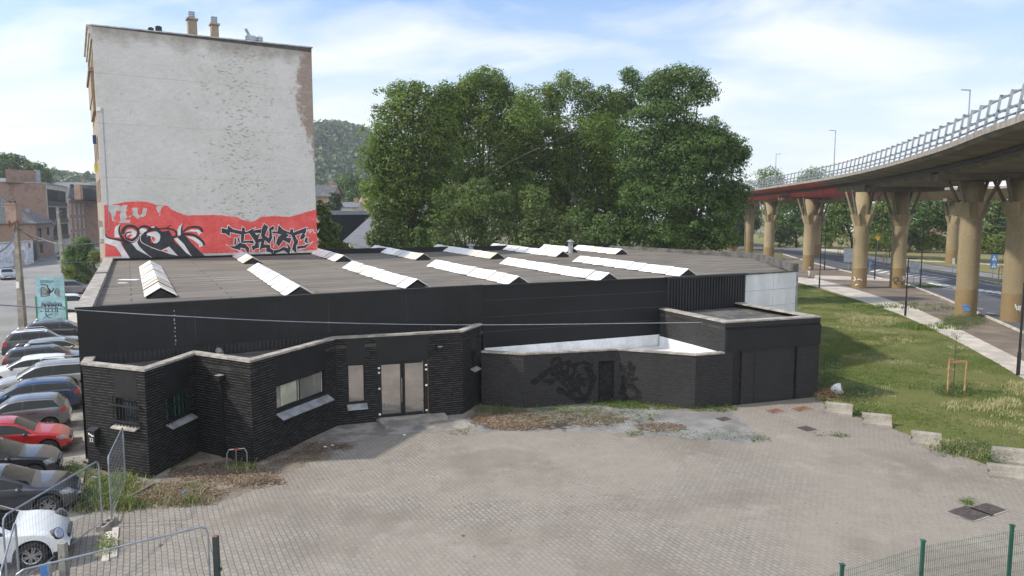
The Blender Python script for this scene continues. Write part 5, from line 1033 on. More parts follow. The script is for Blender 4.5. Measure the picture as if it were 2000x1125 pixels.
# ------------------------------------------------------------ viaduct
VD = thing('viaduct', 'tan road viaduct on paired round piers with grey railing and red far section', 'viaduct', (40, 88, 0))
def Wv(b, name, m, smooth=False): return b.build(name, M[m], VD, smooth=smooth, world=True)
edge_px = [(2000, 228, 34.7), (1908, 259, 42.8), (1815, 299, 54.3), (1700, 334, 75.1), (1600, 351, 99.8), (1466, 373, 141.7), (1413, 379, 160.1)]
E0 = [pt(*p) for p in edge_px]; plan = lambda Y: 9.4+.4876*Y-.001594*Y*Y
for p in E0: p.x = plan(p.y)
zs_ = [p.z for p in E0]
for i in range(1, len(E0)-1): E0[i].z = .5*zs_[i]+.25*(zs_[i-1]+zs_[i+1])
E0 = [Vector((plan(18), 18, E0[0].z+.05))]+E0+[Vector((plan(185), 185, E0[-1].z-.1)), Vector((44, 230, E0[-1].z-.5))]
EC = catmull(E0, 14)
def side(P, i):
    d = P[min(i+1, len(P)-1)]-P[max(i-1, 0)]; d.z = 0; d.normalize(); return Vector((d.y, -d.x, 0))
SN = [side(EC, i) for i in range(len(EC))]
SN = [sum((SN[max(0, min(len(SN)-1, j))] for j in range(i-4, i+5)), Vector((0, 0, 0))).normalized() for i in range(len(SN))]
def soff(Y): t = min(1, max(0, (Y-60)/55)); return 12.25-.6*t
def sweep(b, prof, P=EC, Nn=SN, i0=0, i1=None, m=0, closed=True):
    i1 = len(P) if i1 is None else i1; k = len(prof); vs = []
    for i in range(i0, i1):
        for t, z in prof: vs.append(P[i]+Nn[i]*t+Vector((0, 0, z if z != 'S' else soff(P[i].y)-P[i].z)))
    n = i1-i0; fs = []
    for i in range(n-1):
        for j in range(k if closed else k-1): fs.append((i*k+j, (i+1)*k+j, (i+1)*k+(j+1) % k, i*k+(j+1) % k))
    if closed: fs += [tuple(range(k)), tuple(reversed(range((n-1)*k, n*k)))]
    b.add(vs, fs, m)
DW = 14.0
b = MB(); sweep(b, [(0, 0), (0, .36), (.4, .36), (.4, .0)][::-1]); sweep(b, [(DW-.4, 0), (DW-.4, .36), (DW, .36), (DW, 0)][::-1]); Wv(b, 'parapet', 'concrete')
b = MB(); sweep(b, [(.4, .22), (DW-.4, .22), (DW-.4, .05), (.4, .05)]); Wv(b, 'deck', 'asphalt_new')
cut = min(range(len(EC)), key=lambda i: abs((1000+FPX*EC[i].x/(EC[i].y))-1590))
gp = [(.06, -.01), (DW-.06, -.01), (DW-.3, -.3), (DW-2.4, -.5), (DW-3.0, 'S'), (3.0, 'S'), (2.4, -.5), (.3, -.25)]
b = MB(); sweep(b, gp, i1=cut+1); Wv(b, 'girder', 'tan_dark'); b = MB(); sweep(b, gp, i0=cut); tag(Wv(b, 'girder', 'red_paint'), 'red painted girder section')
b = MB()
for dz, dt in ((-.62, 2.42), (-.74, 2.46), (-.86, 2.5)): b.path([EC[i]+SN[i]*dt+Vector((0, 0, dz+.02*math.sin(i*.9)))-SN[i]*.12 for i in range(0, len(EC), 2)], .07, 6)
Wv(b, 'service_cable', 'dark_metal')
# railing: leaning posts with brackets, two wide oval rails
al = [0]
for i in range(1, len(EC)): al.append(al[-1]+(EC[i]-EC[i-1]).length)
def on_edge(s):
    i = max(1, next((j for j in range(len(al)) if al[j] >= s), len(al)-1)); t = (s-al[i-1])/(al[i]-al[i-1]); return EC[i-1].lerp(EC[i], t), SN[i-1].lerp(SN[i], t).normalized(), (EC[i]-EC[i-1]).normalized()
post = MB(); post.beam((0, 0, 0), (.22, 0, 1.62), .13, .1, up=(0, 1, 0)); post.box(-.02, -.1, -.08, .16, .1, 0)
post.box(.2, -.05, 1.5, .7, .05, 1.6); post.box(.1, -.05, .68, .5, .05, .8); post.box(.03, -.05, .3, .42, .05, .38)
pm = None; s = 1.0; n_p = 0
while s < al[-1]-1 and n_p < 98:
    p, n, d = on_edge(s)
    if pm is None: o = post.build('railing_post', M['rail_grey'], VD); pm = o
    else: o = pm.copy(); S.collection.objects.link(o)
    o.location = p+Vector((0, 0, .36))-Vector(VD.location)+n*.08; o.rotation_euler = (0, 0, math.atan2(n.y, n.x)); n_p += 1; s += 2.0
for t0, z0, w in ((.55, 1.93, .2), (.4, 1.14, .26), (.32, .72, .2)):
    b = MB(); b.path([EC[i]+SN[i]*(t0+.1)+Vector((0, 0, z0)) for i in range(len(EC))], w/2*.55, 6); Wv(b, 'railing_rail', 'rail_grey')
b = MB(); b.path([EC[i]+SN[i]*.1+Vector((0, 0, .6)) for i in range(len(EC))], .04, 5); Wv(b, 'railing_rail', 'rail_grey')
# piers
def pier_parts(px_, py_, r=.82, ztop=12.3, foot=None, rot=None, parent=VD, beam=True, near=None, gy=None):
    p = foot if foot is not None else g(px_, py_); zc = ztop*(.765 if p.y < 70 else .69)
    b = MB(); b.lathe([(r*1.02, -.2), (r*1.02, .1), (r, zc-.9), (r*.98, ztop-.5), (.01, ztop-.5)], p.x, p.y, 28)
    o = b.build('pier', M['tan_concrete'], parent, smooth=True, world=True)
    b = MB(); b.lathe([(r*1.03, -.15), (r*1.03, 2.3), (r*1.012, 2.42)], p.x, p.y, 28); q_ = b.build('pier_base_coat', M['pier_coat']); q_.parent = o; off = Vector(parent.location); q_.matrix_parent_inverse = Matrix.Translation(-off)
    b = MB(); st_ = MB(); a0 = rot if rot is not None else .3
    for k_ in range(4):
        a = a0+k_*math.pi/2+math.pi/4; u = Vector((math.cos(a), math.sin(a), 0)); v = Vector((-u.y, u.x, 0)); zt = zc+.55; P0 = Vector((p.x, p.y, 0))
        f = lambda t, s_, z: P0+u*t+v*s_+Vector((0, 0, z))
        b.hexa([f(r*.7, -.34, zc-.75), f(r*1.02, -.34, zc-.75), f(r*1.02, .34, zc-.75), f(r*.7, .34, zc-.75)], [f(r*.7, -.45, zt), f(r+.5, -.4, zt), f(r+.5, .4, zt), f(r*.7, .45, zt)])
        st_ = MB(); st_.beam(f(r+.35, 0, zt-.1), f(r+1.35, 0, ztop-.4), .2, .22)
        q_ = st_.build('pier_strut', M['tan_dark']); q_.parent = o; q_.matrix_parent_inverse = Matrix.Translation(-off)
    q_ = b.build('pier_bracket', M['tan_concrete']); q_.parent = o; q_.matrix_parent_inverse = Matrix.Translation(-off)
    return p, o
m_, t_, b_ = newmat('pier_coat'); tcx = N(t_, 'ShaderNodeTexCoord').outputs['Object']
t_.links.new(mixc(t_, noise(t_, tcx, 2, 5), (.17, .115, .05), (.23, .165, .08)), b_.inputs['Base Color']); b_.inputs['Roughness'].default_value = .8; M['pier_coat'] = m_
def on_deck_z(Y): 
    i = min(range(len(EC)), key=lambda j: abs(EC[j].y-Y)); return EC[i].z, SN[i]
prs = []
for (px1_, py1), (px2_, py2), Y1, Y2 in (((1885, 617), (1976, 627), None, None), ((1677, 562), (1752, 562), None, None), ((1501, 0), (1578, 527), 141, None), ((1428, 0), (1462, 0), 172, 166)):
    q = []
    for px_, py_, Y in ((px1_, py1, Y1), (px2_, py2, Y2)):
        ft = g(px_, py_) if Y is None else gx(px_, Y); z, n = on_deck_z(ft.y); a = math.atan2(n.y, n.x)
        q.append(pier_parts(px_, py_, .83 if Y is None else .97, soff(ft.y)-.02, ft, a)[0]); zz, nn = soff(ft.y)+1.45, n
    prs.append((q, zz, nn))
    c = (q[0]+q[1])/2; b = MB()
    i = min(range(len(EC)), key=lambda j: (EC[j]-c).xy.length+0*j if True else 0)
    ie = min(range(len(EC)), key=lambda j: (EC[j].xy-c.xy).length); lat = abs((c-EC[ie]).dot(nn)); w0_ = max(1.5, min(5.6, lat-2.2))
    for off in (-1.1, 1.1):
        dd = Vector((-nn.y, nn.x, 0))*off; o0 = Vector((c.x, c.y, zz-1.72))+dd
        b.beam(o0-nn*w0_, o0+nn*5.0, .42, .5)
    b.beam(Vector((c.x, c.y, zz-1.72))-nn*(w0_-.3), Vector((c.x, c.y, zz-1.72))+nn*4.6, .5, .3)
    for k_ in range(4):
        for off in (-1.32, 1.32):
            o0 = Vector((c.x, c.y, zz-1.5))-nn*(w0_-.2-k_*3.4)+Vector((-nn.y, nn.x, 0))*off
            b.beam(o0, o0+nn*1.1, .12, .8); b.beam(o0+Vector((0, 0, .35)), o0+nn*1.1+Vector((0, 0, .35)), .3, .07); b.beam(o0-Vector((0, 0, .38)), o0+nn*1.1-Vector((0, 0, .38)), .3, .07)
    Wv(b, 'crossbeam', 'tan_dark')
# paint daubs on the piers
def daub(px_, py_, r, blobs, m, parent=VD):
    foot = px_; b = MB()
    for lines in blobs:
        for (x0, y0), (x1, y1) in zip(lines, lines[1:]):
            qs = []
            for x, y in ((x0, y0), (x1, y1)):
                rr = ray(x, y); o = Vector((0, 0, CAMH)); a = rr.x**2+rr.y**2; c = Vector((o.x-foot.x, o.y-foot.y)); bb = 2*(rr.x*c.x+rr.y*c.y); cc = c.x**2+c.y**2-(r*1.05)**2
                di = bb*bb-4*a*cc; t = (-bb-math.sqrt(max(0, di)))/(2*a); qs.append(o+rr*t)
            w = .09*(foot.y/70); d = (qs[1]-qs[0]); 
            if d.length < .02: continue
            out = (Vector((qs[0].x-foot.x, qs[0].y-foot.y, 0))).normalized(); sd = d.normalized().cross(out)*w/2
            b.face([qs[0]-sd, qs[1]-sd, qs[1]+sd, qs[0]+sd])
    return b.build('spray_tag', M[m], VD, world=True)
P1, P2 = prs[0][0]; P3, P4 = prs[1][0]
daub(P1, 0, .86, [[(1877, 597), (1889, 596), (1894, 599), (1882, 600), (1895, 602), (1880, 603), (1896, 605), (1883, 606), (1894, 607)], [(1880, 598), (1893, 603)]], 'gr_blue')
daub(P2, 0, .86, [[(1983, 594), (1986, 605), (1990, 604)], [(1990, 597), (1988, 606), (1993, 600), (1992, 608)], [(1982, 600), (1995, 598)]], 'gr_white')
daub(P3, 0, .86, [[(1668, 540), (1671, 546), (1667, 548)], [(1674, 546), (1680, 545), (1684, 548)], [(1670, 557), (1676, 555)]], 'gr_white')
daub(P4, 0, .86, [[(1744, 544), (1752, 541), (1755, 548), (1747, 551), (1744, 545)], [(1746, 553), (1753, 555)], [(1761, 551), (1764, 556)]], 'gr_black')
daub(P4, 0, .86, [[(1761, 540), (1766, 544), (1762, 548)], [(1765, 538), (1767, 546)]], 'gr_white')
# second, further carriageway
V2 = thing('viaduct', 'second tan viaduct carriageway further off behind the piers', 'viaduct', (78, 130, 0))
P_ = catmull([(112, 70, 13), (98, 96, 13), (79.5, 128, 12.9), (64.5, 150, 12.7), (52, 170, 12.4), (44, 190, 12)], 8); N2 = [side(P_, i) for i in range(len(P_))]
N2 = [-v if v.x > 0 and False else v for v in N2]
def W2(b, name, m, smooth=False): return b.build(name, M[m], V2, smooth=smooth, world=True)
b = MB(); sweep(b, [(-5, 0), (5, 0), (5, .45), (-5, .45)], P_, N2); W2(b, 'parapet', 'concrete'); b = MB(); sweep(b, [(-4.7, -.01), (4.7, -.01), (2.6, -1.6), (-2.6, -1.6)], P_, N2); W2(b, 'girder', 'tan_concrete')
b = MB(); [b.path([p+n*s_+Vector((0, 0, z)) for p, n in zip(P_, N2)], .06, 5) for s_ in (-4.9, 4.9) for z in (.8, 1.2)]
for i in range(0, len(P_)): [b.beam(P_[i]+N2[i]*s_+Vector((0, 0, .4)), P_[i]+N2[i]*s_+Vector((0, 0, 1.3)), .09, .09) for s_ in (-4.9, 4.9)]
W2(b, 'railing', 'white_frame')
m3, m4 = gx(1857, 130), gx(1594, 152)
VDs = VD
for f_ in (m3, m4): pier_parts(0, 0, .9, 11.4, f_, .9, V2); c = f_; b = MB(); b.beam(Vector((c.x-3.5, c.y-3, 11.2)), Vector((c.x+3.5, c.y+3, 11.2)), .6, .5); W2(b, 'crossbeam', 'tan_dark')
# lamps standing on the deck
def deck_lamp(px_, py_, Y, zb, lab, side_=-1):
    t_ = pt(px_, py_, Y); L = thing('deck_lamp', lab, 'street lamp', (t_.x, t_.y, zb), 0, 'lamps on the viaduct'); h = t_.z-zb
    b = MB(); b.tube((0, 0, 0), (0, 0, h), .11, 8, .06); b.build('pole', M['galv'], L); b = MB(); b.beam((0, 0, h), (side_*1.0, -.1, h+.02), .16, .1); b.build('lamp_head', M['galv'], L)
deck_lamp(1632, 255, 112, 13.0, 'slim lamp above the deck railing, middle of three', -1); deck_lamp(1895, 176, 78, 13.6, 'slim lamp above the deck railing nearest the right edge', -1); deck_lamp(1516, 301, 152, 12.2, 'small far lamp above the deck by the light green tree', 1)
# ------------------------------------------------------------ street furniture on the right
def black_lamp(px_, py_, top, lab, arm=1, Y=None):
    p = g(px_, py_) if Y is None else gx(px_, Y); h = pt(px_, top, p.y).z
    L = thing('street_lamp', lab, 'street lamp', p, 0, 'black lamp posts along path and road'); b = MB(); b.tube((0, 0, -.05), (0, 0, 1.3), .095, 8); b.tube((0, 0, 1.3), (0, 0, h), .065, 8, .05); b.build('pole', M['dark_metal'], L)
    b = MB(); b.box(min(0, arm*.75), -.11, h-.04, max(0, arm*.75), .11, h+.05); b.build('lamp_head', M['dark_metal'], L)
for a in ((1600, 563, 415, 'black lamp post beside the path in front of the darker pier'), (1768, 617, 505, 'short black lamp post at the path between the middle piers', 1), (1797, 565, 427, 'tall black lamp post at the road edge right of the middle piers', 1), (1610, 527, 423, 'tall black lamp post beyond the road left of the third pier'), (1708, 546, 468, 'black lamp post on the road side between the middle piers', -1), (1988, 733, 555, 'black lamp post at the path cut by the right picture edge'), (1454, 0, 420, 'black lamp post at far left under the viaduct', -1, 125), (1737, 503, 460, 'thin dark post far beyond the road', -1)): black_lamp(*a[:4], *(a[4:]))
def sign_post(px_, py_, top, lab, w, h, mm, Y=None, back=False):
    p = g(px_, py_); zt = pt(px_, top, p.y).z; t = thing('road_sign', lab, 'road sign', p); b = MB(); b.tube((0, 0, 0), (0, 0, zt), .045, 7); b.build('pole', M['galv'], t); b = MB(); b.box(-w/2, -.09, zt-h, w/2, -.05, zt); o = b.build('sign_board', M[mm], t); return t, zt
t, zt = sign_post(1656, 532, 485, 'grey back of a rectangular road sign left of the third pier', 1.5, 2.1, 'galv')
t, zt = sign_post(1784, 560, 511, 'grey back of a road sign near the tall lamp right of middle piers', 1.1, 1.35, 'galv')
t, zt = sign_post(1698, 541, 510, 'small blue edged sign on a thin pole by the road', .35, .5, 'gr_blue')
t, zt = sign_post(1860, 539, 504, 'narrow white sign on thin pole beyond the road', .35, .9, 'white_frame')
t, zt = sign_post(1938, 549, 497, 'pair of blue square signs with white triangles by the road', .85, 1.9, 'gr_blue')
b = MB()
for k_ in range(2):
    z = zt-.15-k_*.95; b.face([(-.32, -.095, z-.62), (.32, -.095, z-.62), (0, -.095, z)])
    b.face([(-.05, -.1, z-.5), (.05, -.1, z-.5), (.04, -.1, z-.22), (-.04, -.1, z-.22)], 1)
b.build('sign_symbol', [M['white_frame'], M['gr_black']], t)
t, zt = sign_post(1712, 500, 462, 'small yellow sign beyond the hedge side lawn', .9, .8, 'yellow_sign') if M.setdefault('yellow_sign', mk('yellow_sign', (.7, .42, .03), .6)) else None
# stakes round young trees
def stakes(px_, py_, h, w, lab, twig=True, n=3):
    p = g(px_, py_); t = thing('young_tree', lab, 'young tree', p, 0, 'staked young trees'); b = MB(); ps = [(-w/2, -w*.3), (w/2, -w*.3), (0, w*.5)][:n]
    for x, y in ps: b.tube((x, y, -.05), (x, y, h), .045, 7)
    for i in range(len(ps)):
        a, c = ps[i], ps[(i+1) % len(ps)]; b.beam((a[0], a[1], h-.06), (c[0], c[1], h-.06), .04, .1)
    b.build('stake_frame', M['wood'], t)
    b = MB(); H_t = h*1.75; b.path([(0, 0, 0), (.03, .02, h*.7), (-.02, 0, h*1.2), (.02, .01, H_t)], [.03, .025, .018, .008], 6)
    tips = []
    for k_ in range(22):
        z = h*(.9+.8*rnd.random()); a = rnd.uniform(0, 6.28); l = rnd.uniform(.25, .75)*(H_t-z*.6)/h*.9; e = Vector((math.cos(a)*l, math.sin(a)*l, z+l*.6)); b.tube((0, 0, z), e, .008, 4, .003); tips += [Vector((0, 0, z)).lerp(e, u) for u in (.4, .6, .8, 1)]
    b.build('trunk', M['bark'], t)
    P = np.array([list(q) for q in tips for _ in range(3)])+rg.normal(0, .05, (len(tips)*3, 3)); leaves_mesh('crown', P, np.tile([0, 0, 1.], (len(P), 1)), .07, rg.uniform(.8, 1.2, len(P)), M['leaf_c'], t)
stakes(1861, 768, 1.7, .85, 'nearly bare young tree tied in three orange wooden stakes on the lawn')
stakes(1641, 502, 1.7, 1.4, 'staked young tree on far verge left of third pier'); stakes(1731, 520, 1.9, 1.7, 'staked young tree on far verge between middle piers'); stakes(1955, 553, 2.1, 1.1, 'staked young tree next to blue double sign')
# concrete blocks edging the lawn
def barrier(px_, py_, L, lab, rz, stack=False):
    p = g(px_, py_); t = thing('concrete_barrier', lab, 'barrier', p, rz, 'concrete blocks along the lawn edge')
    b = MB(); pr = [(-.34, 0), (.26, 0), (.26, .1), (.22, .32), (.2, .47), (.1, .47), (.03, .4), (-.02, .22), (-.1, .15), (-.34, .11)]
    n = len(pr); vs = [(-L/2, y, z) for y, z in pr]+[(L/2, y, z) for y, z in pr]; b.add(vs, [(j, (j+1) % n, n+(j+1) % n, n+j) for j in range(n)]+[tuple(range(n))[::-1], tuple(range(n, 2*n))]); b.build('block', M['concrete'], t); t.scale = (.98, .95, 1.0)
    b = MB(); b.box(-L/2-.012, -.1, .12, -L/2-.002, .0, .3); b.build('end_slot', M['old_concrete'], t); return t
barrier(1638, 808, 1.15, 'grey concrete barrier block nearest the garage corner', R(-27)); barrier(1712, 830, 1.15, 'tan concrete barrier block second from the garage', R(-22)); barrier(1808, 868, 1.05, 'pale concrete barrier block third from the garage', R(-27))
for k_, (x, y, lab) in enumerate(((1985, 905, 'upright concrete barrier at the right picture edge, rear one'), (1978, 932, 'concrete barrier at the right picture edge, front one'))): t = barrier(x, y, 1.5, lab, R(-20)); t.scale = (1, 1, 1.1 if k_ == 0 else .8)
# manholes and plates
def plate(px_, py_, w, d, lab, mm='iron', rz=R(27.8), frame=True):
    p = g(px_, py_); t = thing('manhole_cover', lab, 'manhole cover', (p.x, p.y, .006), rz, 'covers let into the yard paving'); b = MB(); b.box(-w/2, -d/2, 0, w/2, d/2, .014); b.build('lid', M[mm], t); b = MB()
    for x0, y0, x1, y1 in ((-w/2-.06, -d/2-.06, w/2+.06, -d/2-.004), (-w/2-.06, d/2+.004, w/2+.06, d/2+.06), (-w/2-.06, -d/2, -w/2-.004, d/2), (w/2+.004, -d/2, w/2+.06, d/2)): b.box(x0, y0, 0, x1, y1, .01)
    b.build('frame', M['old_concrete'], t)
plate(1893, 1003, .95, .75, 'brown cover plate near right fence, left of a pair'); plate(1930, 995, .85, .6, 'brown cover plate near right fence, right of a pair'); plate(1576, 838, .6, .6, 'grey square cover in the paving before the garage'); plate(1514, 803, .75, .5, 'rusty plate before the roller shutter, left one', 'rust'); plate(1566, 799, .9, .5, 'rusty plate before the roller shutter, right one', 'rust'); plate(1414, 819, .6, .5, 'dark cover in the gravel patch'); plate(940, 818, .85, .7, 'rusty cover slab at the end of the door step', 'rust')
# bike hoop
p, q = g(444, 912), g(483, 908); t = thing('bike_hoop', 'low bent steel hoop standing in front of the black brick pier', 'bike hoop', p); b = MB(); h = .62
d = (q-p); pts = [Vector((0, 0, 0)), Vector((0, 0, h*.75)), d*.12+Vector((0, 0, h)), d*.88+Vector((0, 0, h)), d+Vector((0, 0, h*.75)), d]; b.path(pts, .022, 8); b.build('hoop', M['steel'], t); b = MB(); b.beam(d*.35+Vector((0, 0, h)), d*.6+Vector((0, 0, h)), .05, .05); b.build('red_band', M['red_paint'], t)
b = MB(); b.tube(d*.45, d*.45+Vector((0, .02, h)), .015, 6); b.build('middle_bar', M['steel'], t)
# ------------------------------------------------------------ mesh fences
def heras(pA, pB, h, lab, tilt=0, name='site_fence_panel', z0=.08):
    pA, pB = Vector((pA[0], pA[1], 0)), Vector((pB[0], pB[1], 0)); t = thing(name, lab, 'fence', pA, 0, 'wire site fence panels'); d = pB-pA; L = d.length; u = d/L; up = Vector((0, 0, 1)); b = MB(); r = .12
    pts = [Vector((0, 0, z0)), up*(h-r*1.6), u*r*.3+up*(h-r*.5), u*r*1.2+up*h, u*(L-r*1.2)+up*h, u*(L-r*.3)+up*(h-r*.5), u*L+up*(h-r*1.6), u*L+up*z0]; b.path(pts, .022, 8); b.tube(up*(z0+.12), u*L+up*(z0+.12), .018, 6); b.build('frame', M['galv'], t)
    b = MB(); n = int(L/.11)
    for i in range(1, n): a = u*(L*i/n); b.tube(a+up*(z0+.12), a+up*h, .0022, 3, cap=False)
    for k_ in range(1, 8): a = up*(z0+.12+(h-z0-.12)*k_/8); b.tube(a, a+u*L, .0022, 3, cap=False)
    b.build('wire_mesh', M['galv'], t); return t
heras((-11.8, 16.2), (-11.75, 20.05), 2.0, 'wire site fence panel running towards camera beside the white car')
heras((-11.62, 20.3), (-12.8, 23.3), 2.0, 'wire site fence panel seen edge on before the left brick corner')
heras((-9.75, 13.6), (-6.85, 15.72), 2.0, 'wire site fence panel across the bottom left of the yard')
heras((-11.3, 15.9), (-9.9, 13.4), 2.02, 'wire site fence panel at the extreme bottom left corner')
t = thing('fence_foot', 'perforated concrete fence foot on the paving where the panels meet', 'fence foot', (-11.68, 20.15, 0)); b = MB()
for x0, y0, x1, y1 in ((-.12, -.36, -.07, .36), (.07, -.36, .12, .36), (-.07, -.36, .07, -.27), (-.07, -.08, .07, .0), (-.07, .2, .07, .36)): b.box(x0, y0, 0, x1, y1, .14)
b.build('block', M['concrete'], t)
q = g(122, 1060, 2.0); t = thing('timber_post', 'weathered grey square post at the bottom left', 'post', (q.x, q.y, 0)); b = MB(); b.box(-.07, -.07, 0, .07, .07, 2.0); b.build('post', M['old_concrete'], t); b = MB(); b.tube((.0, -.075, 1.72), (0, -.09, 1.72), .012, 6); b.build('bolt', M['dark_metal'], t)
q = g(421, 1046, 2.0); t = thing('green_post', 'dark green square post with rusty red top at the bottom', 'post', (q.x, q.y, 0)); b = MB(); b.box(-.055, -.055, 0, .055, .055, 1.98); b.build('post', mk('dark_green', (.022, .036, .034), .5), t); b = MB(); b.box(-.05, -.05, 1.98, .05, .05, 1.995); b.build('rusty_top', M['rust'], t); b = MB(); b.box(.05, -.03, 1.2, .1, .03, 1.26); b.build('hinge', M['green_paint'], t)
q = g(96, 1098, 1.6); t = thing('parking_sign', 'small blue and white sign plate on a grey post at the bottom left', 'sign', (q.x, q.y, 0)); b = MB(); b.tube((0, 0, 0), (0, 0, 1.6), .04, 8); b.build('post', M['galv'], t); b = MB(); b.hexa([(-.12, -.12, 1.1), (-.02, -.05, 1.1), (-.02, -.04, 1.1), (-.12, -.11, 1.1)], [(-.12, -.12, 1.62), (-.02, -.05, 1.55), (-.02, -.04, 1.55), (-.12, -.11, 1.62)]); b.build('sign_board', M['gr_blue'], t)
GP = [g(1560, 1135, 2.0), g(1645, 1106, 2.0), g(1803, 1059, 2.0), g(1977, 1029, 2.0), g(2075, 1012, 2.0)]
gf = thing('green_mesh_fence', 'green welded mesh fence on square posts across the bottom right', 'fence', (GP[2].x, GP[2].y, 0))
for i, p in enumerate(GP): b = MB(); b.beam((p.x, p.y, 0), (p.x, p.y, 2.02), .065, .065, up=(0, 1, 0)); po = b.build('post', M['green_paint'], gf, world=True); b = MB(); b.box(p.x-.045, p.y-.045, 2.02, p.x+.045, p.y+.045, 2.05); o = b.build('post_cap', M['green_paint']); o.parent = po; o.matrix_parent_inverse = Matrix.Translation(-Vector(gf.location))
for i in range(4):
    a, c = Vector((GP[i].x, GP[i].y, 0)), Vector((GP[i+1].x, GP[i+1].y, 0)); L = (c-a).length; u = (c-a)/L; b = MB(); n = int(L/.06); zz = 1.93 if i != 3 else 1.85
    for k_ in range(1, n): q = a+u*(L*k_/n); b.tube(q+Vector((0, 0, .06)), q+Vector((0, 0, zz)), .0030, 3, cap=False)
    for z in [.08, .28, .48, .68, .72, .92, 1.12, 1.32, 1.36, 1.56, 1.76, 1.88]: 
        q = Vector((0, 0, z)); b.tube(a+q, c+q, .0034, 3, cap=False)
    b.build('mesh_panel', M['green_paint'], gf, world=True)
# ------------------------------------------------------------ overhead lines and poles on the left
pl = g(45, 642); t = thing('utility_pole', 'tapered concrete utility pole with a tangle of insulators beside the street', 'utility pole', pl); b = MB(); hp_ = pt(31, 432, pl.y).z; dx = pt(31, 432, pl.y).x-pl.x
b.hexa([(-.24, -.2, -.1), (.24, -.2, -.1), (.24, .2, -.1), (-.24, .2, -.1)], [(dx-.13, -.12, hp_), (dx+.13, -.12, hp_), (dx+.13, .12, hp_), (dx-.13, .12, hp_)]); b.build('pole', M['concrete'], t)
b = MB()
for k_ in range(9): z = hp_-.1-rnd.random()*.9; a = rnd.uniform(-.55, .55); b.tube((dx, 0, z), (dx+a, -.15, z+.1), .03, 5); b.tube((dx+a, -.15, z-.02), (dx+a, -.15, z+.2), .07, 7)
b.build('insulator', M['rust'], t); b = MB(); b.box(dx*.25-.12, -.3, 3.2, dx*.25+.12, -.2, 3.7); b.build('fuse_box', M['white_frame'], t)
pl2 = g(124, 524); t = thing('utility_pole', 'slim far concrete utility pole next to the round conifer', 'utility pole', pl2); hp2 = pt(120, 412, pl2.y).z; b = MB(); b.hexa([(-.35, -.2, 0), (.35, -.2, 0), (.35, .2, 0), (-.35, .2, 0)], [(-.5, -.12, hp2), (-.15, -.12, hp2), (-.15, .12, hp2), (-.5, .12, hp2)]); b.build('pole', M['concrete'], t)
b = MB(); [b.tube((-.3, 0, z), (.5, -.1, z+.2), .05, 5) for z in (hp2-.2, hp2-.8, hp2-1.4)]; b.build('insulator', M['dark_metal'], t)
def cable(name, lab, pts, r, m='dark_metal', grp='overhead wires'):
    b = MB(); b.path(catmull(pts, 8), r, 5); o = b.build(name, M[m]); tag(o, lab, 'cable', grp)
cable('overhead_cable', 'pale thin cable crossing low in front of the black facade', [pt(-90, 590, 17), pt(0, 595.5, 19), pt(146, 605, 22.3), pt(340, 617, 24), pt(620, 629.5, 27.5), pt(942, 634.5, 31.5), pt(1372, 629.5, 33.9)], .016, 'galv')
cable('overhead_cable', 'dark cable from the tangled pole to the gable corner', [Vector((pl.x+dx, pl.y, hp_-.6)), pt(110, 476, 55), pt(150, 477.5, 53), pt(200, 474, 50)], .035)
cable('overhead_cable', 'dark cable dropping off frame from the tangled pole', [Vector((pl.x+dx, pl.y, hp_-.5)), pt(18, 478, 50), pt(-30, 510, 44)], .04)
cable('overhead_cable', 'thin wire between the two utility poles', [Vector((pl.x+dx, pl.y, hp_-.4)), pt(90, 474, 90), Vector((pl2.x-.3, pl2.y, hp2-.5))], .05)
cable('overhead_cable', 'thin low wire across the street behind the billboard', [pt(-20, 508, 70), pt(60, 513.5, 66), pt(200, 511, 58)], .02)
# warning triangle
q = gx(126.5, 118); zt = pt(126, 517, 118).z; t = thing('warning_sign', 'white triangular warning sign with a red border on the far pole', 'road sign', (q.x, q.y, 0)); b = MB(); b.tube((0, .05, 0), (0, .05, zt), .04, 6); b.build('pole', M['galv'], t)
b = MB(); b.hexa([(-.62, -.02, zt-.95), (.62, -.02, zt-.95), (0, -.02, zt+.1)], [(-.62, -.05, zt-.95), (.62, -.05, zt-.95), (0, -.05, zt+.1)]); b.build('sign_board', M['red_sign'] if 'red_sign' in M else M.setdefault('red_sign', mk('red_sign', (.5, .03, .03), .5)), t)
b = MB(); b.face([(-.4, -.055, zt-.83), (.4, -.055, zt-.83), (0, -.055, zt-.16)]); b.face([(-.05, -.06, zt-.75), (.05, -.06, zt-.75), (.05, -.06, zt-.35), (-.05, -.06, zt-.35)], 1); b.build('sign_symbol', [M['white_frame'], M['gr_black']], t)
q = gx(57, 128); t = thing('notice_board', 'small orange and white notice on a post at the corner house', 'sign', q); b = MB(); b.tube((0, 0, 0), (0, 0, 3.6), .05, 6); b.build('pole', M['galv'], t); b = MB(); b.box(-.8, -.1, 2.9, .5, -.04, 3.7); b.build('sign_board', M.setdefault('orange', mk('orange', (.6, .16, .04), .6)), t)
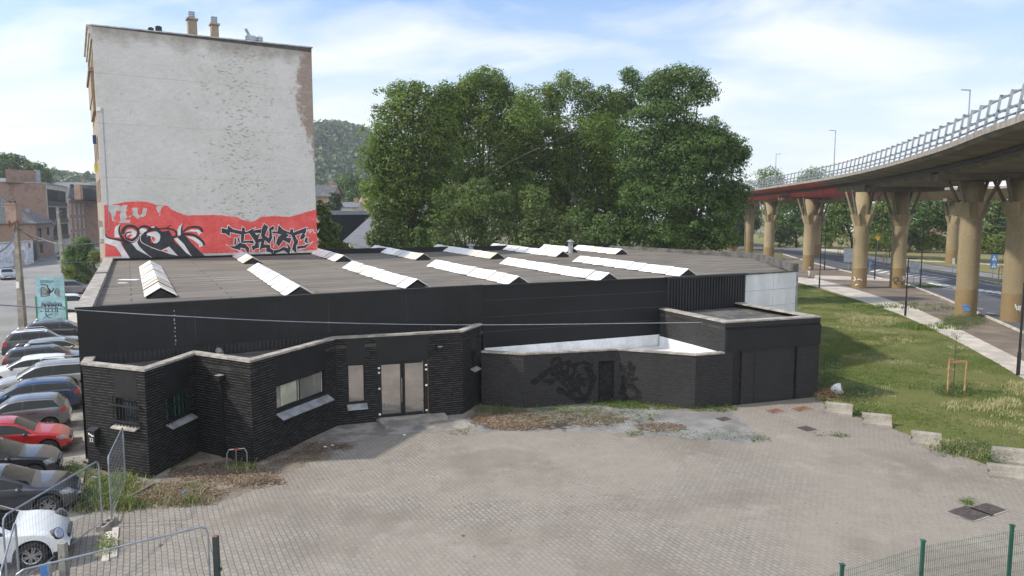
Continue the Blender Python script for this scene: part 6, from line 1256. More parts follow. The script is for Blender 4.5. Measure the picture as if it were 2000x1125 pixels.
# blue billboard
B0, B1 = g(76, 646), g(133, 640); B0 = gx(76, 54.5); B1 = gx(131, 54.9)
bb = thing('billboard', 'light blue graffiti covered billboard on two green posts beside the street', 'billboard', ((B0+B1)/2).to_tuple())
zt = pt(98, 541, 54.7).z; zb = pt(98, 641, 54.7).z; L = (B1-B0).length
b = MB(); obox(b, B0, B1, 0, L, zb, zt, -.08, .0); b.build('board', mk('board_blue', (.30, .50, .56), .5, 0, .14, 1.2), bb, world=True)
b = MB(); obox(b, B0, B1, -.1, .0, 0, zt-1.45, -.1, .03); obox(b, B0, B1, L, L+.1, 0, zt-1.45, -.1, .03); b.build('post', M['green_bright'], bb, world=True)
b = MB(); obox(b, B0, B1, 0, L, zt-.62, zt-.58, .0, .012); obox(b, B0, B1, 0, L, zt-2.45, zt-2.41, 0, .012); b.build('seam', M['galv'], bb, world=True)
def bbp(polys, name, m, out):
    b = MB()
    for P in polys: b.face([along(B0, B1, L*((x-95)/600), zt-(zt-zb)*(y-75)/1000, out) for x, y in P])
    b.build(name, M[m], bb, world=True)
cr = [[(180, 130), (600, 130), (590, 470), (200, 470), (180, 300)]]
lines = []
for i in range(3): stroke(lines, [(185, 145+i*22), (280, 140+i*20), (400, 150+i*18), (480, 145+i*16)], 11, 6)
for i in range(7): stroke(lines, [(185, 330+i*24-abs(3-i)*6), (230, 270+i*30), (300, 300+i*24), (380, 385+i*8)], 13, 9)
for i in range(6): stroke(lines, [(480, 370+i*6), (530, 300+i*26), (590, 330+i*26)], 7, 12)
stroke(lines, [(200, 215), (330, 235), (350, 300), (400, 390)], 22, 30); stroke(lines, [(360, 300), (420, 360), (480, 290)], 30, 22); stroke(lines, [(545, 150), (580, 200)], 8, 4)
cream = []
for i in range(6): stroke(cream, [(195, 345+i*23), (240, 290+i*28), (310, 320+i*22), (380, 395+i*8)], 10, 6)
for i in range(5): stroke(cream, [(500, 380+i*6), (540, 315+i*26), (590, 345+i*26)], 8, 9)
cream.append([(305, 290), (345, 285), (320, 345)]); cream.append([(300, 370), (350, 345), (390, 390), (330, 400)]); cream.append([(415, 330), (440, 320), (450, 340), (420, 360)])
bbp(cream, 'stripe_painting', 'stone_light', .004); bbp(lines, 'stripe_painting', 'gr_black', .007)
l2 = []
for i in range(16): x = 190+i*27; stroke(l2, [(x+rnd.uniform(-10, 10), 560+rnd.uniform(-20, 20)), (x+15, 610), (x+rnd.uniform(0, 40), 650)], 5, 30)
for x in (260, 330, 400, 480, 520): stroke(l2, [(x, 660), (x+rnd.uniform(-15, 15), 760)], 26, 16)
stroke(l2, [(190, 900), (280, 830), (420, 790)], 8, 14); stroke(l2, [(260, 770), (300, 850), (390, 880)], 26, 6); stroke(l2, [(570, 760), (400, 755), (250, 740)], 8, 12); stroke(l2, [(560, 700), (620, 660), (690, 690)], 6, 16); stroke(l2, [(150, 740), (215, 740)], 20, 8); stroke(l2, [(450, 850), (485, 780), (515, 840)], 6, 6)
bbp(l2, 'spray_lettering', 'gr_black', .007)
l3 = []; stroke(l3, [(475, 900+0*1), (560, 860), (660, 890), (600, 935), (480, 920), (475, 900)], 4); stroke(l3, [(510, 910), (540, 890), (560, 910), (590, 885), (620, 905)], 10, 8); stroke(l3, [(450, 1000), (560, 1050), (640, 1020)], 5, 8); stroke(l3, [(470, 1020), (540, 960)], 8, 4); stroke(l3, [(500, 1000), (540, 1030), (570, 1000), (600, 1040)], 8, 6); stroke(l3, [(190, 1050), (240, 1000), (300, 1020), (370, 1030)], 5, 8); stroke(l3, [(230, 990), (290, 980), (320, 1010)], 4)
bbp(l3, 'spray_doodle', 'gr_black', .010)
# ------------------------------------------------------------ cars
M['tyre'] = mk('tyre', (.02, .02, .021), .85, 0, .1)
M['rim'] = mk('rim', (.42, .43, .45), .3, .8, .05); M['trim'] = mk('trim', (.02, .02, .022), .5)
M['car_glass'] = glassy('car_glass', (.012, .016, .018), .05, .3); M['head_glass'] = glassy('head_glass', (.30, .32, .35), .08, .8, .3); M['tail_glass'] = glassy('tail_glass', (.35, .015, .015), .12, .8)
def paintm(name, c, metal=.35): 
    m = mk(name, c, .32, metal, .03, .5, .03, 60, coat=.8); M[name] = m; return name
for nm, c, me_ in (('paint_white', (.66, .68, .70), 0), ('paint_charcoal', (.06, .063, .07), .5), ('paint_black', (.02, .021, .027), .3), ('paint_red', (.42, .012, .014), .2), ('paint_grey', (.15, .155, .175), .5), ('paint_blue', (.028, .05, .11), .4), ('paint_silver', (.36, .355, .34), .6), ('paint_dark', (.045, .047, .055), .4)): paintm(nm, c, me_)
HATCH = [(-1, .42), (-.995, .62), (-.97, .9), (-.93, 1.02), (-.84, 1.24), (-.76, 1.37), (-.6, 1.43), (-.25, 1.47), (.0, 1.45), (.14, 1.38), (.44, 1.0), (.52, .95), (.7, .89), (.86, .79), (.95, .66), (.99, .52), (1, .4)]
BEETLE = [(-1, .42), (-.985, .62), (-.94, .78), (-.85, .93), (-.7, 1.12), (-.52, 1.33), (-.3, 1.45), (-.08, 1.49), (.08, 1.45), (.2, 1.36), (.42, 1.04), (.47, 1.0), (.62, .97), (.76, .90), (.88, .78), (.96, .62), (.99, .5), (1, .38)]
MPV = [(-1, .45), (-.995, .8), (-.985, 1.05), (-.95, 1.35), (-.92, 1.55), (-.8, 1.63), (-.3, 1.68), (.05, 1.66), (.2, 1.56), (.52, 1.08), (.6, 1.02), (.75, .95), (.9, .82), (.98, .62), (1, .42)]
SUV = [(-1, .5), (-.995, .8), (-.97, 1.05), (-.93, 1.2), (-.84, 1.5), (-.74, 1.6), (-.4, 1.66), (0, 1.65), (.13, 1.56), (.4, 1.14), (.48, 1.08), (.75, 1.02), (.92, .92), (.985, .7), (1, .5)]
ESTATE = [(-1, .42), (-.99, .7), (-.975, .95), (-.93, 1.12), (-.87, 1.32), (-.78, 1.41), (-.4, 1.46), (0, 1.47), (.12, 1.4), (.4, 1.02), (.48, .96), (.7, .91), (.88, .8), (.97, .62), (1, .42)]
def car(label, paint_, prof, L=4.2, Wd=1.78, belt=(.96, .90), wb=2.6, rw=.32, roofx=(-.78, .1), wsb=.45, rwb=-.95, group='cars parked in the row beside the warehouse', rails=False, roofm=None, pillars=(-.12,), q=1.0, name='parked_car', skew=.2):
    t = thing(name, label, 'car', (0, 0, 0), 0, group); X = np.arange(-L/2, L/2+1e-6, .045*q); xs = X/(L/2)
    zt = np.interp(xs, [p[0] for p in prof], [p[1] for p in prof]); k_ = np.array([1, 2, 3, 2, 1.])/9; zt2 = np.convolve(np.pad(zt, 2, 'edge'), k_, 'valid'); zt = zt2
    xf, xr = wb/2+.05, -wb/2+.05; nb, ng, nr = 9, 7, 8; rows = []
    for i, x in enumerate(X):
        fr = max(0, (abs(x)-(L/2-.62))/.62); w = Wd/2*(1-.17*fr**2.2); z_b = belt[0]+(belt[1]-belt[0])*(x/L+.5)
        zs = min(z_b, zt[i]-.07); zlo = .2+.1*max(0, fr-.4)
        for xc in (xf, xr):
            ra = rw+.075
            if abs(x-xc) < ra: zlo = max(zlo, rw+math.sqrt(ra*ra-(x-xc)**2))
        zlo = min(zlo, zs-.03); hgt_ = zt[i]-zs; pts = []
        flare = sum(.035*math.exp(-((x-xc)/.42)**2) for xc in (xf, xr))
        for j in range(nb+1):
            z = zlo+(zs-zlo)*j/nb; u = (z-.2)/(.75); pts.append((w*(.93+.075*math.sin(min(1, max(0, u))*math.pi*.62)-.02*u)+flare*max(0, 1-abs(z-.55)/.5), z))
        yb = pts[-1][0]; kk = min(1, max(0, (hgt_-.08)/.42)); yt = yb*(.9-.14*kk); ztp = zt[i]-.03-.03*kk
        for j in range(1, ng+1): u = j/ng; pts.append((yb+(yt-yb)*(u**1.25 if kk > .3 else u), zs+(ztp-zs)*u))
        for j in range(1, nr+1): u = j/nr; pts.append((yt*(1-u), ztp+(zt[i]-ztp)*(1-(1-u)**2.2)))
        rows.append(pts)
    K = len(rows[0]); V = []
    for i, x in enumerate(X): V += [(x, -y, z) for y, z in rows[i]]+[(x, y, z) for y, z in rows[i][:-1][::-1]]
    KK = 2*K-1; F = {}
    def put(nm, f): F.setdefault(nm, []).append(f)
    x_rt, x_ft = roofx[0]*L/2, roofx[1]*L/2; x_wb, x_rb = wsb*L/2, rwb*L/2
    for i in range(len(X)-1):
        for j in range(KK-1):
            f = (i*KK+j, i*KK+j+1, (i+1)*KK+j+1, (i+1)*KK+j); c = [sum(V[a][m] for a in f)/4 for m in range(3)]; jj = j if j < K-1 else KK-2-j
            x, y, z = c; nm = 'body'; sidew = nb <= jj < nb+ng; top = jj >= nb+ng; g_ = (z-belt[0])/(max(prof, key=lambda p: p[1])[1]-belt[0]); hg = zt[i]-V[i*KK+nb][2]
            xw = x_wb+(x_ft-x_wb)*min(1, max(0, g_)); xq = x_rb+(x_rt-x_rb)*min(1, max(0, g_))
            if sidew and hg > .16 and nb+0 < jj < nb+ng-1+0 and xq+.22 < x < xw-.13:
                if not any(abs(x-(p_*L/2)+.04*g_) < .04 for p_ in pillars): nm = 'side_window_left' if y > 0 else 'side_window_right'
                else: nm = 'pillar'
            elif top and jj > nb+ng and x_ft+.05 < x < x_wb-.02: nm = 'windshield'
            elif top and jj > nb+ng and x_rb+.05 < x < x_rt-.05: nm = 'rear_window'
            elif top and jj > nb+ng and x_rt < x < x_ft and roofm: nm = 'roof'
            elif x > L/2-.46 and .60 < z < .75 and abs(y) > Wd/2*.62 and nb-4 <= jj <= nb+ng and prof is not BEETLE: nm = 'headlight'
            elif x < -L/2+.3 and .78 < z < belt[0]-.02 and abs(y) > Wd/2*.64 and not top: nm = 'tail_light'
            elif z < .30 or (abs(x) > L/2-.14 and z < .42): nm = 'lower_trim'
            put(nm, f)
    put('body', tuple(range(KK))); put('body', tuple(reversed(range((len(X)-1)*KK, len(X)*KK))))
    mats = dict(body=paint_, roof=roofm or paint_, pillar='trim', windshield='car_glass', rear_window='car_glass', side_window_left='car_glass', side_window_right='car_glass', headlight='head_glass', tail_light='tail_glass', lower_trim='trim')
    def sub(nm, fs, m, sel=None):
        ids = sorted({a for f in fs for a in f}); mp_ = {a: n for n, a in enumerate(ids)}; me = bpy.data.meshes.new(nm); me.from_pydata([V[a] for a in ids], [], [tuple(mp_[a] for a in f) for f in fs]); me.materials.append(M[m]); me.polygons.foreach_set('use_smooth', [len(f) == 4 for f in fs]); me.update()
        o = bpy.data.objects.new(nm, me); S.collection.objects.link(o); o.parent = t; return o
    for nm, fs in F.items():
        if nm in ('headlight', 'tail_light'):
            for sg in (-1, 1):
                ff = [f for f in fs if sum(V[a][1] for a in f)*sg > 0]
                if ff: sub(nm, ff, mats[nm])
        elif nm.startswith('side_window'): sub('side_window', fs, mats[nm])
        elif nm == 'pillar':
            for sg in (-1, 1):
                ff = [f for f in fs if sum(V[a][1] for a in f)*sg > 0]
                if ff: sub('door_pillar', ff, mats[nm])
        else: sub(nm, fs, mats[nm])
    b = MB(); b.box(-L/2+.25, -Wd/2+.24, .17, L/2-.25, Wd/2-.24, .6); b.box(xr+.5, -Wd/2+.03, .19, xf-.5, Wd/2-.03, .24); b.build('underbody', M['rubber'], t)
    tm = rm = None
    for xc in (xf, xr):
        for sg in (-1, 1):
            if tm is None:
                b = MB(); pr = [(rw*.62, -.1), (rw*.97, -.1), (rw, -.07), (rw, .07), (rw*.97, .1), (rw*.62, .1), (rw*.62, -.1)]; n = 26
                vs = [(r_*math.cos(2*math.pi*a/n), y, r_*math.sin(2*math.pi*a/n)) for r_, y in pr for a in range(n)]; b.add(vs, [(i*n+a, i*n+(a+1) % n, (i+1)*n+(a+1) % n, (i+1)*n+a) for i in range(len(pr)-1) for a in range(n)]); w = b.build('wheel', M['tyre'], t, smooth=True); tm = w.data
                b = MB(); R_ = rw*.64
                for s_ in range(10 if prof is not BEETLE else 12):
                    a = 2*math.pi*s_/(10 if prof is not BEETLE else 12); da = .11 if s_ % 2 else -.11; a2 = a+da; b.beam((.05*math.cos(a), .085, .05*math.sin(a)), (R_*math.cos(a2), .085, R_*math.sin(a2)), .03, .035, up=(0, 1, 0))
                vs = []; n = 22
                for r_, y in ((R_, .1), (R_*.88, .085), (R_*.88, -.02)): vs += [(r_*math.cos(2*math.pi*a/n), y, r_*math.sin(2*math.pi*a/n)) for a in range(n)]
                b.add(vs, [(i*n+a, i*n+(a+1) % n, (i+1)*n+(a+1) % n, (i+1)*n+a) for i in range(2) for a in range(n)]); b.tube((0, .07, 0), (0, .1, 0), .06, 10)
                rim = b.build('rim', M['rim'], w); rm = rim.data; dk = MB(); dk.tube((0, .0, 0), (0, .02, 0), R_, 20); dk.build('brake_disc', M['rubber'], w)
                dm = [c for c in bpy.data.objects if c.parent == w and c.name.startswith('brake')][0].data
            else:
                w = bpy.data.objects.new('wheel', tm); S.collection.objects.link(w); w.parent = t; o = bpy.data.objects.new('rim', rm); S.collection.objects.link(o); o.parent = w; o = bpy.data.objects.new('brake_disc', dm); S.collection.objects.link(o); o.parent = w
            w.location = (xc, sg*(Wd/2-.115), rw); w.rotation_euler = (0, 0, 0 if sg > 0 else math.pi)
    for sg in (-1, 1):
        xm = x_wb-.32; b = MB(); b.blob(xm, sg*(Wd/2+.09), belt[1]+.05, .075, .11, .075, 10, 6); b.beam((xm, sg*(Wd/2-.08), belt[1]), (xm, sg*(Wd/2+.03), belt[1]+.03), .05, .05); b.build('mirror', M['trim' if paint_ in ('paint_red', 'paint_white') else paint_], t, smooth=True)
        if rails:
            b = MB(); zr_ = max(p[1] for p in prof); b.path([(x_rt+.1, sg*Wd*.36, zr_-.06), (x_rt+.25, sg*Wd*.36, zr_+.05), (x_ft-.25, sg*Wd*.36, zr_+.05), (x_ft-.05, sg*Wd*.36, zr_-.07)], .022, 6); b.build('roof_rail', M['steel'], t)
        for xh in (-.22*L/2+.35-.5, -.75):
            b = MB(); ys = sg*(Wd/2-.005); b.box(xh, min(ys-.02*sg, ys+.02*sg), .83, xh+.17, max(ys-.02*sg, ys+.025*sg), .855); b.build('door_handle', M['trim'], t)
    b = MB(); b.box(L/2-.03, -.26, .36, L/2+.012, .26, .47); b.build('number_plate', M['white_frame'], t); b = MB(); b.box(-L/2-.012, -.26, .55, -L/2+.04, .26, .66); b.build('number_plate', M['white_frame'], t)
    b = MB(); b.box(L/2-.06, -.42, .5, L/2+.004, .42, .6); b.box(L/2-.04, -.55, .24, L/2+.004, .55, .33); b.build('grille', M['trim'], t)
    if prof is BEETLE:
        for sg in (-1, 1):
            c = Vector((L/2-.27, sg*Wd*.40, .745)); n_ = Vector((.74, sg*.46, .5)).normalized(); b = MB(); b.tube(c-n_*.12, c+n_*.07, .165, 22, .155); o = b.build('headlight_bezel', M['trim'], t); b = MB(); b.tube(c+n_*.071, c+n_*.1, .14, 22, .11); b.build('headlight', M['head_glass'], t)
    return t
def park(t, s, e, face, z=0, dr=0):
    """s: along the row, e: distance of the right end from the axis; face +1 nose to the right"""
    me_ = max(v.co.x for c in bpy.data.objects if c.parent == t and c.name.startswith('body') for v in c.data.vertices); p = UF*s+EF*(e-me_)
    t.location = (p.x, p.y, z); t.rotation_euler = (0, 0, math.atan2(EF.y, EF.x)+(0 if face > 0 else math.pi)+dr)
HK = dict(roofx=(-.74, .1), wsb=.46, rwb=-.94)
park(car('white rounded retro car with round headlights, nearest in the row', 'paint_white', BEETLE, 4.28, 1.82, (.98, .94), 2.54, .345, (-.42, .16), .43, -.82, pillars=(-.38,)), 22.15, -1.75, 1)
park(car('charcoal hatchback parked second from the front beside the white car', 'paint_charcoal', HATCH, 4.35, 1.82, (1.0, .92), 2.65, .325, **HK), 25.75, -1.75, 1)
park(car('glossy black compact car between the charcoal and red hatchbacks', 'paint_black', HATCH, 4.1, 1.75, (.97, .91), 2.5, .31, **HK), 29.1, -2.45, 1)
park(car('bright red hatchback in the parking row', 'paint_red', HATCH, 4.06, 1.7, (.96, .9), 2.5, .31, **HK), 32.0, -2.3, 1)
park(car('small mid grey hatchback parked nose to the street after the red one', 'paint_grey', HATCH, 3.75, 1.67, (.97, .92), 2.4, .29, **HK), 35.6, -2.55, -1)
park(car('dark blue hatchback with red tail lamps parked against the black wall', 'paint_blue', HATCH, 4.35, 1.78, (1.0, .93), 2.65, .32, **HK), 38.9, -2.25, -1)
park(car('tall silver people carrier in the parking row', 'paint_silver', MPV, 4.7, 1.85, (1.02, .95), 2.8, .33, roofx=(-.9, .16), wsb=.54, rwb=-.99, pillars=(-.62, -.12), rails=True), 42.3, -1.6, -1)
park(car('white low car between the people carrier and the dark estate', 'paint_white', HATCH, 4.3, 1.78, (.98, .92), 2.6, .32, **HK), 45.6, -2.9, -1)
park(car('black estate with roof rails in the parking row', 'paint_dark', ESTATE, 4.6, 1.8, (.98, .92), 2.7, .32, roofx=(-.8, .08), wsb=.42, rwb=-.95, pillars=(-.5, -.06), rails=True), 48.8, -2.0, 1)
park(car('silver roofed hatchback wedged between two dark estates', 'paint_silver', HATCH, 4.2, 1.78, (.98, .92), 2.6, .32, **HK), 51.6, -1.9, 1)
park(car('dark car with a pale roof next to the big charcoal off roader', 'paint_dark', SUV, 4.3, 1.8, (1.08, 1.02), 2.6, .34, roofx=(-.74, .1), wsb=.41, rwb=-.94, pillars=(-.5, -.06), rails=True, roofm='paint_white'), 54.4, -3.0, 1)
park(car('large charcoal off roader at the far end of the parking row', 'paint_charcoal', SUV, 4.85, 1.92, (1.12, 1.05), 2.95, .37, roofx=(-.74, .1), wsb=.41, rwb=-.94, pillars=(-.5, -.06), rails=True), 58.4, -1.9, 1)
c = car('silver grey car driving down the street towards the camera', 'paint_silver', ESTATE, 4.4, 1.78, wb=2.65, roofx=(-.6, .1), wsb=.42, rwb=-.8, group=None, q=1.5); p = g(14, 545); c.location = p; c.rotation_euler = (0, 0, R(-50))
c = car('dark car parked far up the street before the apartment block', 'paint_charcoal', HATCH, 4.3, 1.78, group=None, q=2, **HK); c.location = g(124, 505); c.rotation_euler = (0, 0, R(-62))
c = car('grey people carrier parked behind the blue billboard', 'paint_grey', MPV, 4.6, 1.85, (1.0, .95), 2.8, .33, roofx=(-.9, .16), wsb=.54, rwb=-.99, pillars=(-.62, -.12), group='vans behind the billboard', q=1.5); c.location = gx(142, 80); c.rotation_euler = (0, 0, math.atan2(EF.y, EF.x))
c = car('white people carrier nearer the blue billboard', 'paint_white', MPV, 4.6, 1.85, (1.0, .95), 2.8, .33, roofx=(-.9, .16), wsb=.54, rwb=-.99, pillars=(-.62, -.12), group='vans behind the billboard', q=1.5); c.location = gx(146, 66); c.rotation_euler = (0, 0, math.atan2(EF.y, EF.x))
far_c = []
for i, (px_, Y, pm_, lab) in enumerate(((1735, 205, 'paint_white', 'white car in the far car park behind the hedge'), (1862, 215, 'paint_silver', 'silver car in the far car park next to the pier'), (1925, 210, 'paint_red', 'red car in the far car park beyond the hedge'), (1708, 215, 'paint_blue', 'blue car in the far car park, leftmost beyond the hedge'), (1960, 222, 'paint_white', 'white car far right in the car park beyond the hedge'))):
    c = car(lab, pm_, HATCH, group='cars in the far car park', q=3, **HK); c.location = gx(px_, Y, 0); c.rotation_euler = (0, 0, R(10))
# parking block of concrete by the wall
p, q = g(133, 868), g(160, 862); b = MB(); b.beam(p+Vector((0, 0, .1)), q+Vector((0, 0, .1)), .2, .2); tag(b.build('kerb_block', M['concrete']), 'loose concrete kerb block lying at the foot of the left wall', 'kerb block')
p, q = g(160, 925), g(155, 950); b = MB(); b.beam(p+Vector((0, 0, .05)), q+Vector((0, 0, .05)), .2, .1); tag(b.build('concrete_slab', M['concrete']), 'narrow concrete slab standing in weeds by the dark car', 'slab')
# ------------------------------------------------------------ plank, bag, litter
p, q = g(246, 976), g(300, 948); b = MB(); b.beam(p+Vector((0, 0, .05)), q+Vector((0, 0, .07)), .11, .045); tag(b.build('plank', mk('old_wood', (.17, .14, .11), .85, 0, .25, 5)), 'weathered wooden plank lying in the weeds before the brick corner', 'plank')
def crumple(name, lab, px_, py_, r, m, h=.7):
    p = g(px_, py_); b = MB(); b.blob(0, 0, r*h*.8, r, r*.8, r*h, 11, 7, .28); o = b.build(name, M[m]); o.location = p; tag(o, lab, 'litter', 'litter on the ground'); return o
crumple('plastic_bag', 'white plastic bag lying in the weeds at the garage corner', 1635, 770, .28, 'white_flash', 1.0)
for x, y, r, m, lab in ((252, 946, .09, 'gr_blue', 'crumpled light blue wrapper near the brick corner'), (268, 944, .1, 'stone_light', 'cream paper scrap near the brick corner'), (361, 963, .08, 'gr_blue', 'small blue wrapper on the leaf litter'), (183, 935, .13, 'white_frame', 'flat white label in weeds by the fence panel'), (226, 991, .07, 'white_frame', 'white scrap next to the concrete fence foot'), (635, 874, .07, 'white_frame', 'white scrap on the leaves below the wide window, left one'), (649, 871, .07, 'white_frame', 'white scrap on the leaves below the wide window, right one'), (790, 850, .06, 'white_frame', 'white scrap on the paving before the door step'), (905, 1047, .05, 'rust', 'rusty brown scrap in the middle of the yard'), (313, 1066, .05, 'rust', 'brown leaf scrap behind the bottom fence panel'), (1893, 872, .07, 'white_frame', 'white scrap in the lawn edge near the right barrier')): crumple('litter', lab, x, y, r, m, .35)
# twigs heap at the garage corner
b = MB()
for i in range(70): p = g(1605+rnd.random()*22, 765+rnd.random()*18); a = rnd.uniform(0, 6.28); b.tube(p+Vector((0, 0, .05+rnd.random()*.35)), p+Vector((math.cos(a)*.6, math.sin(a)*.6, .02+rnd.random()*.3)), .009, 4)
tag(b.build('brush_heap', M['wood']), 'heap of cut grey twigs against the right end of the garage', 'brush heap')
b = MB()
for i in range(45): p = g(1065+rnd.random()*42, 828+rnd.random()*12); a = rnd.uniform(0, 6.28); b.tube(p+Vector((0, 0, .02)), p+Vector((math.cos(a)*.5, math.sin(a)*.5, .03+rnd.random()*.12)), .008, 4)
tag(b.build('brush_heap', M['bark']), 'flat bundle of dry brown twigs on the gravel', 'brush heap')
# ------------------------------------------------------------ ground vegetation
def inpoly(x, y, P):
    c = np.zeros(len(x), bool); j = len(P)-1
    for i in range(len(P)):
        xi, yi, xj, yj = P[i][0], P[i][1], P[j][0], P[j][1]; k_ = ((yi > y) != (yj > y)) & (x < (xj-xi)*(y-yi)/(yj-yi+1e-12)+xi); c ^= k_; j = i
    return c
def scatter(P, n, wfun=None):
    P = [(p[0], p[1]) for p in P]; xs = [p[0] for p in P]; ys = [p[1] for p in P]; out = []
    tot = 0
    while tot < n:
        x = rg.uniform(min(xs), max(xs), n*3); y = rg.uniform(min(ys), max(ys), n*3); k_ = inpoly(x, y, P)
        if wfun is not None: k_ &= rg.random(len(x)) < wfun(x, y)
        out.append(np.stack([x[k_], y[k_]], 1)); tot += k_.sum()
    return np.concatenate(out)[:n]
def fbm(x, y, s=1.0, sd=0):
    return (np.sin(x*s*1.3+sd+2*np.sin(y*s*.7+sd))+np.sin(y*s*1.7+1.3*sd+1.5*np.sin(x*s*.9))+np.sin((x+y)*s*2.9+sd)*.6+np.sin((x-y*1.3)*s*5.1+2*sd)*.4)/3
def blades(name, XY, h, w, tone, m, label, cat, clump=5, spread=.06, z=0):
    """narrow grass blades, a few to each tuft"""
    n = len(XY)*clump; c = np.repeat(XY, clump, 0)+rg.normal(0, spread, (n, 2)); a = rg.uniform(0, 6.28, n); hh = (h if np.isscalar(h) else np.repeat(h, clump))*rg.uniform(.5, 1.25, n); l = rg.uniform(.1, .7, n)*hh
    B = np.stack([c[:, 0], c[:, 1], np.full(n, z)], 1); T = B+np.stack([np.cos(a)*l, np.sin(a)*l, hh], 1); s_ = np.stack([-np.sin(a), np.cos(a), np.zeros(n)], 1)*(w*rg.uniform(.6, 1.4, n))[:, None]
    V = np.stack([B-s_, B+s_, (B+T)/2+s_*.8+np.array([0, 0, .15])*hh[:, None]*.3, T], 1).reshape(-1, 3)
    me = bpy.data.meshes.new(name); me.vertices.add(4*n); me.vertices.foreach_set('co', V.astype(np.float32).ravel()); me.loops.add(4*n); me.loops.foreach_set('vertex_index', np.arange(4*n, dtype=np.int32)); me.polygons.add(n); me.polygons.foreach_set('loop_start', np.arange(0, 4*n, 4, dtype=np.int32)); me.polygons.foreach_set('loop_total', np.full(n, 4, dtype=np.int32))
    me.materials.append(M[m]); ca = me.color_attributes.new('tone', 'FLOAT_COLOR', 'CORNER'); tt = np.repeat(tone, clump, 0)*rg.uniform(.75, 1.25, n)[:, None] if np.ndim(tone) == 2 else np.tile(tone, (n, 1))*rg.uniform(.75, 1.25, n)[:, None]
    q = np.ones((4*n, 4), np.float32); q[:, :3] = np.repeat(tt, 4, 0); ca.data.foreach_set('color', q.ravel()); me.update(); me.validate(); o = bpy.data.objects.new(name, me); S.collection.objects.link(o); return tag(o, label, cat, kind='stuff')
def leafy(name, XY, h, size, m, label, per=9, spread=.1):
    n = len(XY)*per; c = np.repeat(XY, per, 0)+rg.normal(0, spread, (n, 2)); hh = np.repeat(h*rg.uniform(.15, 1.2, len(XY)), per)
    P = np.concatenate([c, (hh*rg.random(n)+.01)[:, None]], 1); tn = np.repeat(rg.uniform(.65, 1.2, len(XY)), per)*rg.uniform(.7, 1.3, n)
    o = leaves_mesh(name, P, np.tile([0, 0, .9], (n, 1)), size, tn, M[m]); return tag(o, label, 'weeds', kind='stuff')
lawn_poly = [(19.5, 60), (21.5, 85), (34, 84)]+[(p[0], p[1]) for p in path_l]+[(p[0], p[1]) for p in reversed(lawn_l)]+[(15.2, 35.2), (17, 43)]
XY = scatter(lawn_poly, 30000, lambda x, y: np.clip(.35+.75*fbm(x, y, .45, 1), .04, 1)); XY = XY[XY[:, 1] > 20]
f_ = fbm(XY[:, 0], XY[:, 1], .3, 4)[:, None]; blades('lawn_grass', XY, .06, .011, np.array([1., 1, 1])+f_*np.array([.25, .05, .1]), 'leaf_weed', 'short patchy grass on the slope of lawn right of the garage', 'grass', 5, .09)
XY = scatter(lawn_poly, 1300, lambda x, y: np.clip(fbm(x, y, .55, 9)*2.2-.75, 0, 1)); blades('dry_grass_tufts', XY, .1, .009, [1, 1, 1.], 'leaf_straw', 'pale dry tufts scattered across the lawn', 'grass', 12, .16)
def patch(cx_, cy_, rx, ry, n): a = rg.uniform(0, 6.28, n); r_ = np.sqrt(rg.random(n)); pts = [g(cx_+rx*q*math.cos(w_), cy_+ry*q*math.sin(w_)) for w_, q in zip(a, r_)]; return np.array([[p.x, p.y] for p in pts])
XY = np.concatenate([patch(1700, 628, 60, 10, 260), patch(1660, 615, 30, 6, 90), patch(1760, 665, 40, 8, 60), patch(1900, 795, 60, 9, 90), patch(1850, 870, 50, 7, 70), patch(1900, 885, 40, 9, 70), patch(1990, 760, 30, 14, 60), patch(1960, 790, 40, 10, 90)]); blades('dry_weeds', XY, .2, .008, [1, 1, .95], 'leaf_straw', 'bleached dry weed drifts on the lawn and its edge', 'weeds', 10, .14)
XY = np.concatenate([patch(1625, 720, 20, 24, 240), patch(1612, 755, 14, 16, 160), patch(1880, 628, 46, 10, 420), patch(1860, 765, 35, 12, 160), patch(1672, 772, 40, 14, 160), patch(1690, 810, 20, 6, 60), patch(1885, 880, 60, 12, 180), patch(1945, 900, 30, 10, 60)]); leafy('green_weeds', XY, .42, .085, 'leaf_c', 'taller green weeds at the garage corner and pier foot', 10, .17)
# weeds at the foot of the yard wall and the left corner
XY = np.concatenate([patch(1270, 793, 85, 8, 700), patch(1200, 787, 60, 7, 400), patch(1390, 799, 50, 6, 260), patch(1060, 800, 120, 9, 330), patch(960, 800, 40, 12, 230), patch(1480, 858, 24, 6, 40), patch(1240, 850, 20, 5, 30), patch(1390, 850, 90, 10, 60), patch(1620, 852, 40, 3, 40), patch(1890, 982, 14, 5, 30), patch(900, 845, 30, 5, 24), patch(1150, 815, 150, 14, 330)]); leafy('wall_weeds', XY[rg.random(len(XY)) < .62], .16, .06, 'leaf_weed', 'bright green creeping weeds along the foot of the yard wall', 9, .1)
XY = np.concatenate([patch(200, 965, 34, 30, 620), patch(170, 985, 24, 14, 260), patch(240, 950, 24, 22, 200), patch(300, 985, 80, 10, 60), patch(385, 980, 30, 8, 20), patch(330, 955, 80, 20, 40), patch(470, 915, 30, 8, 60), patch(210, 1072, 4, 16, 40), patch(150, 925, 26, 14, 140), patch(240, 990, 40, 8, 150)]); leafy('corner_weeds', XY[rg.random(len(XY)) < .55], .34, .06, 'leaf_weed', 'yellow green weeds growing round the fence foot and left corner', 14, .12); XY = XY[rg.random(len(XY)) < .3]; blades('corner_straw', XY, .24, .008, [.9, .9, .8], 'leaf_straw', 'dry stalks among the weeds of the left corner', 'weeds', 6, .16)
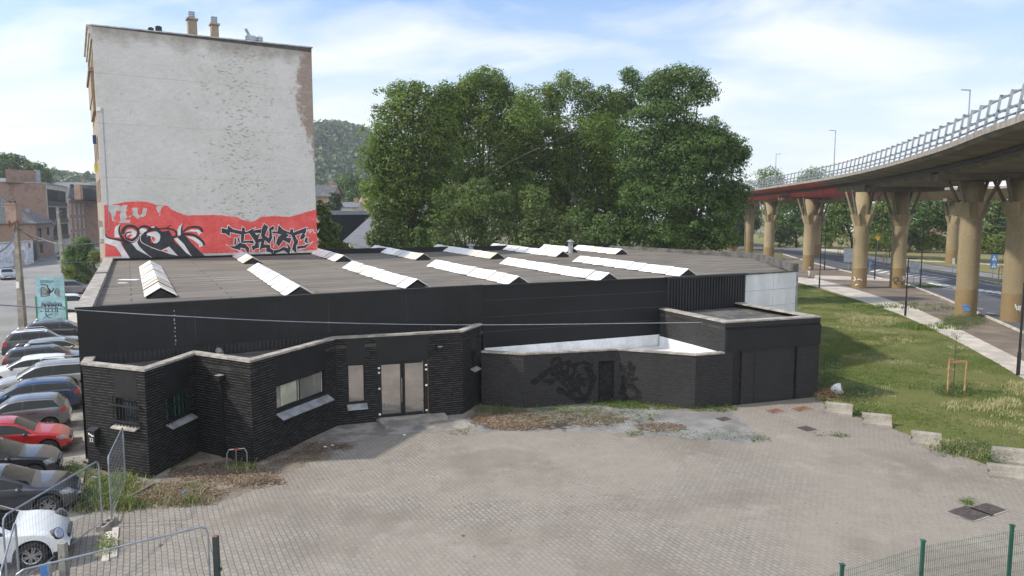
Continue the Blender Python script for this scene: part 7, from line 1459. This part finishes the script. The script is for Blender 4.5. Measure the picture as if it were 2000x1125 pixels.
def litter_leaves(name, label, polys, n, m, size=.075, z=.035):
    XY = np.concatenate(polys); k_ = rg.integers(0, len(XY), n); xy = XY[k_]+rg.normal(0, .13, (n, 2)); P = np.concatenate([xy, (z*rg.random(n)+.012)[:, None]], 1); tn = rg.uniform(.45, 1.5, n)
    o = leaves_mesh(name, P, np.tile([0, 0, 2.2], (n, 1)), size, tn, M[m]); tag(o, label, 'leaf litter', kind='stuff')
litter_leaves('leaf_litter', 'brown dead leaves drifted before the yard wall', [patch(985, 818, 70, 18, 500), patch(1010, 832, 60, 8, 300), patch(1140, 818, 90, 16, 350), patch(1290, 835, 50, 8, 150)], 9000, 'leaf_dry', .085)
litter_leaves('leaf_litter', 'brown dead leaves along the folded brick front', [patch(560, 890, 90, 14, 300), patch(640, 872, 50, 6, 150), patch(440, 925, 100, 22, 500), patch(330, 965, 110, 20, 600), patch(260, 970, 50, 20, 200), patch(490, 940, 60, 10, 200)], 11000, 'leaf_dry', .075)
XY = patch(1250, 935, 700, 130, 900); XY = np.concatenate([XY, patch(700, 1000, 600, 110, 300)]); litter_leaves('yard_crumbs', 'fine scattered crumbs and leaves over the yard paving', [XY], 1300, 'leaf_dry', .05, .01)
XY = np.concatenate([patch(1800, 600, 90, 8, 60), patch(1830, 640, 60, 6, 60), patch(1700, 600, 60, 3, 40), patch(1760, 505, 90, 5, 60), patch(1800, 560, 40, 3, 60)]); blades('path_weeds', XY, .25, .03, [1, 1, .9], 'leaf_weed', 'weeds along the footpath and the bare earth', 'weeds', 7, .2)
# ------------------------------------------------------------ the walker
def person(label, px_, py_, face, shirt, trousers):
    p = g(px_, py_); t = thing('person', label, 'person', p, face)
    def skin(nm, verts, edges, rad, m, lvl=2):
        me = bpy.data.meshes.new(nm); me.from_pydata(verts, edges, []); o = bpy.data.objects.new(nm, me); S.collection.objects.link(o); md = o.modifiers.new('skin', 'SKIN'); o.modifiers.new('sub', 'SUBSURF').levels = lvl
        for v, r_ in zip(me.skin_vertices[0].data, rad): v.radius = (r_, r_*.85)
        me.skin_vertices[0].data[0].use_root = True; dg = bpy.context.evaluated_depsgraph_get(); m2 = bpy.data.meshes.new_from_object(o.evaluated_get(dg)); bpy.data.objects.remove(o); m2.name = nm
        m2.materials.clear(); m2.materials.append(M[m]); m2.polygons.foreach_set('use_smooth', [True]*len(m2.polygons)); o = bpy.data.objects.new(nm, m2); S.collection.objects.link(o); o.parent = t; return o
    v = [(0, 0, .93), (0, 0, 1.15), (.02, 0, 1.38), (.03, 0, 1.5), (.05, 0, 1.62), (.06, 0, 1.7),
         (0, .1, .9), (.22, .1, .5), (.12, .1, .09), (.26, .1, .04), (0, -.1, .9), (.02, -.1, .48), (-.32, -.1, .16), (-.22, -.1, .05),
         (.02, .19, 1.42), (-.06, .24, 1.15), (.02, .24, .93), (.04, .24, .86), (.02, -.19, 1.42), (.1, -.24, 1.16), (.26, -.22, 1.0), (.31, -.21, .95)]
    e = [(0, 1), (1, 2), (2, 3), (3, 4), (4, 5), (0, 6), (6, 7), (7, 8), (8, 9), (0, 10), (10, 11), (11, 12), (12, 13), (2, 14), (14, 15), (15, 16), (16, 17), (2, 18), (18, 19), (19, 20), (20, 21)]
    r_ = [.15, .14, .16, .055, .1, .085, .1, .065, .045, .04, .1, .065, .045, .04, .06, .045, .035, .035, .06, .045, .035, .035]
    skin('body', v, e, r_, 'skin')
    skin('trousers', [(0, 0, .95), (0, .1, .88), (.22, .1, .5), (.13, .1, .16), (0, -.1, .88), (.02, -.1, .48), (-.28, -.1, .2)], [(0, 1), (1, 2), (2, 3), (0, 4), (4, 5), (5, 6)], [.17, .115, .085, .075, .115, .085, .075], trousers)
    skin('jacket', [(0, 0, .95), (0, 0, 1.18), (.02, 0, 1.4), (.02, .2, 1.42), (-.06, .25, 1.15), (.02, .25, .98), (.02, -.2, 1.42), (.1, -.25, 1.16), (.24, -.23, 1.02)], [(0, 1), (1, 2), (2, 3), (3, 4), (4, 5), (2, 6), (6, 7), (7, 8)], [.17, .165, .18, .08, .062, .055, .08, .062, .055], shirt)
    b = MB(); b.blob(.045, 0, 1.7, .115, .1, .085, 12, 8); b.build('hair', M['trim'], t, smooth=True); b = MB(); b.blob(-.19, 0, 1.2, .1, .15, .22, 10, 7); b.build('backpack', M['trim'], t, smooth=True)
    for y, x in ((.1, .14), (-.1, -.3)): b = MB(); b.blob(x+.08, y, .05 if y > 0 else .1, .15, .055, .055, 10, 6); b.build('shoe', M['trim'], t, smooth=True)
    return t
M['skin'] = mk('skin', (.45, .28, .2), .6); M['cloth_olive'] = mk('cloth_olive', (.14, .14, .11), .9); M['cloth_cream'] = mk('cloth_cream', (.5, .45, .36), .9)
person('person in an olive jacket, cream trousers and dark backpack walking on the path', 1581, 543, R(200), 'cloth_olive', 'cloth_cream')
# haze filling the air round everything
hzb = MB(); hzb.box(-800, -70, -1.2, 800, 1150, 190); o = hzb.build('haze', newmat('haze_air')[0]); tag(o, 'thin pale summer haze over the whole place', 'haze', kind='stuff'); o['kind'] = 'stuff'
t_ = o.data.materials[0].node_tree; t_.nodes.clear(); pv = N(t_, 'ShaderNodeVolumePrincipled', i={'Color': (.86, .92, 1, 1), 'Density': .00028, 'Anisotropy': .2}); t_.links.new(pv.outputs[0], N(t_, 'ShaderNodeOutputMaterial').inputs['Volume'])
